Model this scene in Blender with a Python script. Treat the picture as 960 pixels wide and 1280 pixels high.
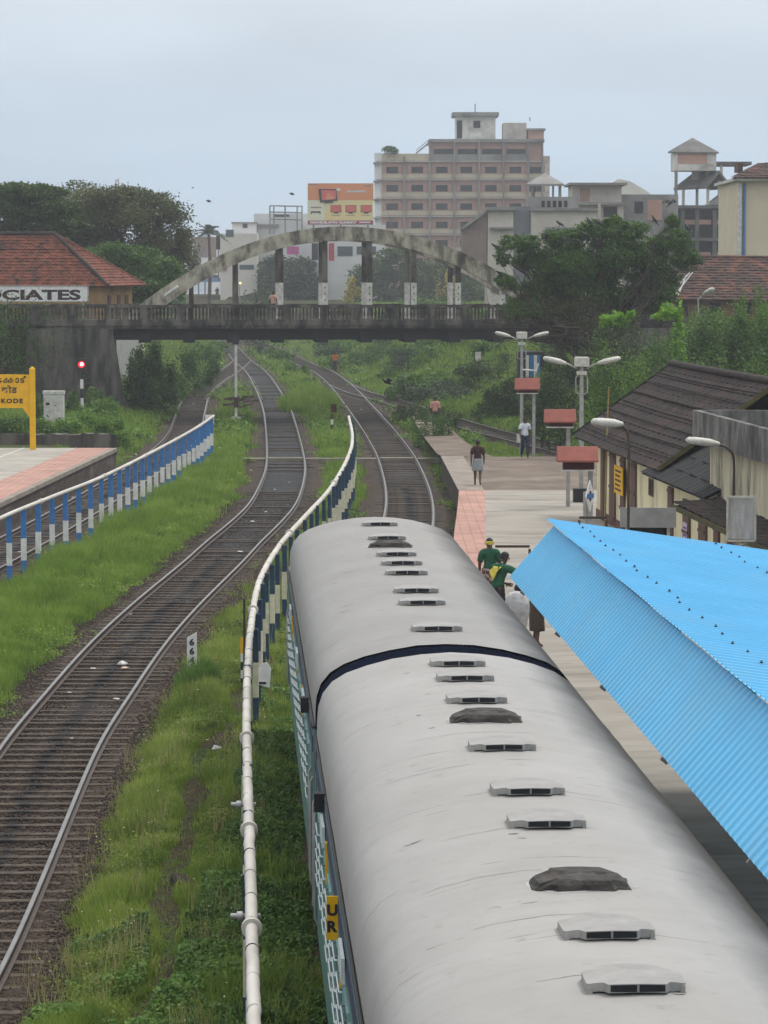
import bpy, bmesh, math, random
import numpy as np
from mathutils import Vector, Matrix
for o in list(bpy.data.objects): bpy.data.objects.remove(o)
SC = bpy.context.scene
COL = SC.collection
PI = math.pi
R = math.radians
# ------------------------------------------------------------------ camera
CAMZ, F, V0 = 8.6, 3750.0, 345.0
PITCH = math.atan((640 - V0) / F)
cd = bpy.data.cameras.new('camera'); cam = bpy.data.objects.new('camera', cd); COL.objects.link(cam)
cam.location = (0, 0, CAMZ); cam.rotation_euler = (PI/2 - PITCH, 0, 0)
cd.sensor_width = 36; cd.lens = F / 1280 * 36; cd.clip_start = 0.5; cd.clip_end = 9000
SC.camera = cam
# ------------------------------------------------------------------ world: overcast sky
SUN_EL, SUN_AZ = R(60), R(48)          # azimuth measured from +Y towards +X
W = bpy.data.worlds.new('World'); SC.world = W; W.use_nodes = True
nt = W.node_tree; N = nt.nodes; L = nt.links
bg = N['Background']; bg.inputs['Strength'].default_value = 0.1
sky = N.new('ShaderNodeTexSky'); sky.sky_type = 'NISHITA'; sky.sun_disc = False
sky.sun_elevation = SUN_EL; sky.sun_rotation = SUN_AZ; sky.dust_density = 3
tc = N.new('ShaderNodeTexCoord'); sep = N.new('ShaderNodeSeparateXYZ'); L.new(tc.outputs['Generated'], sep.inputs[0])
rp = N.new('ShaderNodeValToRGB'); L.new(sep.outputs['Z'], rp.inputs[0])
cr = rp.color_ramp
cr.elements[0].position = 0.0; cr.elements[0].color = (0.405, 0.525, 0.655, 1)
cr.elements[1].position = 1.0; cr.elements[1].color = (1.0, 1.0, 1.0, 1)
for p, c in ((0.028, (0.430, 0.540, 0.655)), (0.06, (0.480, 0.565, 0.660)), (0.09, (0.550, 0.618, 0.69)), (0.35, (0.80, 0.84, 0.88))):
    e = cr.elements.new(p); e.color = (*c, 1)
mp = N.new('ShaderNodeMapping'); mp.inputs['Scale'].default_value = (1.5, 1.5, 6); L.new(tc.outputs['Generated'], mp.inputs[0])
nz = N.new('ShaderNodeTexNoise'); nz.inputs['Scale'].default_value = 3.2; nz.inputs['Detail'].default_value = 5; L.new(mp.outputs[0], nz.inputs['Vector'])
mr = N.new('ShaderNodeMapRange'); L.new(nz.outputs['Fac'], mr.inputs[0]); mr.inputs[1].default_value = .3; mr.inputs[2].default_value = .72
mr.inputs[3].default_value = 8.35; mr.inputs[4].default_value = 10.3
vm = N.new('ShaderNodeVectorMath'); vm.operation = 'SCALE'; L.new(rp.outputs['Color'], vm.inputs[0]); L.new(mr.outputs[0], vm.inputs['Scale'])
mx = N.new('ShaderNodeMix'); mx.data_type = 'RGBA'; mx.inputs[0].default_value = 0.93
L.new(sky.outputs[0], mx.inputs[6]); L.new(vm.outputs[0], mx.inputs[7]); L.new(mx.outputs[2], bg.inputs['Color'])
# ------------------------------------------------------------------ sun through cloud
sl = bpy.data.lights.new('sun', 'SUN'); sl.energy = 1.45; sl.angle = R(14); sl.color = (1, .97, .92)
so = bpy.data.objects.new('sun', sl); COL.objects.link(so)
sd = Vector((math.sin(SUN_AZ)*math.cos(SUN_EL), math.cos(SUN_AZ)*math.cos(SUN_EL), math.sin(SUN_EL)))
so.rotation_euler = (-sd).to_track_quat('-Z', 'Y').to_euler()
vs = SC.view_settings; vs.view_transform = 'Standard'; vs.look = 'None'; vs.exposure = 0.46; vs.gamma = 1; vs.use_curve_mapping = False
SC.cycles.max_bounces = 5; SC.cycles.diffuse_bounces = 3; SC.cycles.transparent_max_bounces = 6; SC.cycles.volume_bounces = 0
SC.cycles.use_denoising = True
rng = np.random.default_rng(7)
random.seed(7)

# ------------------------------------------------------------------ pixel helpers (photo pixels -> world points)
cp, sp = math.cos(PITCH), math.sin(PITCH)
def ray(u, v):
    t = (640 - v)/F; return (u - 480)/F, cp + t*sp, -sp + t*cp
def at(u, v, Y):
    s, y, z = ray(u, v); k = Y/y; return Vector((s*k, Y, CAMZ + z*k))
def gnd(u, v, Z=0.0):
    s, y, z = ray(u, v); k = (Z - CAMZ)/z; return Vector((s*k, y*k, Z))
def X_(u, Y): return (u - 480)/F*Y*cp*1.003
def Z_(v, Y): return at(480, v, Y).z

# ------------------------------------------------------------------ object helpers
def tag(o, label=None, cat=None, group=None, kind=None):
    if label: o['label'] = label
    if cat: o['category'] = cat
    if group: o['group'] = group
    if kind: o['kind'] = kind
    return o
def empty(name, loc=(0, 0, 0), rz=0.0, label=None, cat=None, group=None):
    o = bpy.data.objects.new(name, None); COL.objects.link(o); o.location = loc; o.rotation_euler = (0, 0, rz)
    o.empty_display_size = .2
    return tag(o, label, cat, group)
def base_loc(o):
    v = Vector((0, 0, 0))
    while o is not None: v += Vector(o.location); o = o.parent
    return v
def link_mesh(name, me, parent=None):
    o = bpy.data.objects.new(name, me); COL.objects.link(o)
    if parent is not None: o.parent = parent
    return o
CH = {}
def kids(o): return [c for c in bpy.data.objects if c.parent == o]
def copy_tree(o, parent=None, loc=None, rz=None, label=None, group=None):
    c = o.copy(); COL.objects.link(c); c.parent = parent
    if loc is not None: c.location = loc
    if rz is not None: c.rotation_euler = (0, 0, rz)
    if label: c['label'] = label
    if group: c['group'] = group
    for ch in kids(o): copy_tree(ch, c)
    return c
class MB:
    """collects shapes; build() links them as ONE mesh object"""
    def __init__(s): s.v = []; s.f = []; s.mi = []; s.sm = []; s.m = 0; s.smooth = False
    def add(s, vs, fs):
        b = len(s.v); s.v += [tuple(p) for p in vs]
        for f in fs: s.f.append([i + b for i in f]); s.mi.append(s.m); s.sm.append(s.smooth)
        return s
    def box(s, c, d, rz=0.0, rx=0.0, ry=0.0, bev=0.0):
        hx, hy, hz = d[0]/2, d[1]/2, d[2]/2
        M = Matrix.Translation(c) @ Matrix.Rotation(rz, 4, 'Z') @ Matrix.Rotation(ry, 4, 'Y') @ Matrix.Rotation(rx, 4, 'X')
        if bev <= 0:
            P = [(-hx,-hy,-hz),(hx,-hy,-hz),(hx,hy,-hz),(-hx,hy,-hz),(-hx,-hy,hz),(hx,-hy,hz),(hx,hy,hz),(-hx,hy,hz)]
            return s.add([M @ Vector(p) for p in P], [(0,3,2,1),(4,5,6,7),(0,1,5,4),(1,2,6,5),(2,3,7,6),(3,0,4,7)])
        bm = bmesh.new(); bmesh.ops.create_cube(bm, size=1)
        for v in bm.verts: v.co = Vector((v.co.x*d[0], v.co.y*d[1], v.co.z*d[2]))
        bmesh.ops.bevel(bm, geom=bm.edges[:], offset=bev, segments=2, affect='EDGES', profile=.5)
        bm.verts.index_update()
        s.add([M @ v.co for v in bm.verts], [[v.index for v in f.verts] for f in bm.faces]); bm.free(); return s
    def bar(s, p, q, w, h=None):
        """square-section bar from p to q"""
        p = Vector(p); q = Vector(q); h = h or w; d = (q - p).normalized()
        up = Vector((0, 0, 1)) if abs(d.z) < .95 else Vector((0, 1, 0))
        a = d.cross(up).normalized()*w/2; b = a.cross(d).normalized()*h/2
        P = [p-a-b, p+a-b, p+a+b, p-a+b, q-a-b, q+a-b, q+a+b, q-a+b]
        return s.add(P, [(0,1,2,3),(7,6,5,4),(0,4,5,1),(1,5,6,2),(2,6,7,3),(3,7,4,0)])
    def tube(s, pts, r, n=8, caps=True):
        pts = [Vector(p) for p in pts]; rs = r if isinstance(r, (list, tuple)) else [r]*len(pts)
        vs = []; fs = []; pa = None
        for i, p in enumerate(pts):
            d = (pts[min(i+1, len(pts)-1)] - pts[max(i-1, 0)]).normalized()
            if pa is None:
                up = Vector((0, 0, 1)) if abs(d.z) < .9 else Vector((1, 0, 0)); a = d.cross(up).normalized()
            else: a = (pa - d*pa.dot(d)).normalized()
            pa = a; b = d.cross(a)
            for k in range(n):
                t = 2*PI*k/n; vs.append(p + (a*math.cos(t) + b*math.sin(t))*rs[i])
        for i in range(len(pts)-1):
            for k in range(n):
                fs.append((i*n+k, i*n+(k+1) % n, (i+1)*n+(k+1) % n, (i+1)*n+k))
        sm = s.smooth; s.smooth = True; s.add(vs, fs); s.smooth = sm
        if caps:
            m = len(pts)-1
            s.add(vs[:n], [tuple(range(n-1, -1, -1))]); s.add(vs[m*n:], [tuple(range(n))])
        return s
    def lathe(s, prof, c=(0, 0, 0), n=16):
        vs = []; fs = []
        for r, z in prof:
            for k in range(n):
                t = 2*PI*k/n; vs.append((c[0]+r*math.cos(t), c[1]+r*math.sin(t), c[2]+z))
        for i in range(len(prof)-1):
            for k in range(n): fs.append((i*n+k, i*n+(k+1) % n, (i+1)*n+(k+1) % n, (i+1)*n+k))
        sm = s.smooth; s.smooth = True; s.add(vs, fs); s.smooth = sm; return s
    def prism(s, poly, axis_vec):
        """polygon (3D points) extruded along a vector"""
        a = Vector(axis_vec); n = len(poly); P = [Vector(p) for p in poly]
        nm = Vector((0, 0, 0))
        for i in range(n): nm += P[i].cross(P[(i+1) % n])
        if nm.dot(a) > 0: P = P[::-1]
        return s.add(P + [p + a for p in P], [tuple(range(n)), tuple(range(2*n-1, n-1, -1))] + [((i+1) % n, i, i+n, (i+1) % n + n) for i in range(n)])
    def sheet(s, rows):
        """grid of points, rows x cols"""
        n = len(rows[0]); vs = [p for r in rows for p in r]
        return s.add(vs, [(i*n+j, i*n+j+1, (i+1)*n+j+1, (i+1)*n+j) for i in range(len(rows)-1) for j in range(n-1)])
    def build(s, name, mats, parent=None, label=None, cat=None, group=None, kind=None, local=False):
        off = Vector((0, 0, 0)) if (parent is None or local) else base_loc(parent)
        me = bpy.data.meshes.new(name)
        me.from_pydata([(p[0]-off.x, p[1]-off.y, p[2]-off.z) for p in s.v], [], s.f)
        mats = mats if isinstance(mats, (list, tuple)) else [mats]
        for m in mats: me.materials.append(m)
        me.polygons.foreach_set('material_index', s.mi); me.polygons.foreach_set('use_smooth', s.sm); me.update()
        return tag(link_mesh(name, me, parent), label, cat, group, kind)
def fast_mesh(name, V, Fc, mat, parent=None, rnd=None, off=None):
    """numpy verts (n,3) and faces (m,k)"""
    V = np.asarray(V, np.float32); Fc = np.asarray(Fc, np.int32)
    if off is not None: V = V - np.array(off, np.float32)
    elif parent is not None: V = V - np.array(base_loc(parent), np.float32)
    me = bpy.data.meshes.new(name); k = Fc.shape[1]; m = len(Fc)
    me.vertices.add(len(V)); me.vertices.foreach_set('co', V.ravel())
    me.loops.add(m*k); me.loops.foreach_set('vertex_index', Fc.ravel())
    me.polygons.add(m); me.polygons.foreach_set('loop_start', np.arange(m, dtype=np.int32)*k)
    me.update(calc_edges=True); me.validate()
    me.materials.append(mat)
    if rnd is not None:
        a = me.attributes.new('rnd', 'FLOAT', 'FACE'); a.data.foreach_set('value', np.asarray(rnd, np.float32))
    return link_mesh(name, me, parent)
def text(name, s, h, loc, mat, parent, rz=0.0, tilt=PI/2, width=None, bold=0.0, ext=.004, align='CENTER', spacing=1.0):
    """upright lettering as a mesh; loc = middle of the line in world space, faces -Y before rz"""
    cu = bpy.data.curves.new('t', 'FONT'); cu.body = s; cu.size = h*1.38; cu.extrude = ext; cu.offset = bold
    cu.align_x = align; cu.align_y = 'CENTER'; cu.space_character = spacing; cu.resolution_u = 4
    o = bpy.data.objects.new('t', cu); COL.objects.link(o)
    dg = bpy.context.evaluated_depsgraph_get(); me = bpy.data.meshes.new_from_object(o.evaluated_get(dg))
    bpy.data.objects.remove(o); bpy.data.curves.remove(cu)
    if len(me.vertices):
        xs = [v.co.x for v in me.vertices]; ys = [v.co.y for v in me.vertices]
        cx, cy = (max(xs)+min(xs))/2, (max(ys)+min(ys))/2
        k = (width/(max(xs)-min(xs))) if width else 1.0; ky = h/(max(ys)-min(ys))
        M = Matrix.Translation(Vector(loc) - base_loc(parent)) @ Matrix.Rotation(rz, 4, 'Z') @ Matrix.Rotation(tilt, 4, 'X')
        for v in me.vertices: v.co = M @ Vector(((v.co.x-cx)*k, (v.co.y-cy)*ky, v.co.z))
    me.materials.clear(); me.materials.append(mat); me.name = name
    return link_mesh(name, me, parent)

# ------------------------------------------------------------------ materials
MATS = {}
def mat(name, c1, c2=None, scale=4.0, rough=.8, bump=0.0, bscale=None, c3=None, stretch=None, metal=0.0, lo=.35, hi=.65, spec=.3, detail=6, coords='Object'):
    """noise-mixed colour with optional third colour as stains"""
    if name in MATS: return MATS[name]
    m = bpy.data.materials.new(name); m.use_nodes = True; MATS[name] = m
    n = m.node_tree.nodes; l = m.node_tree.links; b = n['Principled BSDF']
    b.inputs['Roughness'].default_value = rough; b.inputs['Metallic'].default_value = metal; b.inputs['Specular IOR Level'].default_value = spec
    tc = n.new('ShaderNodeTexCoord'); src = tc.outputs[coords]
    if stretch:
        mp = n.new('ShaderNodeMapping'); mp.inputs['Scale'].default_value = stretch; l.new(src, mp.inputs[0]); src = mp.outputs[0]
    c2 = c2 or tuple(x*.75 for x in c1)
    nz = n.new('ShaderNodeTexNoise'); nz.inputs['Scale'].default_value = scale; nz.inputs['Detail'].default_value = detail; nz.inputs['Roughness'].default_value = .62
    l.new(src, nz.inputs['Vector'])
    mr = n.new('ShaderNodeMapRange'); l.new(nz.outputs['Fac'], mr.inputs[0]); mr.inputs[1].default_value = lo; mr.inputs[2].default_value = hi
    mx = n.new('ShaderNodeMix'); mx.data_type = 'RGBA'; l.new(mr.outputs[0], mx.inputs[0]); mx.inputs[6].default_value = (*c1, 1); mx.inputs[7].default_value = (*c2, 1)
    out = mx.outputs[2]
    if c3:
        n2 = n.new('ShaderNodeTexNoise'); n2.inputs['Scale'].default_value = scale*.43; n2.inputs['Detail'].default_value = 8; n2.inputs['Roughness'].default_value = .7
        mp2 = n.new('ShaderNodeMapping'); mp2.inputs['Location'].default_value = (13.1, 7.7, 3.3); l.new(src, mp2.inputs[0]); l.new(mp2.outputs[0], n2.inputs['Vector'])
        m2 = n.new('ShaderNodeMapRange'); l.new(n2.outputs['Fac'], m2.inputs[0]); m2.inputs[1].default_value = .5; m2.inputs[2].default_value = .66
        x2 = n.new('ShaderNodeMix'); x2.data_type = 'RGBA'; l.new(m2.outputs[0], x2.inputs[0]); l.new(out, x2.inputs[6]); x2.inputs[7].default_value = (*c3, 1); out = x2.outputs[2]
    l.new(out, b.inputs['Base Color'])
    if bump:
        n3 = n.new('ShaderNodeTexNoise'); n3.inputs['Scale'].default_value = bscale or scale*4; n3.inputs['Detail'].default_value = 4; l.new(src, n3.inputs['Vector'])
        bp = n.new('ShaderNodeBump'); bp.inputs['Strength'].default_value = bump; bp.inputs['Distance'].default_value = .03; l.new(n3.outputs['Fac'], bp.inputs['Height']); l.new(bp.outputs[0], b.inputs['Normal'])
    return m
def emit(name, c, s):
    m = bpy.data.materials.new(name); m.use_nodes = True; b = m.node_tree.nodes['Principled BSDF']
    b.inputs['Base Color'].default_value = (*c, 1); b.inputs['Emission Color'].default_value = (*c, 1); b.inputs['Emission Strength'].default_value = s; return m
def leafmat(name, dark, mid, light, scale=.6, trans=.25):
    m = bpy.data.materials.new(name); m.use_nodes = True; n = m.node_tree.nodes; l = m.node_tree.links
    b = n['Principled BSDF']; out = n['Material Output']
    a = n.new('ShaderNodeAttribute'); a.attribute_name = 'rnd'
    tc = n.new('ShaderNodeTexCoord'); nz = n.new('ShaderNodeTexNoise'); nz.inputs['Scale'].default_value = scale; nz.inputs['Detail'].default_value = 3; l.new(tc.outputs['Object'], nz.inputs['Vector'])
    ad = n.new('ShaderNodeMath'); ad.operation = 'MULTIPLY_ADD'; l.new(a.outputs['Fac'], ad.inputs[0]); ad.inputs[1].default_value = .55
    sb = n.new('ShaderNodeMapRange'); l.new(nz.outputs['Fac'], sb.inputs[0]); sb.inputs[1].default_value = .3; sb.inputs[2].default_value = .7; sb.inputs[4].default_value = .5
    l.new(sb.outputs[0], ad.inputs[2])
    rp = n.new('ShaderNodeValToRGB'); l.new(ad.outputs[0], rp.inputs[0]); e = rp.color_ramp.elements
    e[0].position = .1; e[0].color = (*dark, 1); e[1].position = .95; e[1].color = (*light, 1); k = e.new(.5); k.color = (*mid, 1)
    l.new(rp.outputs[0], b.inputs['Base Color']); b.inputs['Roughness'].default_value = .6; b.inputs['Specular IOR Level'].default_value = .25
    t = n.new('ShaderNodeBsdfTranslucent'); l.new(rp.outputs[0], t.inputs['Color']); ms = n.new('ShaderNodeMixShader'); ms.inputs[0].default_value = trans
    l.new(b.outputs[0], ms.inputs[1]); l.new(t.outputs[0], ms.inputs[2]); l.new(ms.outputs[0], out.inputs['Surface']); return m

M = dict(
 soil=None,
 rail=mat('rail_steel', (.10,.070,.055), (.06,.042,.034), 3, .5, metal=.4),
 railtop=mat('rail_head', (.28,.265,.25), (.19,.175,.165), 2, .35, metal=.7),
 sleeper=mat('sleeper_concrete', (.115,.088,.066), (.05,.038,.03), 5, .9, .3, 30),
 concrete_old=mat('old_concrete', (.15,.135,.115), (.042,.037,.033), 1.4, .95, .5, 12, c3=(.026,.024,.022), stretch=(1,1,.4), lo=.42, hi=.58),
 arch=mat('arch_concrete', (.44,.41,.32), (.13,.115,.09), 1.3, .95, .5, 9, c3=(.035,.033,.027), stretch=(1,1,.45), lo=.42, hi=.58),
 girder=mat('shaded_girder', (.02,.02,.022), (.03,.03,.032), 2, .9),  # near-black: shade beneath the deck put into the girder colour
 abut=mat('abutment_concrete', (.135,.122,.105), (.030,.027,.025), .9, .95, .4, 8, c3=(.19,.175,.155), stretch=(1.5,1.5,.32), lo=.40, hi=.60),
 white=mat('white_paint', (.78,.78,.76), (.62,.61,.58), 5, .6),
 whitedirty=mat('dirty_white', (.66,.65,.61), (.42,.40,.35), 3, .7),
 cream=mat('cream_post_paint', (.70,.67,.50), (.52,.49,.36), 6, .65),
 blue=mat('blue_post_paint', (.05,.215,.52), (.04,.15,.38), 7, .6),
 navy=mat('navy_post_paint', (.028,.068,.12), (.018,.042,.075), 7, .6),
 black=mat('black_paint', (.015,.015,.016), (.025,.025,.025), 6, .6),
 dark=mat('dark_void', (.012,.013,.015), (.016,.017,.02), 2, .9),
 yellow=mat('yellow_paint', (.80,.44,.004), (.68,.37,.003), 3, .5),
 galv=mat('galvanised_pole', (.42,.42,.41), (.30,.29,.28), 4, .5, metal=.3),
 lampshell=mat('lamp_shell', (.62,.60,.55), (.45,.43,.38), 8, .55),
 lamplens=mat('lamp_lens', (.70,.70,.68), (.6,.6,.58), 8, .25),
 red=mat('red_paint', (.33,.10,.075), (.25,.08,.06), 4, .6),
 maroon=mat('maroon_paint', (.075,.018,.02), (.05,.012,.014), 4, .6),
 pipe=mat('pipe_paint', (.62,.59,.54), (.47,.44,.39), 2.2, .55, stretch=(1,.3,1)),
 wood=mat('brown_wood', (.16,.085,.06), (.09,.05,.038), 3, .75, stretch=(6,6,.6)),
 creamwall=mat('cream_wall', (.80,.72,.47), (.70,.62,.40), 1.4, .9, c3=(.45,.39,.25), stretch=(1.2,1.2,.4)),
 skin=mat('skin', (.105,.055,.035), (.085,.045,.03), 9, .5),
 hair=mat('black_hair', (.012,.010,.010), (.02,.018,.017), 30, .6),
)
# ------------------------------------------------------------------ splines
def spline(pts, step=1.0):
    P = [Vector(p) for p in pts]; P = [P[0]*2-P[1]] + P + [P[-1]*2-P[-2]]; out = []
    for i in range(1, len(P)-2):
        a, b, c, d = P[i-1], P[i], P[i+1], P[i+2]; n = 12
        for k in range(n):
            t = k/n; out.append(.5*((2*b) + (c-a)*t + (2*a-5*b+4*c-d)*t*t + (3*b-a-3*c+d)*t**3))
    out.append(P[-2])
    acc = [0.0]
    for i in range(1, len(out)): acc.append(acc[-1] + (out[i]-out[i-1]).length)
    n = max(2, int(acc[-1]/step)+1); A = np.array(acc); Q = np.array([tuple(p) for p in out]); s = np.linspace(0, acc[-1], n)
    return [Vector((np.interp(t, A, Q[:, 0]), np.interp(t, A, Q[:, 1]), np.interp(t, A, Q[:, 2]))) for t in s]
def smooth_pts(P, k=2):
    for _ in range(k):
        P = [P[0]] + [(P[i-1] + P[i]*2 + P[i+1])/4 for i in range(1, len(P)-1)] + [P[-1]]
    return P
RH = .17                                    # rail head above datum
def trk(pix, pre=(), post=(), step=1.0):
    pts = [Vector((x, y, 0)) for x, y in pre] + [Vector((g.x, g.y, 0)) for g in (gnd(u, v, RH) for u, v in pix)] + [Vector((x, y, 0)) for x, y in post]
    return smooth_pts(spline(pts, step), 8)
T1 = trk([(58,938),(102.5,876),(158,805),(210,752),(268,700),(291,677),(321.5,650),(342.5,626),(355,594),(357,572),(352.5,539),(346.5,512),(336.5,490),(321.5,466),(303,450),(294,440)], pre=[(-5.75,20),(-5.6,30),(-5.55,37)], post=[(-20.5,390),(-22,420)])
T0 = trk([(228,545),(237.5,517),(247,493),(265.5,477),(290,461),(303,450)], pre=[(-14.4,45),(-13.2,65),(-12.2,83),(-11.3,103),(-10.75,122),(-10.45,138)])
T2 = trk([(511,645),(509.5,610),(497,574),(484,552),(468,530),(447.5,505),(425,480),(402,463),(379,454),(333,432)], pre=[(1.75,14),(1.54,20),(1.05,30),(.58,40),(.1,50),(-.14,56),(.05,72),(.38,88)], post=[(-22,420)])
T3 = trk([(425,480),(448,490),(490,501),(548,520),(612,539),(662,551)], post=[(9.9,139),(12.6,122),(15,106)])
TRK = [T0, T1, T2, T3]
_pts = np.array([(p.x, p.y) for t in TRK for p in t])
def track_dist(x, y):
    x = np.atleast_1d(np.asarray(x, float)); y = np.atleast_1d(np.asarray(y, float)); d = np.full(x.shape, 1e9)
    for i in range(0, len(_pts), 1):
        np.minimum(d, (x-_pts[i, 0])**2 + (y-_pts[i, 1])**2, out=d)
    return np.sqrt(d)
def px_at(track, y):
    ys = np.array([p.y for p in track]); xs = np.array([p.x for p in track]); o = np.argsort(ys); return np.interp(y, ys[o], xs[o])
def sstep(t): t = np.clip(t, 0, 1); return t*t*(3-2*t)
def vnoise(x, y, s, seed=0):
    x = np.asarray(x)/s; y = np.asarray(y)/s
    return (np.sin(x*1.7+seed)*np.cos(y*1.3-seed*2)+np.sin(x*.9-y*1.1+seed*3)*.8+np.sin(x*2.9+y*2.3+seed*5)*.4)/2.2
def terrain(x, y):
    x = np.atleast_1d(np.asarray(x, float)); y = np.atleast_1d(np.asarray(y, float)); t = track_dist(x, y)
    h = -.22 + .22*sstep((t-1.7)/.7)
    left = (x < px_at(T0, y)) & (t > 2)
    far = sstep((y-178)/22)
    h = h + np.where(left, .75*sstep((t-2.2)/3)*sstep((y-130)/8), 0)
    bankL = 5.2*sstep((t-2.8)/10)*far*left
    right = (x > np.where(y < 200, px_at(T3, np.clip(y, 106, 260)), px_at(T2, y)))
    bankR = 4.8*sstep((t-3.6)/12)*sstep((y-96)/40)*right*(y > 60)
    h = h + bankL + bankR + vnoise(x, y, 5.0, 1)*.10*sstep((t-2.4)/3)
    mid = ~left & ~right & (y > 60)
    h = h + np.where(mid & (t > 2.2), .25*sstep((t-2.2)/3)*sstep((y-150)/30), 0)
    h = np.where(y > 405, np.maximum(h, 5.2*sstep((y-405)/20)), h)
    h = np.where((np.abs(x) > 60) | (y > 440), 5.2*sstep((y-60)/100), h)
    return h
def tz(x, y): return float(terrain(x, y)[0])

# ------------------------------------------------------------------ ground: one sheet to the horizon
gx = np.unique(np.concatenate([np.linspace(-26, 26, 90), -np.geomspace(26, 3000, 26), np.geomspace(26, 3000, 26)]))
gy = np.unique(np.concatenate([np.linspace(-40, 26, 8), np.linspace(26, 260, 200), np.linspace(260, 450, 90), np.geomspace(450, 2980, 24)]))
GX, GY = np.meshgrid(gx, gy)
GZ = terrain(GX.ravel(), GY.ravel())
V = np.stack([GX.ravel(), GY.ravel(), GZ], 1); nx, ny = len(gx), len(gy)
I = (np.arange(ny-1)[:, None]*nx + np.arange(nx-1)[None, :]).ravel()
Fc = np.stack([I, I+1, I+nx+1, I+nx], 1)
def ground_mat():
    m = bpy.data.materials.new('soil_and_turf'); m.use_nodes = True; n = m.node_tree.nodes; l = m.node_tree.links; b = n['Principled BSDF']
    tc = n.new('ShaderNodeTexCoord'); b.inputs['Roughness'].default_value = .95; b.inputs['Specular IOR Level'].default_value = .1
    def ns(sc, d=6):
        k = n.new('ShaderNodeTexNoise'); k.inputs['Scale'].default_value = sc; k.inputs['Detail'].default_value = d; k.inputs['Roughness'].default_value = .65; l.new(tc.outputs['Object'], k.inputs['Vector']); return k
    def mixc(fac, a, bb):
        x = n.new('ShaderNodeMix'); x.data_type = 'RGBA'; l.new(fac, x.inputs[0])
        for i, c in ((6, a), (7, bb)):
            if isinstance(c, tuple): x.inputs[i].default_value = (*c, 1)
            else: l.new(c, x.inputs[i])
        return x.outputs[2]
    def rng_(k, lo, hi):
        r = n.new('ShaderNodeMapRange'); l.new(k.outputs['Fac'], r.inputs[0]); r.inputs[1].default_value = lo; r.inputs[2].default_value = hi; return r.outputs[0]
    soil = mixc(rng_(ns(3), .3, .7), (.085,.060,.040), (.032,.024,.017))
    turf = mixc(rng_(ns(6), .3, .7), (.035,.065,.016), (.075,.11,.028))
    l.new(mixc(rng_(ns(.35), .44, .62), soil, turf), b.inputs['Base Color'])
    bp = n.new('ShaderNodeBump'); bp.inputs['Strength'].default_value = .9; bp.inputs['Distance'].default_value = .08; l.new(ns(11).outputs['Fac'], bp.inputs['Height']); l.new(bp.outputs[0], b.inputs['Normal'])
    return m
g = fast_mesh('ground', V, Fc, ground_mat()); g['kind'] = 'structure'
for p in g.data.polygons: p.use_smooth = True

# ------------------------------------------------------------------ ballast beds and tracks
def frame(P, i):
    d = (P[min(i+1, len(P)-1)] - P[max(i-1, 0)]).normalized(); return d, Vector((d.y, -d.x, 0))
def ballast_mat():
    m = bpy.data.materials.new('ballast'); m.use_nodes = True; n = m.node_tree.nodes; l = m.node_tree.links; b = n['Principled BSDF']
    b.inputs['Roughness'].default_value = .92; b.inputs['Specular IOR Level'].default_value = .2
    uv = n.new('ShaderNodeUVMap'); tc = n.new('ShaderNodeTexCoord'); sx = n.new('ShaderNodeSeparateXYZ'); l.new(uv.outputs[0], sx.inputs[0])
    def ns(sc, d=5, src=tc.outputs['Object']):
        k = n.new('ShaderNodeTexNoise'); k.inputs['Scale'].default_value = sc; k.inputs['Detail'].default_value = d; l.new(src, k.inputs['Vector']); return k.outputs['Fac']
    def mth(op, a, bb):
        k = n.new('ShaderNodeMath'); k.operation = op
        for i, c in enumerate((a, bb)):
            if isinstance(c, (int, float)): k.inputs[i].default_value = c
            else: l.new(c, k.inputs[i])
        return k.outputs[0]
    def mr(a, lo, hi):
        k = n.new('ShaderNodeMapRange'); l.new(a, k.inputs[0]); k.inputs[1].default_value = lo; k.inputs[2].default_value = hi; return k.outputs[0]
    def mixc(f, a, bb):
        x = n.new('ShaderNodeMix'); x.data_type = 'RGBA'; l.new(f, x.inputs[0])
        for i, c in ((6, a), (7, bb)):
            if isinstance(c, tuple): x.inputs[i].default_value = (*c, 1)
            else: l.new(c, x.inputs[i])
        return x.outputs[2]
    vo = n.new('ShaderNodeTexVoronoi'); vo.inputs['Scale'].default_value = 17; l.new(tc.outputs['Object'], vo.inputs['Vector'])
    st = mixc(mr(vo.outputs['Color'], .2, .8), (.030,.021,.016), (.066,.046,.034))
    st = mixc(mr(ns(.5), .42, .62), st, (.060,.042,.030))
    off = mth('ADD', mth('ABSOLUTE', mth('ADD', sx.outputs[0], mth('MULTIPLY', mth('SUBTRACT', ns(.45), .5), .5)), 0), mth('MULTIPLY', mth('SUBTRACT', ns(2.5), .5), .35))
    oil = mth('SUBTRACT', 1, mr(off, .09, .27))
    dk = mixc(mth('MULTIPLY', oil, .85), st, (.016,.016,.018))
    farblk = mr(mth('ADD', sx.outputs[1], mth('MULTIPLY', ns(.25), 26)), 68, 84)
    inside = mth('SUBTRACT', 1, mr(mth('ABSOLUTE', sx.outputs[0], 0), .75, 1.25))
    pat = mth('MULTIPLY', mth('MULTIPLY', farblk, inside), mr(ns(.9), .26, .42))
    l.new(mixc(pat, dk, mixc(mr(ns(5), .4, .6), (.020,.021,.024), (.055,.055,.058))), b.inputs['Base Color'])
    bp = n.new('ShaderNodeBump'); bp.inputs['Strength'].default_value = .9; bp.inputs['Distance'].default_value = .04; l.new(vo.outputs['Distance'], bp.inputs['Height']); l.new(bp.outputs[0], b.inputs['Normal'])
    return m
BAL = ballast_mat()
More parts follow.
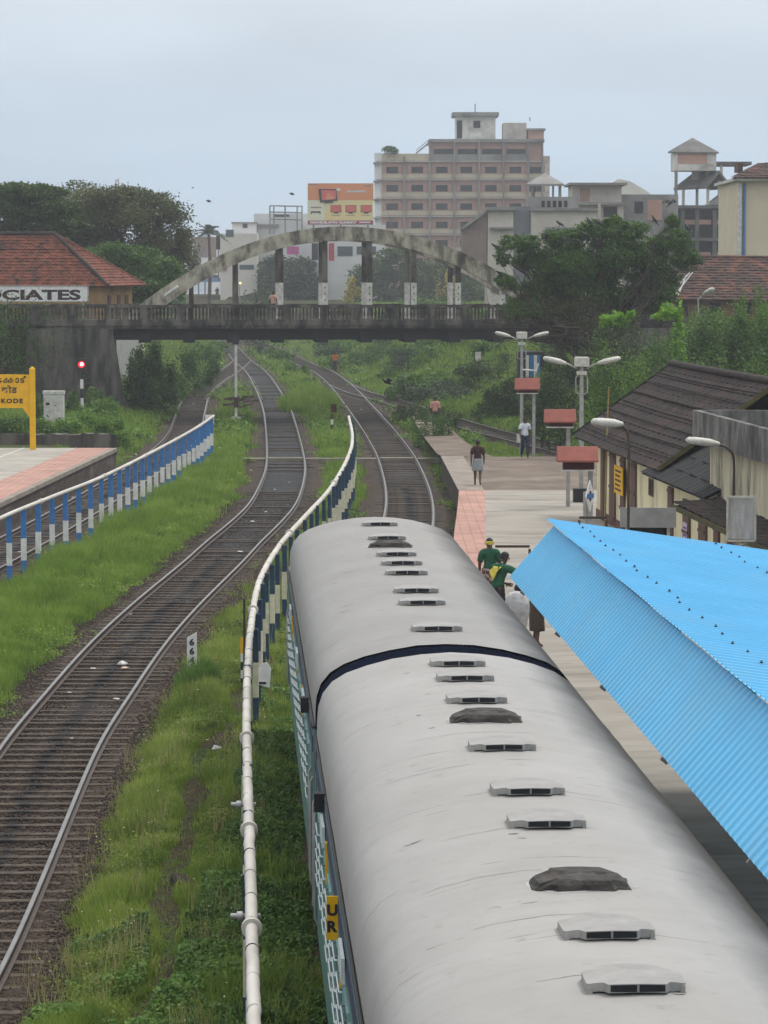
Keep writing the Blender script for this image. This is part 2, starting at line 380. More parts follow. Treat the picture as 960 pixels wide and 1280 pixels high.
prof = [(-2.3,-.26),(-1.75,-.10),(-1.3,.012),(-.95,.0),(-.75,-.022),(0,-.014),(.75,-.022),(.95,.0),(1.3,.012),(1.75,-.10),(2.3,-.26)]
def ballast(P, name, dz=0.0):
    rows = []; uvs = []; s = 0
    for i, p in enumerate(P):
        if i: s += (P[i]-P[i-1]).length
        d, r = frame(P, i)
        rows.append([p + r*t + Vector((0, 0, z + dz + random.uniform(-.012, .012))) for t, z in prof]); uvs.append([(t, p.y) for t, z in prof])
    b = MB(); b.smooth = True; b.sheet(rows); o = b.build('ballast_bed', BAL, kind='structure')
    for p in o.data.polygons: pass
    n = len(prof); uv = o.data.uv_layers.new(name='UVMap'); fl = [u for r in uvs for u in r]
    for lp in o.data.loops: uv.data[lp.index].uv = fl[lp.vertex_index]
    return o
for k, t in enumerate(TRK): ballast(t, 'b', dz=-.004*k)
RAILP = [(-.068,.02),(.068,.02),(.066,.035),(.014,.05),(.012,.125),(.034,.138),(.034,.163),(.026,RH),(-.026,RH),(-.034,.163),(-.034,.138),(-.012,.125),(-.014,.05),(-.066,.035)]
def sweep(P, side, i0=0, i1=None):
    b = MB(); n = len(RAILP); Q = P[i0:i1]
    vs = []; fs = []
    for i, p in enumerate(Q):
        d, r = frame(Q, i)
        for t, z in RAILP: vs.append(p + r*(side + t) + Vector((0, 0, z)))
    for i in range(len(Q)-1):
        for k in range(n):
            b.m = 0
            fs.append((i*n+k, (i+1)*n+k, (i+1)*n+(k+1) % n, i*n+(k+1) % n))
    b.add(vs, fs); b.mi = [1 if (j % n) in (5, 6, 7, 8, 9) and (j % n) in (6, 7, 8) else 0 for j in range(len(fs))]
    return b
G2 = .838 + .034
sleeper_b = MB(); sleeper_b.box((0, 0, -.055), (2.6, .17, .15), bev=.012)
SLEEPF = mat('far_sleeper', (.105,.085,.068), (.05,.04,.034), 3, .9)
def oily(m):
    n = m.node_tree.nodes; l = m.node_tree.links; b = n['Principled BSDF']; src = b.inputs['Base Color'].links[0].from_socket
    tc = n.new('ShaderNodeTexCoord'); sx = n.new('ShaderNodeSeparateXYZ'); l.new(tc.outputs['Object'], sx.inputs[0]); gp = n.new('ShaderNodeNewGeometry'); nz = n.new('ShaderNodeTexNoise'); nz.inputs['Scale'].default_value = .8; nz.inputs['Detail'].default_value = 5; l.new(gp.outputs['Position'], nz.inputs['Vector'])
    a = n.new('ShaderNodeMath'); a.operation = 'MULTIPLY_ADD'; l.new(nz.outputs['Fac'], a.inputs[0]); a.inputs[1].default_value = .7; l.new(sx.outputs['X'], a.inputs[2])
    s = n.new('ShaderNodeMath'); s.operation = 'SUBTRACT'; l.new(a.outputs[0], s.inputs[0]); s.inputs[1].default_value = .35; q = n.new('ShaderNodeMath'); q.operation = 'ABSOLUTE'; l.new(s.outputs[0], q.inputs[0])
    r = n.new('ShaderNodeMapRange'); l.new(q.outputs[0], r.inputs[0]); r.inputs[1].default_value = .06; r.inputs[2].default_value = .24; r.inputs[3].default_value = .88; r.inputs[4].default_value = 0
    x = n.new('ShaderNodeMix'); x.data_type = 'RGBA'; l.new(r.outputs[0], x.inputs[0]); l.new(src, x.inputs[6]); x.inputs[7].default_value = (.014,.014,.015,1); l.new(x.outputs[2], b.inputs['Base Color'])
oily(M['sleeper'])
_proto = sleeper_b.build('sleeper', M['sleeper']); SLEEPER_ME = _proto.data; bpy.data.objects.remove(_proto)
def make_track(P, label, visible_from, cover=0.0):
    t = empty('railway_track', (P[0].x, P[0].y, 0), 0, label, 'railway track', 'railway tracks in the yard')
    for s in (-1, 1): sweep(P, s*G2).build('rail', [M['rail'], M['railtop']], t)
    Q = spline(P, .63); cnt = 0; rest = MB(); off = Vector(t.location)
    for i, p in enumerate(Q):
        if p.y < visible_from - 1: continue
        d, r = frame(Q, i); rz = math.atan2(d.y, d.x) - PI/2 + random.gauss(0, .012)
        z = random.gauss(-.004, .010) - cover - (.05 if (P is T1 and p.y > 92 + random.gauss(0, 6) and random.random() < .8) else 0)
        if cnt < 100:
            o = link_mesh('sleeper', SLEEPER_ME, t); o.location = (p.x-off.x, p.y-off.y, z); o.rotation_euler = (0, 0, rz); cnt += 1
        else: rest.box((p.x, p.y, -.055+z), (2.6, .2, .15), rz)
    if rest.v: rest.build('sleeper_row', SLEEPF, t, kind='stuff')
    return t
make_track(T1, 'long curving track left of the white pipe, its near sleepers showing brown', 30)
make_track(T2, 'track the silver roofed train stands on, reaching to the far bridge', 60, .012)
make_track(T0, 'dark track curving between the left platform and the blue and white fence', 80, .01)
make_track(T3, 'overgrown siding curving off to the right behind the platform end', 110, .02)
# far junction: a pair of check rails and switch blades
b = MB()
for P, side in ((T0, .72), (T1, -.72)):
    q = [p + frame(P, i)[1]*side + Vector((0, 0, .12)) for i, p in enumerate(P) if 205 < p.y < 255]
    for i in range(len(q)-1): b.bar(q[i], q[i+1], .06, .1)
b.build('check_rail', [M['rail'], M['railtop']], None, 'short rusty check rails laid inside the junction of the two left tracks', 'check rail')
# loose stones of the near ballast
st_mat = mat('ballast_stone', (.075,.054,.042), (.03,.022,.017), 11, .9)
def stones(P, n, y0, y1, w, s0, s1):
    ok = [p for p in P if y0 < p.y < y1]; k = rng.integers(0, len(ok), n)
    pw = 1/np.array([p.y for p in ok])**1.3; k = rng.choice(len(ok), n, p=pw/pw.sum())
    C = np.array([(ok[i].x, ok[i].y) for i in k]); off = rng.uniform(-w, w, n); C[:, 0] += off; C[:, 1] += rng.uniform(-.5, .5, n)
    z = np.interp(np.abs(off), [0, .95, 1.3, 1.75, 2.3], [-.018, -.01, .012, -.09, -.2])
    base = np.array([(1,0,0),(0,1,0),(-1,0,0),(0,-1,0),(0,0,.9),(0,0,-.6)])
    fc = np.array([(0,1,4),(1,2,4),(2,3,4),(3,0,4),(1,0,5),(2,1,5),(3,2,5),(0,3,5)])
    sc = rng.uniform(s0, s1, (n, 1, 1)); V = base[None]*sc*rng.uniform(.6, 1.3, (n, 6, 3))
    a = rng.uniform(0, 6.28, n); ca, sa = np.cos(a), np.sin(a); x = V[..., 0]*ca[:, None]-V[..., 1]*sa[:, None]; y = V[..., 0]*sa[:, None]+V[..., 1]*ca[:, None]
    V = np.stack([x + C[:, :1], y + C[:, 1:], V[..., 2] + z[:, None]], -1)
    Fc = (fc[None] + (np.arange(n)*6)[:, None, None]).reshape(-1, 3)
    return V.reshape(-1, 3), Fc
v_, f_ = stones(T1, 42000, 30, 120, 2.1, .018, .04)
o = fast_mesh('ballast_stones', v_, f_, st_mat); tag(o, 'loose brown ballast stones between and beside the rails', 'stones', kind='stuff')

# ------------------------------------------------------------------ platforms, ramp and paths
PZ = .85
plat = mat('platform_concrete', (.36,.33,.285), (.27,.245,.21), .9, .9, .15, 20, c3=(.19,.17,.148), stretch=(.5,1.6,1))
platold = mat('platform_old_concrete', (.20,.155,.12), (.12,.092,.072), .5, .95, .2, 14, c3=(.26,.215,.17))
def tile_mat(name, c1, c2, sc, mortar=.02):
    m = bpy.data.materials.new(name); m.use_nodes = True; n = m.node_tree.nodes; l = m.node_tree.links; b = n['Principled BSDF']; b.inputs['Roughness'].default_value = .8
    tc = n.new('ShaderNodeTexCoord'); br = n.new('ShaderNodeTexBrick'); br.offset = 0; br.inputs['Scale'].default_value = sc; br.inputs['Mortar Size'].default_value = mortar
    br.inputs['Brick Width'].default_value = .5; br.inputs['Row Height'].default_value = .5
    br.inputs['Color1'].default_value = (*c1, 1); br.inputs['Color2'].default_value = (*c2, 1); br.inputs['Mortar'].default_value = (*[x*.55 for x in c1], 1); l.new(tc.outputs['Object'], br.inputs['Vector'])
    nz = n.new('ShaderNodeTexNoise'); nz.inputs['Scale'].default_value = .9; nz.inputs['Detail'].default_value = 6; l.new(tc.outputs['Object'], nz.inputs['Vector'])
    mx = n.new('ShaderNodeMix'); mx.data_type = 'RGBA'; mx.blend_type = 'MULTIPLY'; mx.inputs[0].default_value = .8; l.new(br.outputs['Color'], mx.inputs[6])
    r = n.new('ShaderNodeValToRGB'); l.new(nz.outputs['Fac'], r.inputs[0]); r.color_ramp.elements[0].position = .3; r.color_ramp.elements[0].color = (.6,.58,.56,1); r.color_ramp.elements[1].position = .65; r.color_ramp.elements[1].color = (1,1,1,1)
    l.new(r.outputs[0], mx.inputs[7]); l.new(mx.outputs[2], b.inputs['Base Color']); return m
pink = tile_mat('pink_tiles', (.50,.275,.215), (.44,.24,.19), 1.7)
edge = spline([(2.95,13,0),(2.75,24,0),(2.25,38,0),(1.75,52,0),(1.6,62,0),(1.72,74,0),(2.05,88,0),(2.42,99,0),(2.72,108.6,0)], 1.2)
R0 = 14.5
b = MB()
for i in range(len(edge)-1):
    p, q = edge[i], edge[i+1]
    b.m = 0; b.add([(p.x,p.y,-.3),(q.x,q.y,-.3),(q.x,q.y,PZ),(p.x,p.y,PZ)], [(0,3,2,1)])
    b.m = 1; b.add([(p.x,p.y,PZ),(q.x,q.y,PZ),(q.x+.95,q.y,PZ),(p.x+.95,p.y,PZ)], [(0,3,2,1)])
    b.m = 2; b.add([(p.x+.95,p.y,PZ),(q.x+.95,q.y,PZ),(R0,q.y,PZ),(R0,p.y,PZ)], [(0,3,2,1)])
b.build('platform', [M['abut'], pink, plat], kind='structure')
E = edge[-1]; yE = E.y
fL = gnd(551, 571, PZ-.1); b = MB(); far_y = 129.5
b.prism([(E.x, yE+.004, PZ-.012), (R0, yE+.004, PZ-.012), (R0, far_y, PZ-.012), (fL.x, far_y, PZ-.05)], (0, 0, -1.2))
pe = b.build('platform_end', [platold, mat('earth_wall', (.075,.06,.046), (.03,.026,.02), 1.5, .95, .5, 9)], kind='structure')
for p_ in pe.data.polygons:
    if abs(p_.normal.z) < .5: p_.material_index = 1
kerb = mat('kerb_concrete', (.30,.26,.22), (.2,.17,.14), 1.5, .9)
b = MB(); b.prism([(E.x-.02, yE+.006, PZ-.008), (E.x+.92, yE+.006, PZ-.008), (fL.x+.95, far_y, PZ-.02), (fL.x-.02, far_y, PZ-.03)], (0, 0, .02)); b.build('platform_kerb', kerb, kind='structure')
# path leading off the platform end, and the boarded crossings over the tracks
pth = [Vector((fL.x+1.15, far_y-.25, .83)), gnd(575, 572, .55), gnd(556, 553, .5), gnd(541, 533, .48), gnd(533, 521, .45)]
b = MB(); rows = []
for p, w, z in zip(pth, (2.2, 2.1, 1.8, 1.7, 1.6), (.825, .76, .60, .50, .46)): rows.append([(p.x-w/2, p.y, z), (p.x+w/2, p.y, z)])
b.sheet(rows); b.build('path', platold, kind='structure')
crossing = mat('crossing_slab', (.24,.215,.17), (.15,.13,.10), 1.8, .9)
y = gnd(420, 573.5, .1).y
b = MB()
def slab(x0, x1, y, w=.75, z=.13): b.box(((x0+x1)/2, y, z-.1), (x1-x0, w, .2))
c1, c2 = px_at(T1, y), px_at(T2, y)
slab(c1-.79, c1+.79, y, z=.16); slab(c2-.79, c2+.79, y, z=.16); slab(c1-4.8, c1-.95, y); slab(c1+.95, c2-.95, y+.02); slab(c2+.95, 2.7, y)
b.build('track_crossing_path', crossing, kind='structure')
# left platform
lp = [gnd(145, 560, PZ), gnd(70, 594, PZ), gnd(0, 628, PZ)]; e0 = lp[2] + (lp[2]-lp[0]).normalized()*45; far = lp[0].y
A, B = lp[0], e0; dirv = (B-A).normalized(); nrm = Vector((-dirv.y, dirv.x, 0)); nrm = nrm if nrm.x < 0 else -nrm
def band(o0, o1): return [A+nrm*o0/ max(.2, -nrm.x), B+nrm*o0, B+nrm*o1, A+nrm*o1/max(.2, -nrm.x)]
lgrey = mat('left_platform_paving', (.40,.37,.32), (.31,.285,.25), .9, .9, c3=(.27,.24,.21))
brick = mat('platform_brickwork', (.085,.062,.05), (.04,.034,.03), 1.3, .95, .5, 9, c3=(.13,.115,.10), stretch=(1,1,2.4))
b = MB(); far = A.y
def fx(x, y): return (x, y, PZ)
xe = lambda yy: A.x + (B.x-A.x)*(yy-A.y)/(B.y-A.y)
b.m = 0; b.prism([(xe(far), far, PZ), (xe(B.y), B.y, PZ), (xe(B.y)-30, B.y, PZ), (xe(far)-30, far, PZ)], (0, 0, -1.2))
b.m = 1; b.prism([(xe(far)+.06, far, PZ+.004), (xe(B.y)+.06, B.y, PZ+.004), (xe(B.y)-.2, B.y, PZ+.004), (xe(far)-.2, far, PZ+.004)], (0, 0, -.16))
b.m = 2; b.add([(xe(far)-.2, far, PZ+.005), (xe(B.y)-.2, B.y, PZ+.005), (xe(B.y)-1.75, B.y, PZ+.005), (xe(far)-1.75, far, PZ+.005)], [(3,2,1,0)])
b.m = 3; b.add([(xe(far)-1.75, far, PZ+.006), (xe(B.y)-1.75, B.y, PZ+.006), (xe(B.y)-30, B.y, PZ+.006), (xe(far)-30, far, PZ+.006)], [(3,2,1,0)])
b.m = 4; b.add([(xe(far)-4.1, far, PZ+.010), (xe(B.y)-4.1, B.y, PZ+.010), (xe(B.y)-4.2, B.y, PZ+.010), (xe(far)-4.2, far, PZ+.010)], [(3,2,1,0)])
b.build('platform', [brick, kerb, pink, lgrey, M['whitedirty']], kind='structure')
# ------------------------------------------------------------------ arch bridge
BY = 178.0; BC = Vector((X_(431, BY), BY, 0)); BR = R(3.6)
bd, bn = Vector((math.cos(BR), math.sin(BR), 0)), Vector((-math.sin(BR), math.cos(BR), 0))
zs, zg, zpb, zpt, zat = Z_(425, BY), Z_(409, BY), Z_(407, BY), Z_(381, BY), Z_(283, BY)
DECK = 6.0
def bp(s, n, z): return BC + bd*s + bn*n + Vector((0, 0, z))
bridge = empty('arch_bridge', BC, 0, 'weathered concrete bowstring arch bridge with balustrades spanning the tracks', 'bridge')
SL, SR = (143-431)/21.07, (735-431)/21.07         # span ends along the bridge
b = MB(); b.prism([bp(SL-9, .12, DECK-.5), bp(SR+6, .12, DECK-.5), bp(SR+6, 6.6, DECK-.5), bp(SL-9, 6.6, DECK-.5)], (0, 0, .5)); b.build('deck', M['concrete_old'], bridge)
b = MB()
for n in (.9, 3.4, 5.9): b.prism([bp(SL+.02, n, zs), bp(SR, n, zs), bp(SR, n+.4, zs), bp(SL+.02, n+.4, zs)], (0, 0, DECK-.505-zs))
b.build('girder', M['girder'], bridge)
for k in range(10):
    s = (237-431)/21.07 + k*2.63 - 2.63
    b = MB(); b.prism([bp(s-.35, .5, zs-.16), bp(s+.35, .5, zs-.16), bp(s+.35, 6.2, zs-.16), bp(s-.35, 6.2, zs-.16)], (0, 0, .6)); b.build('cross_beam', M['girder'], bridge)
# edge beam and balustrade, front and back
for n, face in ((0.0, 1), (6.5, 0)):
    b = MB(); b.prism([bp(SL-9, n, zpb), bp(SR+6, n, zpb), bp(SR+6, n+.22, zpb), bp(SL-9, n+.22, zpb)], (0, 0, .36)); b.build('edge_beam', M['concrete_old'], bridge)
    zb = zpb+.36
    b = MB(); b.prism([bp(SL-9, n-.05, zpt-.17), bp(SR+6, n-.05, zpt-.17), bp(SR+6, n+.27, zpt-.17), bp(SL-9, n+.27, zpt-.17)], (0, 0, .17)); b.build('coping', M['concrete_old'], bridge)
    k = 0; s = SL-9
    while s < SR+5.5:
        b = MB(); w = .42
        b.prism([bp(s, n-.035, zb-.3), bp(s+w, n-.035, zb-.3), bp(s+w, n+.25, zb-.3), bp(s, n+.25, zb-.3)], (0, 0, zpt-.172-zb+.3))
        m = 8
        for j in range(m):
            c = bp(s+w+(j+.5)*(2.12-w)/m, n+.11, zb); hh = zpt-.175-zb
            b.lathe([(.055, 0), (.055, .06*hh/.6), (.035, .1*hh/.6), (.075, .26*hh/.6), (.05, .42*hh/.6), (.035, .5*hh/.6), (.055, .54*hh/.6), (.055, hh)], c, 6)
        b.build('balustrade', M['concrete_old'], bridge); s += 2.12
# arches with hangers
H2 = (720-431)/21.07; rise = zat - DECK
for n0, sh in ((.45, 0), (6.05, 0)):
    fs = [(-H2 + 2*H2*i/40) for i in range(41)]
    ztop = lambda s: DECK - .4 + (rise+.4)*(1-(s/H2)**2)
    b = MB(); rows = []
    for s in fs:
        sl = -2*(rise+.4)*s/H2**2; th = .80*math.sqrt(1+sl*sl)*(1+.28*(s/H2)**2)
        zt = ztop(s); zl = max(zt-th, DECK-.40); zt = max(zt, zl+.02); rows.append([bp(s, n0-.3, zt), bp(s, n0+.3, zt), bp(s, n0+.3, zl), bp(s, n0-.3, zl), bp(s, n0-.3, zt)])
    b.sheet(rows); a = b.build('arch_rib', M['arch'], bridge)
    for k in range(9):
        s = (240-431)/21.07 + k*2.64
        if abs(s) > H2-1.5: continue
        sl = -2*(rise+.4)*s/H2**2; th = .80*math.sqrt(1+sl*sl)*(1+.28*(s/H2)**2)
        zt = ztop(s)-th+.15; zw = zpt + (1.30 if abs(s) < 9.5 else .6)
        w = .15 if k > 1 else .13
        b = MB(); b.prism([bp(s-w, n0-.15, zw), bp(s+w, n0-.15, zw), bp(s+w, n0+.15, zw), bp(s-w, n0+.15, zw)], (0, 0, max(.1, zt-zw)))
        h = b.build('hanger', M['concrete_old'], bridge)
        b = MB(); b.prism([bp(s-w-.01, n0-.16, DECK), bp(s+w+.01, n0-.16, DECK), bp(s+w+.01, n0+.16, DECK), bp(s-w-.01, n0+.16, DECK)], (0, 0, zw-DECK))
        b.build('painted_foot', M['whitedirty'] if k > 1 else M['concrete_old'], h)
        if k > 2 and n0 < 1:
            for q in range(3):
                b = MB(); c = bp(s, n0-.166, DECK+1.2+q*.36); b.prism([c+bd*(-.035)+Vector((0,0,-.05)), c+bd*.01+Vector((0,0,-.06)), c+bd*.04+Vector((0,0,.01)), c+Vector((0,0,.05)), c+bd*(-.04)+Vector((0,0,.03))], -bn*.006)
                b.build('black_marking', M['black'], h)
b = MB(); b.bar(at(203, 371, 177.6), at(222, 358, 177.2), .12); b.build('white_rail', M['white'], bridge)
# abutments
zbot = -.3
b = MB(); b.prism([bp(SL, .10, zbot), bp(SL-5.1, .10, zbot), bp(SL-5.1, 6.5, zbot), bp(SL, 6.5, zbot)], (0, 0, DECK-.505-zbot))
b.prism([bp(SL-.42, .085, zbot), bp(SL+.85, .085, zbot), bp(SL+.03, .085, DECK-.9), bp(SL-.42, .085, DECK-.9)], bn*1.0)
b.build('abutment', M['abut'], bridge)
b = MB(); b.prism([bp(SR, .1, zbot), bp(SR+6, .1, zbot), bp(SR+6, 6.5, zbot), bp(SR, 6.5, zbot)], (0, 0, DECK-.505-zbot)); b.build('abutment', M['abut'], bridge)
# squared-stone retaining wall further left, carrying the road
def stone_mat():
    m = mat('laterite_wall', (.13,.085,.055), (.07,.048,.034), 1.2, .95, .4, 7, c3=(.16,.125,.09)); n = m.node_tree.nodes; l = m.node_tree.links; b = n['Principled BSDF']
    tc = n.new('ShaderNodeTexCoord'); mp = n.new('ShaderNodeMapping'); mp.inputs['Rotation'].default_value = (PI/2, 0, 0); l.new(tc.outputs['Object'], mp.inputs[0])
    br = n.new('ShaderNodeTexBrick'); br.inputs['Scale'].default_value = 1.0; br.inputs['Brick Width'].default_value = .62; br.inputs['Row Height'].default_value = .36; br.inputs['Mortar Size'].default_value = .03
    l.new(mp.outputs[0], br.inputs['Vector']); br.inputs['Color1'].default_value = (1,1,1,1); br.inputs['Color2'].default_value = (.7,.7,.7,1); br.inputs['Mortar'].default_value = (.35,.33,.3,1)
    src = b.inputs['Base Color'].links[0].from_socket; mx = n.new('ShaderNodeMix'); mx.data_type = 'RGBA'; mx.blend_type = 'MULTIPLY'; mx.inputs[0].default_value = 1
    l.new(src, mx.inputs[6]); l.new(br.outputs['Color'], mx.inputs[7]); l.new(mx.outputs[2], b.inputs['Base Color']); return m
b = MB(); b.prism([bp(SL-5.12, .22, zbot), bp(SL-34, .22, zbot), bp(SL-34, 6.5, zbot), bp(SL-5.12, 6.5, zbot)], (0, 0, DECK-.1-zbot))
b.build('retaining_wall', stone_mat(), None, 'brown squared stone wall beside the concrete bridge abutment, creeper hanging over it', 'wall')

# ------------------------------------------------------------------ railway coaches
ax0, ax1 = Vector((1.58, 19.2, 0)), Vector((-.11, 54.8, 0))
AD = (ax1-ax0).normalized(); ARZ = math.atan2(AD.y, AD.x) - PI/2
def axis_at(y): return ax0 + AD*((y-ax0.y)/AD.y)
def roof_mat(name, g_):
    m = bpy.data.materials.new(name); m.use_nodes = True; n = m.node_tree.nodes; l = m.node_tree.links; b = n['Principled BSDF']
    b.inputs['Roughness'].default_value = .62; b.inputs['Specular IOR Level'].default_value = .25; b.inputs['Metallic'].default_value = .05
    tc = n.new('ShaderNodeTexCoord'); oi = n.new('ShaderNodeObjectInfo')
    def ns(sc, stretch, d=5, loc=(0,0,0)):
        mp = n.new('ShaderNodeMapping'); mp.inputs['Scale'].default_value = stretch; mp.inputs['Location'].default_value = loc; l.new(tc.outputs['Object'], mp.inputs[0])
        k = n.new('ShaderNodeTexNoise'); k.inputs['Scale'].default_value = sc; k.inputs['Detail'].default_value = d; k.inputs['Roughness'].default_value = .6; l.new(mp.outputs[0], k.inputs['Vector']); return k.outputs['Fac']
    def mr(a, lo, hi, o0=0, o1=1):
        k = n.new('ShaderNodeMapRange'); l.new(a, k.inputs[0]); k.inputs[1].default_value = lo; k.inputs[2].default_value = hi; k.inputs[3].default_value = o0; k.inputs[4].default_value = o1; return k.outputs[0]
    def mixc(f, a, bb):
        x = n.new('ShaderNodeMix'); x.data_type = 'RGBA'; l.new(f, x.inputs[0])
        for i, c in ((6, a), (7, bb)):
            if isinstance(c, tuple): x.inputs[i].default_value = (*c, 1)
            else: l.new(c, x.inputs[i])
        return x.outputs[2]
    def mth(op, a, bb=0.0):
        k = n.new('ShaderNodeMath'); k.operation = op
        for i, c in enumerate((a, bb)):
            if isinstance(c, (int, float)): k.inputs[i].default_value = c
            else: l.new(c, k.inputs[i])
        return k.outputs[0]
    c = mixc(mr(ns(1.1, (1,.6,1)), .3, .7), tuple(q*g_ for q in (.372,.360,.345)), tuple(q*g_ for q in (.312,.300,.285)))
    c = mixc(mr(ns(2.0, (.5,3.2,.5), 6), .52, .85, 0, .7), c, (.29,.275,.255))        # sooty streaks running down the curve
    c = mixc(mr(ns(14, (1,1,1)), .58, .8, 0, .5), c, (.27,.25,.23)); c = mixc(mr(ns(.45, (1,1,1), 6, (3,8,2)), .5, .72, 0, .55), c, (.30,.285,.265)); c = mixc(mr(ns(4.5, (1,1,1), 7, (7,1,2)), .63, .74, 0, .55), c, (.22,.195,.165))
    sx = n.new('ShaderNodeSeparateXYZ'); l.new(tc.outputs['Object'], sx.inputs[0])
    wob = mth('ADD', sx.outputs['Y'], mth('MULTIPLY', mth('SUBTRACT', ns(1.2, (1,1,1)), .5), .10))
    seam = mth('ABSOLUTE', mth('SUBTRACT', mth('FRACT', mth('DIVIDE', wob, 2.75)), .5))
    brk = mr(ns(2.2, (1,1,1), 3, (4,4,4)), .44, .6)
    c = mixc(mth('MULTIPLY', mr(seam, .002, .0055, 1, 0), mth('MULTIPLY', brk, .75)), c, (.11,.095,.08))
    soot_shade = mth('MULTIPLY', mr(mth('ADD', sx.outputs['X'], mth('MULTIPLY', mth('SUBTRACT', ns(1.5, (1,.5,1)), .5), .45)), .80, 1.30), .85)
    c = mixc(soot_shade, c, (.032,.030,.029))                                        # canopy shade and dirt painted together along the platform side
    sc1 = mr(ns(1.5, (.9,9,.9), 4, (9,2,1)), .685, .72, 0, .85)
    c = mixc(sc1, c, (.12,.10,.085))
    l.new(c, b.inputs['Base Color'])
    bp_ = n.new('ShaderNodeBump'); bp_.inputs['Strength'].default_value = .13; bp_.inputs['Distance'].default_value = .03
    l.new(mth('ADD', ns(1.3, (.5,4,.5), 3), mth('MULTIPLY', ns(.8, (1,1,1), 2), 1.0)), bp_.inputs['Height']); l.new(bp_.outputs[0], b.inputs['Normal'])
    return m
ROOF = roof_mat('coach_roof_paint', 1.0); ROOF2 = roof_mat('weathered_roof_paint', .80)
teal = mat('coach_teal', (.115,.24,.235), (.085,.19,.19), 3, .4, c3=(.16,.20,.18))
tealpale = mat('coach_pale_teal', (.25,.42,.42), (.19,.33,.33), 5, .45)
cnavy = mat('coach_navy', (.02,.035,.10), (.014,.024,.07), 5, .45)
coachend = mat('coach_end_wall', (.012,.020,.055), (.009,.014,.035), 3, .6)
silver = mat('ventilator_metal', (.34,.328,.31), (.27,.258,.243), 5, .5, metal=.15)
barw = mat('window_bar_white', (.62,.70,.68), (.5,.56,.55), 9, .45)
tarp = mat('tarpaulin', (.066,.057,.050), (.026,.023,.021), 6, .7, .8, 16)
bitumen = mat('sealing_smear', (.46,.475,.48), (.385,.375,.36), 6, .6)
LEN = 19.55
RP = [(-1.60,3.02),(-1.60,3.30),(-1.585,3.46),(-1.53,3.62),(-1.42,3.755),(-1.25,3.865),(-1.0,3.955),(-.7,4.03),(-.35,4.085),(0,4.10),(.35,4.085),(.7,4.03),(1.0,3.955),(1.25,3.865),(1.42,3.755),(1.53,3.62),(1.585,3.46),(1.60,3.30),(1.60,3.02)]
def roof_z(t): return float(np.interp(t, [p[0] for p in RP[1:-1]], [p[1] for p in RP[1:-1]]))
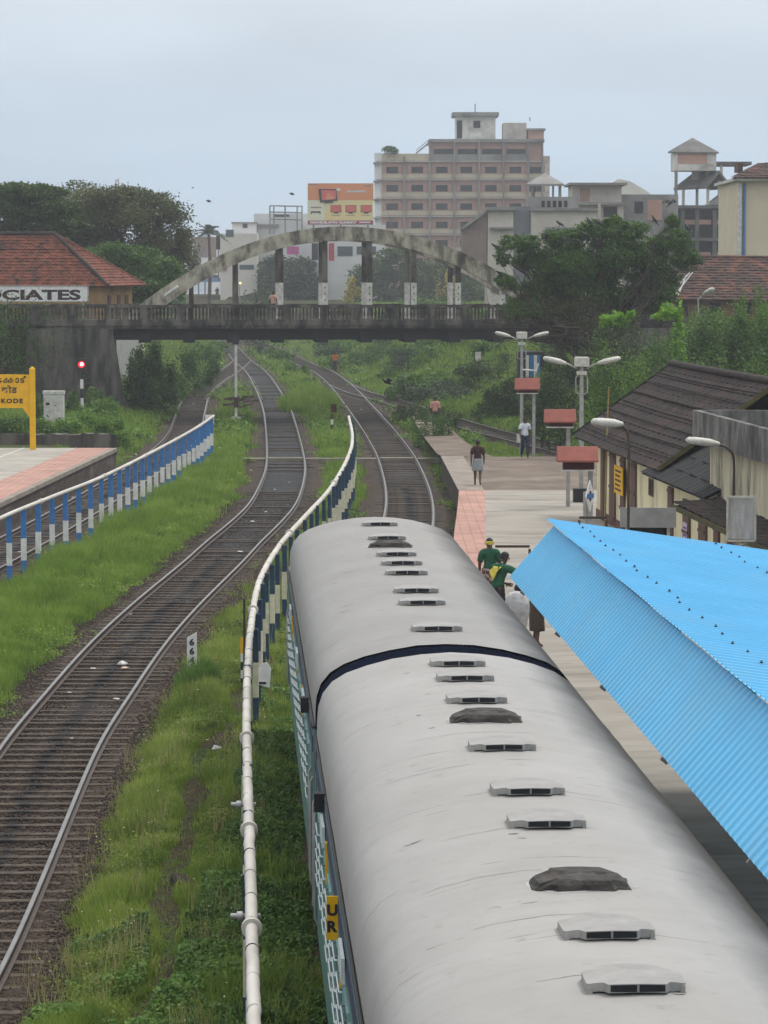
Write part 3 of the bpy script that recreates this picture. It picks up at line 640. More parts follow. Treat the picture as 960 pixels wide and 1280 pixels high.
def coach(y_near, label, plate=None):
    o0 = axis_at(y_near); c = empty('railway_coach', o0, ARZ, label, 'coach', 'coaches of the standing train')
    k = lambda b, name, mats, p=c: b.build(name, mats, p, local=True)
    b = MB(); b.smooth = True; nn = 44
    b.sheet([[(t + random.gauss(0, .0012), LEN*i/nn, z + (random.gauss(0, .0022) if 1 < j < 17 else 0)) for j, (t, z) in enumerate(RP)] for i in range(nn+1)])
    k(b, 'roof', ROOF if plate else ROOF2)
    # side walls with window openings
    wins = [1.75 + .8 + i*1.22 for i in range(14)]
    for s in (-1, 1):
        b = MB()
        def wall(y0, y1, z0, z1, m=0): b.m = m; b.box((s*1.60, (y0+y1)/2, (z0+z1)/2), (.05, y1-y0, z1-z0))
        wall(.0, .35, .95, 3.04); wall(LEN-.35, LEN, .95, 3.04)
        ys = [1.55] + [w for y in wins for w in (y-.42, y+.42) if y < LEN-2.0] + [LEN-1.55]
        wall(1.05, LEN-1.05, .95, 1.72); wall(1.05, LEN-1.05, 2.52, 3.04)
        prev = 1.05
        for y in [w for w in wins if w < LEN-2.0]:
            wall(prev, y-.42, 1.72, 2.52); prev = y+.42
        wall(prev, LEN-1.05, 1.72, 2.52)
        k(b, 'side_wall', teal)
        b = MB(); b.box((s*1.628, LEN/2, 2.86), (.012, LEN-.2, .2)); k(b, 'navy_band', cnavy)
        b = MB(); b.box((s*1.629, LEN/2, 1.60), (.014, LEN-2.4, .07)); k(b, 'waist_rail', tealpale)
        b = MB(); b.tube([(s*1.615, 0, 3.08), (s*1.622, LEN*.3, 3.10), (s*1.615, LEN*.6, 3.085), (s*1.615, LEN, 3.08)], .018, 6); k(b, 'gutter', M['black'])
        for y in [w for w in wins if w < LEN-2.0]:
            b = MB(); b.box((s*1.54, y, 2.12), (.03, .88, .84)); w = k(b, 'window', M['dark'])
            b = MB()
            for q in range(5):
                z = 1.83 + q*.145
                b.tube([(s*1.60, y-.42, z), (s*1.665, y-.36, z), (s*1.665, y+.36, z), (s*1.60, y+.42, z)], .010, 5)
            k(b, 'window_bars', barw, w)
            b = MB()
            for (cy, cz, dy, dz) in ((y, 1.715, .92, .05), (y, 2.525, .92, .05), (y-.44, 2.12, .05, .78), (y+.44, 2.12, .05, .78)): b.box((s*1.632, cy, cz), (.02, dy, dz))
            k(b, 'window_frame', tealpale, w)
        for y in (.70, LEN-.70):
            b = MB(); b.box((s*1.55, y, 2.0), (.04, .68, 2.0)); d = k(b, 'door', cnavy)
            for dy in (-.38, .38):
                b = MB(); b.tube([(s*1.62, y+dy, 1.05), (s*1.655, y+dy, 1.12), (s*1.655, y+dy, 2.35), (s*1.62, y+dy, 2.42)], .018, 6); k(b, 'handrail', M['galv'], d)
        for y in (5.6, 9.7, 14.2):
            b = MB(); b.box((s*1.637, y, 2.62), (.03, .12, .42)); k(b, 'yellow_strip', M['yellow'])
    for y in (4.4, 9.0, 15.0):      # raised shutters hinged under the gutter
        b = MB(); b.bar((-1.66, y-.4, 2.80), (-1.66, y+.4, 2.80), .03, .22); k(b, 'shutter', barw)
    # end walls and gangways
    for y, s in ((.01, -1), (LEN-.01, 1)):
        b = MB(); b.prism([(t*.985, y - s*.06, z-.025) for t, z in RP[1:-1]] + [(1.58, y-s*.06, .95), (-1.58, y-s*.06, .95)], (0, s*.05, 0)); k(b, 'end_wall', coachend)
        b = MB()
        for q in range(4): b.box((0, y+s*(.06+q*.085), 2.1), (1.25-.04*(q % 2), .07, 2.2-.04*(q % 2)))
        k(b, 'gangway', M['black'])
    b = MB(); b.box((0, LEN/2, .86), (2.9, LEN-.2, .2)); b.box((-1.2, 8.5, .58), (.5, 2.6, .4)); b.box((1.1, 11, .58), (.6, 1.8, .4)); k(b, 'underframe', M['black'])
    for y in (3.0, LEN-3.0):
        b = MB(); b.box((-1.05, y, .52), (.14, 3.1, .26)); b.box((1.05, y, .52), (.14, 3.1, .26)); b.box((0, y, .5), (2.0, .5, .24)); bg_ = k(b, 'bogie', M['black'])
        for dy in (-1.15, 1.15):
            b = MB()
            for s in (-1, 1): b.tube([(s*.80, y+dy, .17+.44), (s*.93, y+dy, .17+.44)], .44, 20)
            b.tube([(-1.1, y+dy, .61), (1.1, y+dy, .61)], .07, 8); k(b, 'wheelset', M['rail'], bg_)
    if plate is not None:
        yl = (Vector((0, plate, 0)) - o0).length
        y = (plate - o0.y)/AD.y; b = MB(); b.box((-1.685, y, 2.80), (.105, .03, .40)); p = k(b, 'class_plate', M['yellow'])
        for ch, z in (('U', 2.875), ('R', 2.725)):
            cu = text('letters', ch, .105, (0, 0, 0), M['black'], p, bold=.006)
            for v in cu.data.vertices: v.co += Vector((-1.685, y-.017, z)) + base_loc(p)
    return c
near_c = coach(axis_at(35.72).y - LEN*AD.y, 'nearer silver roofed coach, its roof filling the lower right, two vents under tarpaulin', plate=26.9)
far_c = coach(36.56, 'farther silver roofed coach beyond the dark gap, one vent wrapped in black')
# welded seams and scratches on the roofs
seam_m = mat('roof_seam', (.20,.185,.165), (.30,.285,.265), 6, .8); scr_m = mat('bare_scratch', (.045,.036,.030), (.12,.10,.085), 14, .9)
rr = random.Random(21)
def on_roof(c, t0, t1, y0, bow, w, name, m, n=16, jit=0.0):
    rows = []
    for i in range(n+1):
        f = i/n; t = t0+(t1-t0)*f; y = y0 + bow*math.sin(f*PI) + rr.uniform(-jit, jit); ww = w*(.35+.65*math.sin(f*PI)**.5) if i not in (0, n) else w*.15; ww *= rr.uniform(.7, 1.3); z = roof_z(t)+.0035
        rows.append([(t, y-ww/2, z), (t, y+ww/2, z)])
    b = MB(); b.sheet(rows); return b.build(name, m, c, local=True)
for c in (near_c, far_c):
    for i in range(11):
        y = 1.2 + i*1.72 + rr.uniform(-.2, .2); a = rr.uniform(-1.45, -.3); on_roof(c, a, min(1.3, a+rr.uniform(.5, 1.6)), y, rr.uniform(-.02, .03), .010, 'roof_seam', seam_m, 20, .004)
    for i in range(10):
        t = rr.uniform(-1.4, .6); y = rr.uniform(1.5, 18.5); l_ = rr.uniform(.05, .20); on_roof(c, t, t+l_, y, rr.uniform(-.03, .03), rr.uniform(.008, .022), 'scratch', scr_m, 6, .004)
# lamp boxes hanging on the left eaves near the coach ends
for c, ys in ((near_c, (15.5,)), (far_c, (2.4,))):
    for y in ys:
        b = MB(); b.box((-1.68, y, 3.02), (.11, .16, .2)); b.box((-1.68, y-.083, 3.02), (.07, .01, .08)); b.build('side_lamp', M['black'], c, local=True)
# roof ventilators: stepped plate with two dark mouths
def vent_proto():
    o = MB(); z0, z1 = .028, .084
    plan = [(-.315,-.15),(-.30,-.178),(-.245,-.180),(-.21,-.196),(-.185,-.262),(0,-.284),(.185,-.262),(.21,-.196),(.245,-.180),(.30,-.178),(.315,-.15)]
    full = plan + [(-x, -y) for x, y in plan]
    dome = lambda x, z: z - .026*(x/.315)**2
    top = [(x, y, dome(x, z1)) for x, y in full]; bot = [(x, y, dome(x, z0)) for x, y in full]; n = len(full)
    o.add(top + bot + [(0, 0, z1+.004)], [(2*n, i, (i+1) % n) for i in range(n)] + [(i+n, (i+1) % n + n, (i+1) % n, i) for i in range(n)] + [tuple(range(2*n-1, n-1, -1))])
    return o
def wrap_proto():
    """a ventilator bundled in tarpaulin: flat top, stepped ends, ragged skirt"""
    b = MB(); rr = random.Random(3); plan = [(-.33,-.10),(-.315,-.17),(-.22,-.19),(-.19,-.24),(-.06,-.255),(.07,-.26),(.19,-.24),(.22,-.19),(.315,-.17),(.33,-.10)]
    full = []
    for x, y in plan + [(-x, -y) for x, y in plan]: full.append((x, y))
    n = len(full); rings = []
    for sc_, z, j in ((1.20, -.035, .022), (1.12, .012, .016), (1.06, .055, .010), (1.0, .086, .006), (.90, .095, .004), (.45, .098, .005)):
        rings.append([(x*sc_*(1 if abs(x) < .25 or sc_ < 1.1 else 1.03)+rr.uniform(-j, j), y*sc_+rr.uniform(-j, j), z - .016*(x/.33)**2 - (.022 if abs(x) > .25 and z > .03 else 0) + rr.uniform(-j, j)*.8) for x, y in full])
    vs_ = [p for r in rings for p in r] + [(0, 0, .098)]
    b.add(vs_, [(q*n+i, q*n+(i+1) % n, (q+1)*n+(i+1) % n, (q+1)*n+i) for q in range(len(rings)-1) for i in range(n)] + [((len(rings)-1)*n+i, (len(rings)-1)*n+(i+1) % n, len(vs_)-1) for i in range(n)]); return b
VM = vent_proto(); WM = wrap_proto(); first = None; firstw = None
def put_vent(v, wrapped):
    global first, firstw
    p = gnd(480, v-5*(v-345)/877, 4.17); y = p.y; c = near_c if y < 36.2 else far_c
    s = (y - c.location.y)/AD.y; src = (firstw if wrapped else first)
    if src is None:
        if wrapped:
            o = WM.build('wrapped_vent', tarp, c, local=True); firstw = o
            b = MB(); rr = random.Random(4); ring = [(.41*math.cos(a)*rr.uniform(.85, 1.08), .33*math.sin(a)*rr.uniform(.85, 1.1)) for a in [2*PI*i/28 for i in range(28)]]
            zz = lambda t: roof_z(t) - 4.088 + .004; vs_ = [(0, 0, zz(0))]
            for f in (.5, 1): vs_ += [(x_*f, y_*f, zz(x_*f)) for x_, y_ in ring]
            b.add(vs_, [(0, 1+i, 1+(i+1) % 28) for i in range(28)] + [(1+i, 29+i, 29+(i+1) % 28, 1+(i+1) % 28) for i in range(28)]); b.build('sealing_smear', bitumen, o, local=True)
        else:
            o = VM.build('roof_vent', silver, c, local=True); first = o
            for sx_ in (-1, 1):
                b = MB(); b.prism([(sx_*.172, -.2665, .030), (sx_*.008, -.286, .032), (sx_*.008, -.286, .078), (sx_*.172, -.2665, .071)], (0, -.004, 0)); b.build('vent_mouth', M['dark'], o, local=True)
                for sy in (-1, 1):
                    b = MB(); b.box((sx_*.295, sy*.172, .012), (.03, .03, .07)); b.box((sx_*.295, sy*.172, -.02), (.04, .05, .05)); b.build('vent_foot', silver, o, local=True)
    else: o = copy_tree(src, c)
    o.location = (random.gauss(0, .008), s, 4.088); o.rotation_euler = (0, 0, random.gauss(0, .012))
for v in (1222,1157,1022,982,928,870,843,825,782,750,735,713,701,690,670,653): put_vent(v, False)
for v in (1097, 893, 679): put_vent(v, True)

# ------------------------------------------------------------------ blue corrugated canopy
def paint_blue():
    m = mat('blue_sheet_paint', (.118,.462,.75), (.100,.415,.69), .7, .45, c3=(.14,.42,.65), spec=.4); return m
BLUE = paint_blue()
e_far, r_far = at(637, 718, 46), at(692, 655, 46)
CDIR = (Vector((480+0, 0, 0)) - Vector((480, 0, 0)))
e_near = gnd(960, 1095, e_far.z); cdir = (Vector((e_near.x, e_near.y, 0)) - Vector((e_far.x, e_far.y, 0))).normalized()
cperp = Vector((-cdir.y, cdir.x, 0)); cperp = cperp if cperp.x > 0 else -cperp
canopy = empty('platform_canopy', (4.4, 30, PZ), 0, 'bright blue corrugated canopy with a steep side over the right platform', 'canopy')
CL = 36.0
def ribbed(o, dlong, across, length, pitch, hgt, prof, rows=2, name='roof_sheet', wob=0.0):
    """corrugations run along `across`; profile repeats along dlong"""
    nrm = dlong.cross(across).normalized(); nrm = nrm if nrm.z > 0 else -nrm
    b = MB(); cols = []; s = 0
    while s < length:
        for f, h in prof: cols.append((s + f*pitch, h*hgt))
        s += pitch
    R_ = []
    for k in range(rows+1):
        a = across*(k/rows); R_.append([o + dlong*s + a + nrm*h + (Vector((0, 0, 1))*wob*math.sin(s*1.3)*(1 if k == 0 else 0)) for s, h in cols])
    b.sheet(R_); b.build(name, BLUE, canopy); return b
trap = [(0, 0), (.50, 0), (.62, 1), (.86, 1), (.98, 0)]
across = e_far - r_far
ribbed(r_far + Vector((0, 0, -.03)), cdir, across, CL, .235, .021, trap, name='steep_sheet')
g_far = at(960, 690, 46); drop = (g_far.z - r_far.z)/(g_far.x - r_far.x)
right_across = Vector((0, 0, 0)) + cperp*6.4; right_across.z = drop*6.4 - .10
rf = r_far - cperp*.10 + Vector((0, 0, .065)) - cdir*.10
# right slope: ribs run across it, lapped over the steep side with a ragged lip
ribbed(rf, cdir, right_across, CL+.1, .25, .022, [(0, 0), (.30, 0), (.36, 1), (.44, 1), (.5, 0)], rows=3, name='roof_sheet', wob=.005)
bolt = None; nrm = right_across.cross(cdir).normalized(); nrm = nrm if nrm.z > 0 else -nrm
for f in (.07, .40, .73):
    for i in range(46):
        s = .4 + i*.75 + random.uniform(-.1, .1)
        if s > 33: break
        p = rf + cdir*s + right_across*(f + random.gauss(0, .004)) + nrm*.026
        if bolt is None:
            b = MB(); b.lathe([(0, .022), (.008, .022), (.008, .009), (.018, .006), (.018, -.004)], (0, 0, 0), 8); bolt = b.build('roof_bolt', M['black'], canopy, local=True); o = bolt
        else: o = bolt.copy(); COL.objects.link(o)
        o.location = p - base_loc(canopy)
# steel posts and rafters beneath
for i in range(7):
    s = 1.2 + i*5.2; c = r_far + cdir*s + cperp*2.6
    b = MB(); b.box((c.x, c.y, (PZ+c.z+drop*2.6-.25)/2), (.16, .16, c.z+drop*2.6-.25-PZ)); b.build('post', M['galv'], canopy)
    b = MB(); p = r_far + cdir*s + Vector((0, 0, -.17)); q = p + right_across*.96 + Vector((0, 0, -.02)); b.bar(p, q, .08, .14); b.bar(p + Vector((0, 0, -.02)), p + across*.95 + Vector((.05, 0, -.05)), .06, .08); b.build('rafter', M['galv'], canopy)
# ------------------------------------------------------------------ fences
def post_at(parent, p, top, bands, w, rz=0.0, deep=-.35):
    """flat painted post, bands = list of (material index, fraction)"""
    b = MB(); zb = tz(p.x, p.y); H = top - zb
    z = top
    for m, f in bands:
        h = H*f + (.4 if (m, f) == bands[-1] else 0); b.m = m; b.box((p.x, p.y, z-h/2), (w, .08, h), rz); z -= h
    return b
lf = spline([gnd(u, v, 1.85) for u, v in ((-70, 688), (0, 648), (65, 621), (130, 595), (200, 560), (245, 535), (267, 520))], .25)
lf = [p for p in lf if p.y < 146.5]
fence = empty('post_fence', (lf[0].x, lf[0].y, 0), 0, 'left fence of blue and white posts carrying a thin white pipe', 'fence')
acc = 0; last = lf[0]
for i, p in enumerate(lf):
    acc += (p-last).length; last = p
    if acc >= 2.15:
        acc = 0; j = random.uniform(-.02, .03); post_at(fence, p, p.z-.05, [(0, .40+j), (1, .32), (0, .28-j)], .16, random.gauss(0, .12)).build('post', [M['blue'], M['white']], fence)
b = MB(); b.tube(lf, .062, 8); pp = b.build('top_pipe', M['pipe'], fence)
for i in range(18, len(lf)-4, 46):
    b = MB(); b.tube([lf[i], lf[i+1]], .085, 8); b.build('collar', M['pipe'], pp)
e = at(262, 524, lf[-1].y+.3); b = MB(); b.box((e.x, e.y, e.z), (.42, .06, .42), bev=.01); b.build('end_board', M['white'], fence)
# middle fence with the white water pipe
mf = spline([gnd(u, v, 1.9) for u, v in ((324, 1420), (318, 1280), (313, 1100), (308.5, 920), (310, 830), (316, 765), (326, 722), (350, 681), (380, 647), (414, 609), (436, 569), (440.5, 545), (436, 521))], .25)
mf = smooth_pts(mf, 6)
fence2 = empty('post_fence', (mf[0].x, mf[0].y, 0), 0, 'fence of navy and cream posts between the tracks, carrying the fat white pipe', 'fence')
acc = 0; last = mf[0]; k = 0
for i, p in enumerate(mf):
    acc += (p-last).length; last = p
    if acc >= (2.45 if p.y > 57 else 3.4):
        acc = 0; k += 1; d, r = frame(mf, i); j = random.uniform(-.04, .04)
        q = p + r*((.10 if p.y > 57 else -.01) + random.uniform(-.02, .02))
        post_at(fence2, q, p.z+.03+random.uniform(-.08, .05), [(0, .36+j), (1, .36), (0, .28-j)], .105, random.gauss(0, .15)).build('post', [M['navy'], M['yellow'] if k in (19,) else M['cream']], fence2)
b = MB(); b.smooth = True; b.tube([p + Vector((random.gauss(0, .004), 0, random.gauss(0, .004))) for p in mf], [.066]*len(mf), 12); wp = b.build('water_pipe', M['pipe'], fence2)
for y in (30.5, 36.0, 43.2, 60.0, 78.0, 97.0):
    i = min(range(len(mf)), key=lambda a: abs(mf[a].y-y)); d = (mf[i+1]-mf[i]).normalized()
    b = MB(); b.tube([mf[i]-d*.05, mf[i]+d*.05], .108, 14); b.build('flange', M['pipe'], wp)
i0 = 0
for i in range(6, len(mf)-2, 5):
    if mf[i].y > 75: break
    d = (mf[i+1]-mf[i]).normalized(); w = .022 if (i//5) % 3 else .03
    b = MB(); b.tube([mf[i]-d*w/2, mf[i]+d*w/2], .069 if (i//5) % 2 else .0705, 12); b.build('joint_ring', M['dark'] if (i//5) % 4 == 1 else M['galv'], wp)
for y in (31.5, 38.3):
    i = min(range(len(mf)), key=lambda a: abs(mf[a].y-y)); p = mf[i]; b = MB(); b.tube([p + Vector((-.22, 0, -.09)), p + Vector((.10, 0, -.09))], .03, 8); b.tube([p + Vector((-.15, 0, -.09)), p + Vector((-.09, 0, -.09))], .05, 10); b.build('valve', M['galv'], wp)

# ------------------------------------------------------------------ trackside posts and signs
p = gnd(240, 846, .02); t = empty('distance_post', p, 0, 'short white post with black figures 6646 in tall grass', 'distance post')
b = MB(); b.prism([(p.x-.105, p.y, -.3), (p.x+.105, p.y, -.3), (p.x+.105, p.y, .98), (p.x-.105, p.y, .86)], (0, .06, 0)); po = b.build('post', M['white'], t)
for ch, z in (('6', .77), ('6', .575), ('4', .375), ('6', .17)): text('figure', ch, .15, (p.x, p.y-.004, z), M['black'], po, bold=.008)
ys = 62.6; c = at(313.5, 807, ys); t = empty('number_board', (c.x, ys, 0), 0, 'small yellow number board on two striped legs behind the white pipe', 'number board')
b = MB(); b.box((c.x, ys, c.z), (.44, .03, .34)); bo = b.build('board', M['yellow'], t)
text('figure', '6', .2, (c.x-.02, ys-.018, c.z), M['black'], bo, bold=.01); text('figure', '8', .2, (c.x+.13, ys-.018, c.z), M['black'], bo, bold=.01)
for dx in (-.19, .19):
    b = MB(); z = c.z-.17
    for q in range(4): b.m = q % 2; h = z/4+.1*(q == 3); b.box((c.x+dx, ys, z*(1-q/4)-z/8-.05*(q == 3)), (.05, .05, z/4+.1*(q == 3)))
    b.build('leg', [M['white'], M['black']], t)
b = MB(); c2 = at(305.5, 815, ys-.4); b.tube([(c2.x, ys-.4, -.2), (c2.x, ys-.4, 1.9)], .028, 6); b.build('steel_stake', M['rail'], None, 'rusty thin steel stake in front of the yellow number board', 'stake')
ys = 59.0; c = at(330, 844, ys); t = empty('marker_plate', (c.x, ys, 0), 0, 'white tilted plate with a black bar, right below the number board', 'marker plate')
b = MB(); b.prism([(c.x-.11, ys, c.z-.19), (c.x+.11, ys, c.z-.25), (c.x+.14, ys+.06, c.z+.12), (c.x+.06, ys+.06, c.z+.25), (c.x-.12, ys+.06, c.z+.2)], (0, .03, 0)); pl = b.build('plate', M['white'], t)
b = MB(); b.box((c.x-.03, ys-.004, c.z-.155), (.14, .012, .045)); b.build('black_bar', M['black'], pl)
b = MB(); b.box((c.x-.12, ys+.08, (c.z+.2)/2-.1), (.05, .05, c.z+.4)); b.build('stake', M['navy'], t)
# dwarf signal by the middle fence end, and the tall post under the bridge
p = gnd(415, 545, .0); t = empty('dwarf_signal', p, 0, 'low shunting signal with dark head and striped post at the fence end', 'signal')
b = MB()
for q in range(4): b.m = q % 2; b.box((p.x, p.y, .2+q*.28), (.13, .13, .28))
b.build('post', [M['white'], M['maroon']], t); b = MB(); b.box((p.x+.1, p.y-.02, 1.5), (.30, .22, .46)); b.box((p.x+.1, p.y-.16, 1.62), (.2, .08, .05)); b.build('signal_head', M['maroon'], t); b = MB(); b.box((p.x, p.y, -.05), (.45, .45, .25)); b.build('base', M['concrete_old'], t)
ys = 176.0; c = at(295, 500, ys); zb = tz(c.x, ys); t = empty('signal_post', (c.x, ys, zb), 0, 'slim white banded post standing in front of the bridge girder', 'signal')
zt = Z_(432, ys); b = MB()
for z0, z1, m in ((zb-.2, zb+.5, 0), (zb+.5, zb+.9, 0), (zb+.9, zb+1.5, 1), (zb+1.5, zt-.1, 0), (zt-.1, zt+.1, 0)): b.m = m; b.tube([(c.x, ys, z0), (c.x, ys, z1)], .085 if m == 0 else .13, 8)
b.build('post', [M['whitedirty'], M['maroon']], t); b = MB(); b.box((c.x, ys, zt+.32), (.36, .24, .5)); b.build('signal_head', M['black'], t); b = MB(); b.box((c.x, ys, zb+.1), (.55, .55, .5)); b.build('base', M['whitedirty'], t)
# lit red signal
ys = 168.0; zb = tz(X_(102, ys), ys); c = at(102, 455.5, ys); t = empty('signal', (c.x, ys, zb), 0, 'lit red signal on a black and white post by the abutment', 'signal')
b = MB(); zt = c.z-.3
segs = 5
for q in range(segs): b.m = (1, 0, 1, 0, 1)[q]; h = (zt-zb)/segs; b.tube([(c.x, ys, zb+q*h-.1*(q == 0)), (c.x, ys, zb+(q+1)*h)], .09, 8)
b.box((c.x, ys-.02, zt-.45), (.3, .1, .09)); b.box((c.x, ys-.02, zt-.15), (.3, .1, .12)); b.build('post', [M['white'], M['black']], t)
b = MB(); b.box((c.x, ys+.06, c.z-.03), (.46, .3, .72), bev=.03); hd = b.build('signal_head', M['black'], t)
b = MB(); b.tube([(c.x, ys-.10, c.z), (c.x, ys-.115, c.z)], .19, 20); b.build('red_ring', emit('red_glow', (.9, .01, .03), 1.0), hd)
b = MB(); b.tube([(c.x+.02, ys-.116, c.z+.01), (c.x+.02, ys-.128, c.z+.01)], .10, 20); b.build('lamp', emit('signal_lamp', (1.0, .55, .55), 3.0), hd)
b = MB(); b.box((c.x, ys-.2, c.z+.23), (.4, .25, .02)); b.build('hood', M['black'], hd)
# relay cabinet
ys = 160.0; c = at(67.5, 506, ys); zb = tz(c.x, ys); zt = Z_(490, ys); t = empty('relay_cabinet', (c.x, ys, zb), 0, 'pale grey two-door relay cabinet in weeds by the abutment', 'cabinet')
b = MB(); b.box((c.x, ys, (zb+zt)/2-.1), (1.06, .6, zt-zb+.2), bev=.02); b.build('body', mat('cabinet_paint', (.62,.62,.60), (.5,.5,.48), 3, .5), t)
b = MB(); b.box((c.x, ys, zt-.02), (1.14, .7, .16)); b.build('lid', M['whitedirty'], t)
for dx in (-.26, .26):
    b = MB(); b.box((c.x+dx, ys-.31, (zb+zt)/2), (.49, .025, zt-zb-.3)); d = b.build('door', M['whitedirty'], t)
    b = MB(); b.box((c.x+(.1 if dx > 0 else .0)+(-.3 if dx < 0 else 0), ys-.33, zt-.62 if dx < 0 else zt-.72), (.2 if dx < 0 else .12, .015, .14 if dx < 0 else .04)); b.build('name_plate' if dx < 0 else 'handle', M['black'], d)
# station name board
ys = 134.0; xr = X_(40.5, ys); zt = Z_(461, ys); z0, z1 = Z_(510, ys), Z_(467, ys)
t = empty('station_name_board', (xr, ys, PZ), 0, 'big yellow station name board with three lines of black lettering', 'name board')
bw = 6.2
for x in (xr, xr-bw-.27):
    b = MB(); b.box((x, ys, (PZ+zt)/2), (.25, .22, zt-PZ), bev=.015); b.add([(x-.125, ys-.11, zt), (x+.125, ys-.11, zt), (x+.125, ys+.11, zt), (x-.125, ys+.11, zt), (x, ys, zt+.12)], [(0,1,4),(1,2,4),(2,3,4),(3,0,4)]); b.build('post', M['yellow'], t)
b = MB(); b.prism([(xr-.127-bw, ys, z0), (xr-.127-.32, ys, z0), (xr-.127, ys, z0-.45), (xr-.127, ys, z1-.05), (xr-.127-bw, ys, z1+.06)], (0, .08, 0)); bo = b.build('board', M['yellow'], t)
k = ys/F
txt = lambda s, u0, u1, v0, v1, bold=.0: text('lettering', s, (v1-v0)*k, (X_((u0+u1)/2, ys), ys-.006, Z_((v0+v1)/2, ys)), M['black'], bo, width=(u1-u0)*k, bold=bold)
text('lettering', 'KOZHIKODE', 6*k, (X_(-1.5, ys), ys-.006, Z_(501.2, ys)), M['black'], bo, width=60*k, bold=.014, spacing=1.25)
# Malayalam and Devanagari lines, set glyph by glyph (photo pixels across the board)
for ch, u0, u1, v0, v1 in (('\u0d47', -5.5, 2.6, 472.6, 478.8), ('\u0d15', 4, 11.5, 472.4, 478.8), ('\u0d15', 10, 17.5, 472.4, 478.8), ('\u0d3e', 19, 24, 472.4, 478.8), ('\u0d1f', 25.2, 30.8, 472.4, 478.8), ('\u0d4d', 29.5, 32.8, 469.8, 472.6), ('\u0915\u094b\u0921', 1.5, 21.5, 481.3, 491.6)):
    text('lettering', ch, (v1-v0)*k, (X_((u0+u1)/2, ys), ys-.006, Z_((v0+v1)/2, ys)), M['black'], bo, width=(u1-u0)*k, bold=.012)
# low rubble wall behind the left platform
b = MB(); rows = []
for i in range(26):
    u = 20 + 138*i/25; g_ = gnd(u, 561, .2); rows.append([(g_.x, 140.2, .2), (g_.x, 140.2, 1.25+random.uniform(-.09, .06)), (g_.x, 140.75, 1.22+random.uniform(-.06, .05)), (g_.x, 140.75, .2)])
b.sheet(rows); b.build('rubble_wall', M['abut'], None, 'low dark rubble wall behind the far edge of the left platform', 'wall')

# ------------------------------------------------------------------ platform lamps and coach indicator boards
def lamp_head(parent, p, q, w=.15, name='lamp_head'):
    """cobra-head lantern from stem end p to tip q"""
    p = Vector(p); q = Vector(q); d = (q-p); l_ = d.length; d.normalize(); s = d.cross(Vector((0, 0, 1))).normalized(); u = s.cross(d)
    b = MB(); rows = []
    for t, ww, hh in ((0, .4, .5), (.12, .55, .7), (.3, .95, 1), (.7, 1, 1), (.92, .8, .8), (1, .45, .4)):
        c = p + d*l_*t; rows.append([c + s*ww*w*math.cos(a) + u*hh*w*.62*math.sin(a) for a in [2*PI*i/10 for i in range(11)]])
    b.smooth = True; b.sheet(rows); b.smooth = False; b.add(rows[-1][:10], [tuple(range(10))]); b.add(rows[0][:10], [tuple(range(9, -1, -1))])
    h = b.build(name, M['lampshell'], parent)
    b = MB(); rows = [[p + d*l_*t + s*x*w*.75 - u*w*.64 for x in (-1, 1)] for t in (.3, .9)]; b.sheet(rows); b.sheet([[v - u*.012 for v in r] for r in rows]); b.build('lens', M['lamplens'], h); return h
def twin_lamp(u, v, vtop, ys, arm, label, base=False, extra=False):
    x = X_(u, ys); zt = Z_(vtop, ys); z0 = PZ if ys < 129 else tz(x, ys)
    t = empty('platform_lamp', (x, ys, z0), 0, label, 'lamp post', 'twin armed platform lamps')
    b = MB(); b.tube([(x, ys, z0-.1), (x, ys, z0+1.6), (x, ys, zt)], [.085, .085, .06], 10); b.build('pole', M['galv'], t)
    b = MB(); b.box((x, ys, zt+.1), (.5, .34, .34), bev=.04); b.box((x, ys, zt-.28), (.34, .3, .12)); b.build('junction_box', M['lampshell'], t)
    for s in (-1, 1):
        b = MB(); b.tube([(x+s*.18, ys, zt-.12), (x+s*.45, ys-.02, zt+.02), (x+s*.62, ys-.03, zt+.07)], .035, 6); b.build('arm', M['galv'], t)
        lamp_head(t, (x+s*.55, ys-.02, zt+.06), (x+s*arm, ys-.15, zt+.24), .16)
        b = MB(); b.tube([(x+s*.09, ys, zt-.3), (x+s*.2, ys, zt-.45), (x+s*.2, ys, zt-.95), (x+s*.08, ys, zt-1.0)], .022, 5); b.build('bracket', M['galv'], t)
    if base: b = MB(); b.box((x, ys-.02, z0+.23), (.55, .5, .47), bev=.02); b.build('base_block', M['black'], t)
    if extra:
        b = MB(); b.tube([(x, ys, zt-1.5), (x+.7, ys, zt-1.55), (x+.78, ys, zt-1.2)], .045, 6); b.build('side_bracket', M['white'], t)
        b = MB(); b.box((x-.1, ys-.1, z0+1.0), (.25, .2, .4)); b.build('switch_box', M['whitedirty'], t)
    return t
twin_lamp(727, 0, 456, 103, 1.32, 'nearer twin armed lamp post with a square black base block', base=True)
twin_lamp(652, 0, 422, 141, 1.25, 'farther twin armed lamp post in front of the bridge end', extra=True)
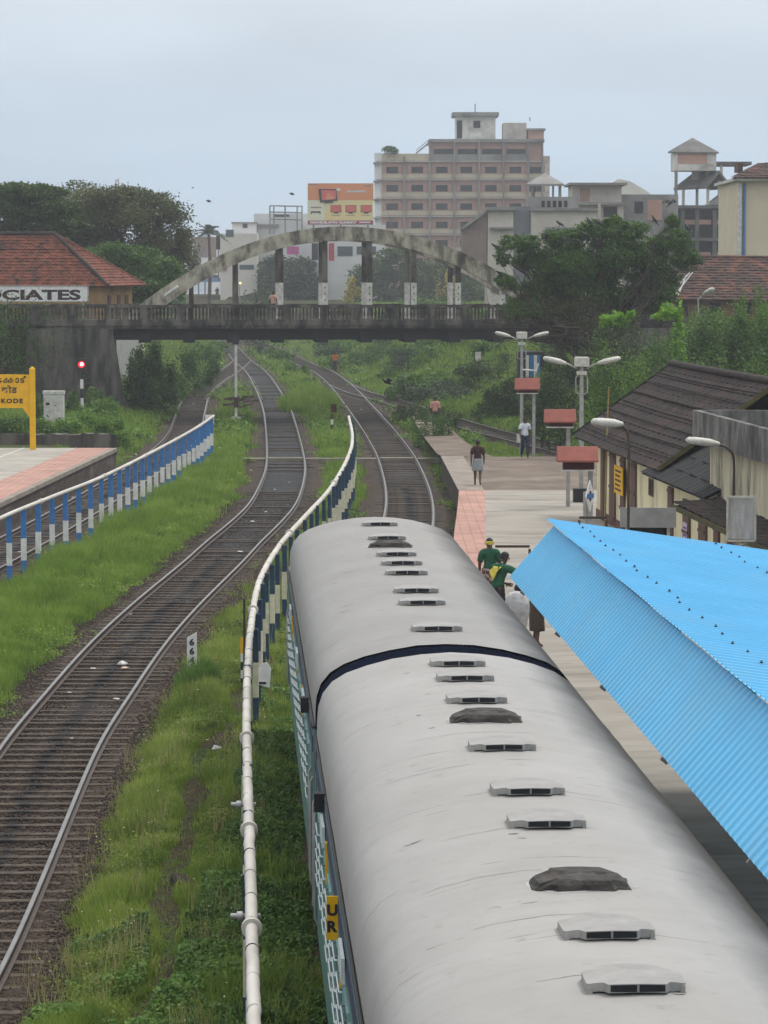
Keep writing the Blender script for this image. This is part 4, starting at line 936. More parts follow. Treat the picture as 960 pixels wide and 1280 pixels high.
def indicator(u, v0, v1, v2, ys, dx, label, w=1.06):
    """little roofed coach-position board on a post: v0 ridge, v1 roof edge, v2 box bottom"""
    x = X_(u, ys); za, zb_, zc = Z_(v0, ys), Z_(v1, ys), Z_(v2, ys)
    t = empty('coach_indicator', (x+dx, ys, PZ), 0, label, 'indicator board', 'red roofed coach indicator boards')
    b = MB(); hw = w/2
    b.prism([(x-hw, ys-.34, zb_), (x-hw, ys+.34, zb_), (x-hw, ys+.34, zb_+.05), (x-hw, ys+.05, za), (x-hw, ys-.05, za), (x-hw, ys-.34, zb_+.05)], (w, 0, 0)); b.build('roof', M['red'], t)
    b = MB(); b.box((x+.03, ys, (zb_+zc)/2), (w*.76, .34, zb_-zc-.002)); bx = b.build('display_box', M['maroon'], t)
    b = MB(); b.box((x, ys-.05, zc-.02), (w*.86, .42, .035)); b.build('sill', M['whitedirty'], t)
    b = MB(); b.box((x+dx, ys+.24, (PZ+zb_)/2), (.13, .1, zb_-PZ-.03)); b.build('post', M['galv'], t)
    return t
indicator(659, 472.5, 487, 491, 128, .30, 'farthest and smallest red roofed indicator board, beside the man in white')
indicator(700, 511.5, 528, 533, 100.5, .30, 'middle red roofed indicator board, left of the near twin lamp')
indicator(722, 558, 577, 586.5, 78, .36, 'nearest red roofed indicator board, above the blue canopy end')
# diamond board
ys = 76.0; c = at(737, 620, ys); t = empty('diamond_sign', (c.x, ys, PZ), 0, 'white diamond board with a blue band on a grey post', 'sign')
b = MB(); rz = R(62); dx, dy = math.cos(rz), math.sin(rz); hw, hh = .26, .40
def dq(a, h, off): return Vector((c.x + a*dx + off*dy, c.y + a*dy - off*dx, c.z + h))
b.prism([dq(-hw, 0, .02), dq(0, -hh, .02), dq(hw, 0, .02), dq(0, hh, .02)], Vector((-dy, dx, 0))*.03); d = b.build('board', M['white'], t)
b = MB(); b.prism([dq(-hw*.8, -.06, .026), dq(hw*.8, -.06, .026), dq(hw*.8, .06, .026), dq(-hw*.8, .06, .026)], Vector((-dy, dx, 0))*.006); b.build('blue_band', M['blue'], d)
b = MB(); b.prism([dq(0+hw*.34*math.cos(a), hh*.34*math.sin(a), .022) for a in [2*PI*i/16 for i in range(16)]], Vector((-dy, dx, 0))*.002); b.build('ring', M['maroon'], d)
b = MB(); b.box((c.x-.10*dy, ys+.10*dx+.06, (PZ+c.z+.1)/2), (.15, .08, c.z+.1-PZ), rz); b.build('post', M['galv'], t)
# tubular rails standing on the platform
def urail(u0, u1, v, ys, label):
    a, c = at(u0, v, ys), at(u1, v, ys); t = empty('hand_rail', (a.x, ys, PZ), 0, label, 'rail')
    b = MB(); b.bar((a.x, ys, a.z), (c.x, ys, c.z), .06); b.build('rail_bar', M['rail'], t)
    for p in (a, c): b = MB(); b.box((p.x, ys, (PZ+p.z)/2-.03), (.06, .06, p.z-PZ-.06)); b.build('leg', M['rail'], t)
urail(619, 662, 683, 74, 'dark low rail on the platform behind the two men in green')
urail(724, 758, 647, 74, 'dark low rail at the canopy end below the diamond board')
# thin yellowish pole
ys = 93.0; x = X_(757, ys); b = MB(); b.tube([(x, ys, PZ), (x+.05, ys, 3.5), (x+.1, ys, Z_(484, ys))], [.035, .03, .022], 6); b.build('thin_pole', mat('yellowish_pole', (.42,.33,.10), (.3,.22,.08), 3, .7), None, 'thin yellowish pole in front of the yellow station house corner', 'pole')
# single-arm lamps
def single_lamp(us, vs, ys, label, stub):
    t = empty('single_lamp', (X_(us[-1], ys), ys, PZ), 0, label, 'lamp post', 'single armed platform lamps'); P = [at(u, v, ys) for u, v in zip(us, vs)]
    x = P[-1].x; b = MB(); b.tube(spline(P[1:], .1) + [Vector((x, ys, 3)), Vector((x, ys, PZ))], .03, 8); b.build('pole', M['rail'], t)
    lamp_head(t, P[1] + Vector((.1, 0, 0)), P[0] + Vector((0, -.25, 0)), .155); return t
single_lamp((739, 772, 781, 785, 786), (526, 530, 534, 542, 556), 64, 'single lamp arm reaching left in front of the dark tiled roof', 0)
single_lamp((857, 893, 906, 916, 917.5), (549, 555, 558, 568, 585), 68, 'single lamp arm reaching left in front of the stained parapet', 0)
# back of a box sign on a pole
ys = 62.0; c = at(926, 648, ys); kx = ys/F; t = empty('box_sign', (c.x, ys, PZ), 0, 'weathered silver back of a box sign on a short forked pole', 'box sign')
b = MB(); b.box((c.x, ys, c.z), (34*kx, .14, 53*kx), 0, R(-6), R(2), bev=.015); b.build('box', mat('zinc_sheet', (.62,.63,.63), (.40,.42,.43), 2.0, .45, metal=.2, stretch=(2,2,.5), c3=(.33,.31,.28)), t)
b = MB(); w, h = 35*kx, 55*kx
for dx, dz, sx_, sz in ((0, h/2, w, .04), (0, -h/2, w, .04), (-w/2, 0, .04, h), (w/2, 0, .04, h)): b.box((c.x+dx, ys-.09, c.z+dz), (sx_, .03, sz))
b.build('rim', M['whitedirty'], t)
b = MB(); zb = c.z-h/2; b.bar((c.x-w*.4, ys, zb), (c.x, ys, zb-.14), .04); b.bar((c.x+w*.4, ys, zb), (c.x, ys, zb-.14), .04); b.tube([(c.x, ys, zb-.1), (c.x, ys, PZ)], .05, 8); b.build('pole', M['galv'], t)
# ------------------------------------------------------------------ tiled roofs
def tile_roof_mat(name, c1, c2, c3):
    m = mat(name, c1, c2, 2.2, .9, .25, 12, c3=c3, lo=.3, hi=.7); return m
TDARK = tile_roof_mat('mossy_dark_tiles', (.046,.034,.030), (.022,.019,.018), (.070,.042,.034))
TRED = mat('red_clay_tiles', (.27,.088,.05), (.13,.05,.034), 3.4, .9, .25, 12, c3=(.045,.034,.03), lo=.38, hi=.6, detail=9)
TBROWN = tile_roof_mat('brown_clay_tiles', (.085,.05,.04), (.05,.035,.03), (.21,.085,.055))
def tiled_slope(r0, r1, e0, e1, m, parent, name='roof_slope', course=.33, tw=.26, lap=.045, bow=0.0):
    """clay tiles laid in stepped courses between a ridge line and an eave line"""
    r0, r1, e0, e1 = map(Vector, (r0, r1, e0, e1)); nc = max(2, int(((e0-r0).length+(e1-r1).length)/2/course)); nt_ = max(2, int(max((r1-r0).length, (e1-e0).length)/tw))
    nm = (e0-r0).cross((r1-r0) if (r1-r0).length > .1 else (e1-e0)).normalized(); nm = nm if nm.z > 0 else -nm
    rows = []
    for i in range(nc):
        jl = random.uniform(-.012, .012)
        for f, up in ((i/nc, 0), ((i+1)/nc, lap)):
            a = r0.lerp(e0, f); b_ = r1.lerp(e1, f); row = []
            for j in range(nt_):
                for g_, h in ((0, 0), (.25, .022), (.6, .022), (.85, 0)):
                    q = (j+g_)/nt_; row.append(a.lerp(b_, q) + nm*(h + up + jl + .012*math.sin(i*3.1+j*1.7) - bow*4*q*(1-q)))
            row.append(b_ + nm*up); rows.append(row)
    b = MB(); b.sheet(rows); u = [r0+nm*-.06, r1+nm*-.06, e1+nm*-.06, e0+nm*-.06]; b.add(u, [(0,1,2,3)]); return b.build(name, m, parent)
def ridge_cap(p, q, r, m, parent):
    p, q = Vector(p), Vector(q); n = max(2, int((q-p).length/.4)); b = MB(); rr = random.Random(5)
    for i in range(n): a = p.lerp(q, i/n); c = p.lerp(q, (i+.97)/n); b.tube([a, c], [r*rr.uniform(.92, 1.05), r*.85], 8)
    b.build('ridge_tiles', m, parent)

# ------------------------------------------------------------------ station house
SD = Vector((-.0667, 1, 0)).normalized(); SX = Vector((1, .0667, 0)).normalized()
def sw(d, off, z):                          # wall line of the station house: distance, offset to the right, height
    return Vector((6.85 + .0667*(97-d) + off, d, z))
def d_of(u):                                # where the wall line meets photo column u
    lo, hi = 45.0, 99.0
    for _ in range(50):
        m_ = (lo+hi)/2
        if 480 + F*sw(m_, 0, 0).x/m_ > u: lo = m_
        else: hi = m_
    return lo
sh = empty('station_house', sw(90, 2.7, PZ), 0, 'cream station house under a steep dark tiled roof, brown doors along the platform', 'house')
b = MB(); b.prism([sw(96.6, 0, .3), sw(58, 0, .3), sw(58, 5.4, .3), sw(96.6, 5.4, .3)], (0, 0, 3.05)); b.prism([sw(96.6, 0, 3.35), sw(96.6, 5.4, 3.35), sw(96.6, 2.7, 5.55)], Vector((.0667, -1, 0))*.2); wl = b.build('wall', M['creamwall'], sh)
b = MB(); b.prism([sw(96.62, -.03, .3), sw(58, -.03, .3), sw(58, 0, .3), sw(96.62, 0, .3)], (0, 0, .82)); b.build('plinth', mat('plinth_red', (.16,.075,.055), (.10,.05,.04), 2, .9), sh)
EZ, RZ = 3.36, 5.72
er0, er1 = sw(98.4, -.55, EZ), sw(80.5, -.55, EZ); rr0, rr1 = sw(97.6, 2.55, RZ), sw(80.0, 2.55, RZ)
o = tiled_slope(rr0, rr1, er0, er1, TDARK, sh, course=.30, tw=.25, lap=.03, bow=.05)
tiled_slope(rr1, rr0, sw(80.5, 5.8, EZ), sw(98.4, 5.8, EZ), TDARK, sh, course=.4, tw=.35)
for i in range(1, 8):                       # raised mortar bands across the slope
    f = i/8; a, c = rr0.lerp(er0, f), rr1.lerp(er1, f); b = MB(); n = 14
    P = [a.lerp(c, j/n) + Vector((-.03, 0, .06 - .05*4*(j/n)*(1-j/n) + random.uniform(-.012, .012))) for j in range(n+1)]; b.tube(P, .024, 5); b.build('mortar_band', TDARK, sh)
ridge_cap(rr0 + Vector((0, 0, .05)), rr1 + Vector((0, 0, .05)), .12, TDARK, sh)
mossy = mat('mossy_verge', (.10,.085,.03), (.05,.045,.022), 5, .95)
b = MB(); b.bar(rr1 + Vector((0, -.05, .08)), er1 + Vector((0, -.05, .08)), .16, .12); b.build('verge', mossy, sh)
b = MB(); b.bar(rr0 + Vector((0, .02, .04)), er0 + Vector((0, .02, .04)), .14, .1); b.build('verge', TDARK, sh)
# lower porch slope next to the parapet
p0, p1 = sw(82.6, -.75, 3.22), sw(73.2, -.62, 3.18)
tiled_slope(sw(81.5, 1.6, 4.62), sw(72.0, 1.6, 4.5), p0, p1, mat('felt_roof', (.030,.029,.028), (.02,.02,.02), 3, .9), sh, name='porch_roof', course=.5, tw=.5, lap=.012)
def wall_item(u0, u1, z0, z1, m, name, thick=.05, parent=sh, off=0.0):
    d0, d1 = d_of(u0), d_of(u1); b = MB(); t = -off-.012
    b.prism([sw(d0, t, z0), sw(d1, t, z0), sw(d1, t-thick, z0), sw(d0, t-thick, z0)], (0, 0, z1-z0)); return b.build(name, m, parent)
wall_item(755, 758, .9, 3.3, M['wood'], 'rain_pipe', .09)
for u0, u1, z0, z1 in ((764.5, 771, 1.0, 3.15), (778, 783, 1.5, 3.1), (791, 797, 1.3, 3.1), (838, 843.5, 1.0, 2.85), (857, 865, 1.0, 2.7), (877, 886, 1.55, 2.6), (896, 902, 1.0, 2.4), (913, 921, 1.0, 2.4)):
    d = wall_item(u0, u1, z0, z1, M['wood'], 'door' if z0 < 1.2 else 'shutter')
    d0, d1 = d_of(u0), d_of(u1); b = MB(); t = -.075; mid = (d0+d1)/2
    for zz in (z0+.1, (z0+z1)/2, z1-.1): b.prism([sw(d0-.05, t, zz-.04), sw(d1+.05, t, zz-.04), sw(d1+.05, t-.02, zz-.04), sw(d0-.05, t-.02, zz-.04)], (0, 0, .08))
    b.build('cross_rail', M['wood'], d)
w = wall_item(813, 818, 2.35, 2.85, M['wood'], 'window', .03); wall_item(814, 817.2, 2.4, 2.8, M['dark'], 'pane', .01, w, .035)
for u0, u1, z0, z1 in ((858.5, 864, 1.2, 2.1), (869, 874, 1.3, 1.75)):
    p = wall_item(u0, u1, z0, z1, mat('poster_paper', (.66,.55,.62), (.38,.25,.45), 6, .7), 'poster', .008, None, .065); tag(p, 'tall torn poster pasted on a brown door' if u0 < 865 else 'small lilac poster on the cream wall right of the doors', 'poster')
    d0, d1 = d_of(u0), d_of(u1); b = MB()
    for q in range(4):
        zz = z0+(z1-z0)*(.15+.22*q); b.prism([sw(d0-(d0-d1)*.15, -.087, zz), sw(d1+(d0-d1)*.15, -.087, zz), sw(d1+(d0-d1)*.15, -.090, zz), sw(d0-(d0-d1)*.15, -.090, zz)], (0, 0, (z1-z0)*.07))
    b.build('printing', mat('poster_ink', (.28,.05,.30), (.1,.06,.2), 8, .7), p)
nb = wall_item(776, 786.5, 2.02, 2.86, M['yellow'], 'notice_board', .03, None, .15); tag(nb, 'weathered yellow notice board with dark writing on the cream station house wall', 'notice board')
d0, d1 = d_of(776), d_of(786.5); b = MB()
for q in range(5):
    zz = 2.12+.14*q; b.prism([sw(d0-.25, -.193, zz), sw(d1+.25+.2*(q % 2), -.193, zz), sw(d1+.25+.2*(q % 2), -.197, zz), sw(d0-.25, -.197, zz)], (0, 0, .06))
b.build('writing', M['black'], nb)
# concrete upper block with the stained parapet, and the dark awning below it
stain = mat('stained_parapet', (.25,.24,.225), (.07,.067,.063), 1.5, .95, .4, 10, c3=(.035,.033,.031), stretch=(1.2,1.2,.5), lo=.36, hi=.62)
cb = empty('concrete_annexe', sw(68, 2, 2.5), 0, 'flat roofed concrete block with black stained parapet and mossy top', 'building')
def cw(d, off, z): return Vector((7.72 + .0667*(75-d) + off, d, z))
za, zb_ = 5.26, 4.50
b = MB(); b.prism([cw(75, 0, zb_), cw(52, 0, zb_), cw(52, .16, zb_), cw(75, .16, zb_)], (0, 0, za-zb_)); b.prism([cw(75, .16, zb_), cw(75, 6, zb_), cw(74.84, 6, zb_), cw(74.84, .16, zb_)], (0, 0, za-zb_)); b.build('parapet', stain, cb)
b = MB(); b.prism([cw(74.8, .17, zb_), cw(52, .17, zb_), cw(52, 6, zb_), cw(74.8, 6, zb_)], (0, 0, .2)); b.build('roof_slab', mat('mossy_slab', (.05,.065,.02), (.03,.028,.02), 1.5, .95, .8, 9), cb)
grim = mat('grimed_cream_wall', (.68,.61,.42), (.50,.45,.32), 1.2, .9, c3=(.10,.095,.085), stretch=(1.6,1.6,.35))
b = MB(); b.prism([cw(74.6, .38, 2.9), cw(66.3, .38, 2.9), cw(66.3, 6, 2.9), cw(74.6, 6, 2.9)], (0, 0, 1.595)); b.build('wall', grim, cb)
b = MB(); b.prism([cw(66.3, .38, 3.98), cw(52, .38, 3.98), cw(52, .6, 3.98), cw(66.3, .6, 3.98)], (0, 0, .515)); b.build('lintel_wall', grim, cb)
b = MB(); b.prism([cw(66.3, 1.2, 2.9), cw(52, 1.2, 2.9), cw(52, 5.8, 2.9), cw(66.3, 5.8, 2.9)], (0, 0, 1.3)); b.build('dark_recess', M['dark'], cb)
b = MB(); b.prism([cw(66.2, .42, 3.2), cw(52, .42, 3.2), cw(52, .47, 3.2), cw(66.2, .47, 3.2)], (0, 0, .76)); b.build('shutter', mat('opening_shade', (.035,.034,.034), (.02,.02,.02), 2, .8, stretch=(4,4,.3)), cb)  # near-black panel: the shade of the open bay put into its colour
aw = empty('tiled_awning', cw(66, 0, 3), 0, 'dark sagging tiled awning over the doors behind the box sign', 'awning')
tiled_slope(sw(73.2, -.03, 3.20), sw(52, -.03, 3.20), sw(73.6, -1.32, 3.03), sw(52, -1.32, 3.03), TDARK, aw, name='tiles', course=.32, tw=.28, lap=.03, bow=.06)
b = MB(); b.prism([sw(73.55, -1.3, 2.89), sw(52, -1.3, 2.89), sw(52, -1.36, 2.89), sw(73.55, -1.36, 2.89)], (0, 0, .12)); b.build('fascia', mossy, aw)
for d in (73, 68, 63, 58): b = MB(); b.bar(sw(d, -.03, 2.5), sw(d, -1.25, 2.90), .07); b.build('bracket', M['wood'], aw)
# kiosk with a grey fascia board
ys = 70.0; c = at(810, 647, ys); kx = ys/F; t = empty('kiosk', (c.x, ys+.6, PZ), 0, 'small kiosk with plain grey fascia board over a dark opening', 'kiosk')
b = MB(); b.box((c.x, ys, c.z), (70*kx, .05, 25*kx), R(-4)); b.build('fascia_board', mat('grey_board', (.34,.335,.33), (.26,.255,.25), 3, .7), t)
for dx in (-.49, .49): b = MB(); b.box((c.x+dx, ys+.1, (PZ+c.z)/2-.1), (.07, .07, c.z-PZ-.1)); b.build('post', M['whitedirty'], t)
b = MB(); b.box((c.x, ys+.75, (PZ+c.z)/2-.05), (1.1, 1.1, c.z-PZ-.05)); b.build('body', M['dark'], t)
b = MB(); b.box((c.x, ys+.05, PZ+.5), (1.05, .06, 1.0)); b.build('counter', M['wood'], t)

# ------------------------------------------------------------------ left tiled house and its sign
ys = 186.0; fr = at(135, 358, ys); rdg = at(68, 293, ys+3.2); far_ = at(182, 357, ys+7.2)
h = empty('tiled_house', (fr.x-6, ys+3, DECK), 0, 'house with a red clay tiled hip roof behind the left bridge parapet', 'house')
ex = Vector((1, -.25, 0)).normalized()
r_l = rdg - ex*14; e_l = fr - ex*14; bk = far_ - ex*14
tiled_slope(r_l, rdg, e_l, fr, TRED, h, course=.34, tw=.27, lap=.05)
tiled_slope(rdg, rdg + Vector((.01, .01, 0)), fr, far_, TRED, h, name='hip_slope', course=.34, tw=.27, lap=.05)
tiled_slope(rdg, r_l, far_, bk, TRED, h, name='rear_slope', course=.6, tw=.6)
ridge_cap(r_l + Vector((0, 0, .06)), rdg + Vector((0, 0, .06)), .14, TDARK, h); ridge_cap(rdg + Vector((0, 0, .06)), fr + Vector((0, 0, .06)), .14, TDARK, h); ridge_cap(rdg + Vector((0, 0, .05)), far_ + Vector((0, 0, .05)), .11, TRED, h)
ochre = mat('ochre_wall', (.42,.27,.11), (.32,.2,.085), 1.5, .9, c3=(.22,.14,.07))
ins = lambda p, a, c: Vector((p.x, p.y, DECK-1)) - ex*a + Vector((.25, 1, 0)).normalized()*c
b = MB(); b.prism([ins(fr, .7, .6), ins(far_, .7, -.6), ins(bk, 0, -.6), ins(e_l, 0, .6)], (0, 0, fr.z-DECK+.95)); w = b.build('wall', ochre, h)
for f in (.25, .55, .8):
    a = ins(fr, .66, .6).lerp(ins(far_, .66, -.6), f); b = MB(); b.box((a.x, a.y, DECK+.75), (.08, .5, 1.3), R(-14)); b.build('window', M['wood'], h)
# shop sign
ys = 182.5; x1 = X_(111, ys); z0, z1 = Z_(377, ys), Z_(357.5, ys); L_ = 13.5
t = empty('shop_sign', (x1-L_/2, ys, DECK), 0, 'long white sign board ending in CIATES under the red tiled eaves', 'sign')
b = MB(); b.box((x1-L_/2, ys, (z0+z1)/2), (L_, .1, z1-z0)); bo = b.build('board', M['white'], t)
b = MB()
for zz in (z0, z1): b.box((x1-L_/2, ys-.02, zz), (L_+.08, .12, .05))
b.box((x1, ys-.02, (z0+z1)/2), (.06, .12, z1-z0)); b.build('frame', M['galv'], t)
k = ys/F; sg = mat('sign_maroon', (.045,.018,.02), (.035,.015,.016), 3, .6)
text('lettering', 'ASSOCIATES', 13*k, (X_(15, ys), ys-.056, Z_(368.5, ys)), sg, bo, width=174*k, bold=.035)
for x in (x1-.3, x1-5, x1-10): b = MB(); b.box((x, ys+.08, (DECK+z0)/2), (.1, .06, z0-DECK+.1)); b.build('leg', M['galv'], t)
# small white hut beyond the abutment, seen under the bridge
ys = 203.0
def prect(b, d, u0, u1, v0, v1, depth=3.0, off=0.0):
    x0, x1 = X_(u0, d), X_(u1, d); z0, z1 = Z_(v1, d), Z_(v0, d); b.box(((x0+x1)/2, d+depth/2-off, (z0+z1)/2), (x1-x0, depth, z1-z0)); return b
def bld(name, d, u0, u1, vbase, label, cat='building'):
    return empty(name, (X_((u0+u1)/2, d), d, Z_(vbase, d)), 0, label, cat)
def win(parent, d, u0, u1, v0, v1, m=None, off=.06, name='window', sill=None):
    b = MB(); prect(b, d, u0, u1, v0, v1, .05, off); w = b.build(name, m or M['dark'], parent)
    if sill: b = MB(); prect(b, d, u0-1, u1+1, v1, v1+1.1, .25, .3); b.build('sill', sill, w)
    return w
t = bld('white_hut', ys, 150, 172, 470, 'narrow white hut under the left end of the bridge, half hidden by creepers', 'hut'); b = MB(); prect(b, ys, 146, 174, 424, 480, 2.5); b.build('wall', M['white'], t); b = MB(); prect(b, ys, 174.2, 178, 424, 480, 2.3); b.build('pillar', M['cream'], t)
ys = 196.0
t = bld('blue_door_hut', ys, 655, 676, 470, 'little hut with blue and white door panels under the right bridge end', 'hut')
b = MB(); prect(b, ys, 648, 700, 440, 500, 3); b.build('wall', M['girder'], t)
for u0, m in ((657, M['white']), (662, M['blue']), (667, M['white']), (671, M['blue'])): b = MB(); prect(b, ys, u0, u0+4, 444, 482, .06, .06); b.build('door_panel', m, t)
ys = 215.0
t = bld('pale_board', ys, 594, 605, 470, 'pale blank board standing in bushes beneath the bridge', 'board'); b = MB(); prect(b, ys, 594, 601, 440, 462, .12); b.build('board', M['whitedirty'], t); b = MB(); prect(b, ys, 601.2, 605.5, 455, 461, .1); b.build('small_plate', M['whitedirty'], t); b = MB(); prect(b, ys, 596.5, 598.5, 462, 490, .1, -.02); b.build('leg', M['galv'], t)

# ------------------------------------------------------------------ right: cream building and low tiled roof
ys = 235.0
t = bld('cream_building', ys, 915, 1040, 330, 'tall cream building with brown tiled roof at the right edge')
cwall = mat('pale_cream_render', (.66,.57,.41), (.58,.50,.36), .6, .9)
b = MB(); prect(b, ys, 921, 1060, 224, 400, 14); b.build('wall', cwall, t)
b = MB(); prect(b, ys, 919.5, 924.5, 229, 400, .3, .3); b.build('corner_strip', M['whitedirty'], t)
b = MB(); x = X_(928, ys); b.tube([(x, ys-.12, 4), (x, ys-.12, Z_(229, ys))], .11, 6); b.build('rain_pipe', M['blue'], t)
b = MB(); prect(b, ys, 915, 1066, 222.5, 226, 15, .8); b.build('eave', M['whitedirty'], t)
e0, e1 = at(914, 222, ys-1), at(1070, 222, ys-1); tiled_slope(at(949, 204, ys+3), at(1070, 196, ys+4), e0, e1, TBROWN, t, course=.5, tw=.5); tiled_slope(at(949, 204, ys+3), at(949.1, 204, ys+3.02), at(914, 222, ys+14), e0, TBROWN, t, name='hip_slope', course=.5, tw=.5)
b = MB(); prect(b, ys+2, 919, 926, 203.5, 215, 2); b.build('dormer', TBROWN, t)
ys = 200.0
t = bld('low_tiled_house', ys, 820, 980, 385, 'long low house with patched brown tiled roof behind the bushes', 'house')
tiled_slope(at(868, 321.5, ys+4), at(1010, 323, ys+4), at(812, 374, ys), at(1010, 376, ys), TBROWN, t, course=.33, tw=.3, lap=.05); tiled_slope(at(1010, 323, ys+4), at(868, 321.5, ys+4), at(1010, 374, ys+8), at(812, 372, ys+8), TBROWN, t, name='rear_slope', course=.6, tw=.6)
ridge_cap(at(868, 321, ys+4), at(1010, 322.5, ys+4), .14, TBROWN, t)
b = MB(); prect(b, ys+.8, 832, 1005, 374, 420, 6); b.build('wall', mat('brick_wall', (.24,.11,.07), (.16,.08,.05), 2, .9), t)
for u in (845, 886, 925): win(t, ys+.8, u, u+13, 379, 392, M['dark'])

# ------------------------------------------------------------------ far town
hcream = mat('hotel_cream_band', (.52,.46,.33), (.43,.38,.28), .5, .9); hbrick = mat('hotel_brick', (.46,.28,.22), (.38,.23,.18), .7, .9); hgrey = mat('hotel_concrete', (.30,.29,.27), (.20,.195,.185), .4, .9, c3=(.12,.115,.11)); hpink = mat('faded_concrete', (.58,.53,.46), (.44,.40,.35), .35, .9, c3=(.25,.235,.21)); hwhite = mat('stained_white', (.72,.70,.65), (.54,.52,.47), .4, .9, c3=(.28,.26,.23))
D_ = 528.0
ht = bld('brick_hotel', D_, 470, 680, 360, 'tall brick and cream hotel block with rows of dark windows and a white roof room')
b = MB(); prect(b, D_, 477, 678, 200, 395, 16); b.build('wall', hbrick, ht)
b = MB(); prect(b, D_, 468, 476.8, 191, 395, 15.5, -.2); b.build('white_side', M['white'], ht)
b = MB(); prect(b, D_, 477, 537, 192, 200.5, 15.9, .05); b.build('parapet', hcream, ht)
for k in range(8):
    v = 201.2 + 22.9*k
    b = MB(); prect(b, D_, 470, 678.5, v, v+1.3, .6, .6); b.build('ledge', hpink, ht)
    b = MB(); prect(b, D_, 477, 678, v+16.5, v+22.0, .25, .25); b.build('cream_band', hcream, ht)
    b = MB(); prect(b, D_, 466.5, 474, v+2, v+4, .8, .6); b.build('side_ledge', hgrey, ht)
    for u in (483, 514, 544.5, 575, 605.5, 636, 661):
        w = win(ht, D_, u, u+14.5, v+7.2, v+15.2, M['dark'], .06); [prect(MB(), D_, q0, q1, v+5, v+16, .12, .10).build('shutter', hbrick, w) for q0, q1 in ((u-4.5, u-.4), (u+15, u+19))]
for u in (505, 537, 567.5, 598, 628.5, 659, 676.5): b = MB(); prect(b, D_, u-.9, u+.9, 176 if u > 530 else 196, 390, 1.0, 1.05); b.build('column', hgrey, ht)
b = MB(); prect(b, D_, 537, 678, 176, 200, 15); b.build('upper_floor', hbrick, ht)
b = MB(); prect(b, D_, 535.5, 679, 174, 178, 16, .8); b.build('roof_slab', hgrey, ht)
for u in (542, 572, 602, 632): win(ht, D_, u, u+24, 186, 196, M['dark'], .06, 'opening'); 
b = MB(); prect(b, D_, 538, 660, 193, 201, .2, .5); b.build('balcony_wall', hgrey, ht)
for u in (540+5*i for i in range(24)): 
    pass
b = MB(); prect(b, D_+3, 569, 618.5, 145, 176, 7); rm = b.build('roof_room', hwhite, ht); b = MB(); prect(b, D_+3, 564.5, 622.5, 140.5, 145, 9, 1); b.build('room_slab', hgrey, rm)
win(rm, D_+3, 591, 599.5, 151, 160); win(rm, D_+3, 570.5, 577, 150.5, 173, M['dark'], .06, 'door')
b = MB(); prect(b, D_+2, 628, 657, 153.5, 176, 6); b.build('water_tank_wall', hpink, ht); b = MB(); prect(b, D_+2, 659, 678.5, 163, 176, 6); sr = b.build('stair_room', hbrick, ht); b = MB(); prect(b, D_+2, 657.5, 680.5, 160.5, 163, 7, .5); b.build('room_slab', hgrey, sr)
b = MB()
for u in (593, 661): x = X_(u, D_+4); b.tube([(x, D_+4, Z_(145, D_)), (x, D_+4, Z_(128 if u < 600 else 150, D_))], .08, 4)
b.build('aerial', M['dark'], ht)
b = MB(); x0, x1 = X_(520, D_), X_(536, D_)
b.bar((x0, D_+2, Z_(191, D_)), (x1, D_+2, Z_(178, D_)), .25); b.bar((x0, D_+2, Z_(187.5, D_)), (x1, D_+2, Z_(174, D_)), .12); b.build('roof_stair', hgrey, ht)
b = MB(); prect(b, D_+6, 678.2, 686, 195, 250, 6); b.build('side_shaft', hwhite, ht)
# half-built grey concrete block
D2 = 300.0
gb = bld('concrete_block', D2, 578, 740, 380, 'raw grey concrete block in front of the brick hotel, hip-roofed pavilion on top')
b = MB(); prect(b, D2, 609, 641, 262, 400, 9); b.build('wall', hpink, gb); b = MB(); prect(b, D2, 607, 643, 259, 263, 10, .6); b.build('slab', hgrey, gb); b = MB(); prect(b, D2, 612, 641, 284, 286.5, .9, .8); b.build('ledge', hgrey, gb)
b = MB(); prect(b, D2+.8, 641.2, 663, 258, 400, 8); b.build('stair_tower', mat('bluegrey_render', (.20,.215,.23), (.15,.16,.17), .4, .9, c3=(.12,.125,.13)), gb)
b = MB(); prect(b, D2+.1, 663.2, 745, 263, 400, 9); b.build('wall', hpink, gb); b = MB(); prect(b, D2+.1, 662, 746, 260.5, 263.5, 10, .5); b.build('slab', hgrey, gb)
b = MB(); prect(b, D2, 681, 712, 284, 286.5, .6, .6); prect(b, D2, 681, 683, 286.5, 310, .3, .3); prect(b, D2, 709, 711, 286.5, 310, .3, .3); b.build('window_hood', hgrey, gb)
b = MB(); b.prism([at(578, 285, D2), at(606, 264, D2), at(608.5, 266, D2), at(608.5, 330, D2), at(580, 330, D2)], (0, 8, 0)); b.build('gable_wing', mat('wing_render', (.27,.20,.17), (.17,.14,.125), .5, .9, c3=(.12,.11,.10)), gb); b = MB(); b.bar(at(576, 287, D2-.4), at(608, 263.5, D2-.4), .4, .25); b.prism([at(576, 287, D2-.4), at(608, 263.5, D2-.4), at(608, 262.5, D2-.4), at(576, 285.5, D2-.4)], (0, 8.8, 0)); b.build('wing_roof', hgrey, gb)
b = MB(); prect(b, D2+4, 660, 722, 246, 262, 8); b.build('upper_storey', hgrey, gb)
for u in (676, 683, 690, 697, 704): win(gb, D2+4, u, u+4, 251, 259)
pv = MB(); ap = at(681, 216, D2+7); cs = [at(658, 230, D2+4), at(705, 230, D2+4), at(705, 229.6, D2+10), at(658, 229.6, D2+10)]
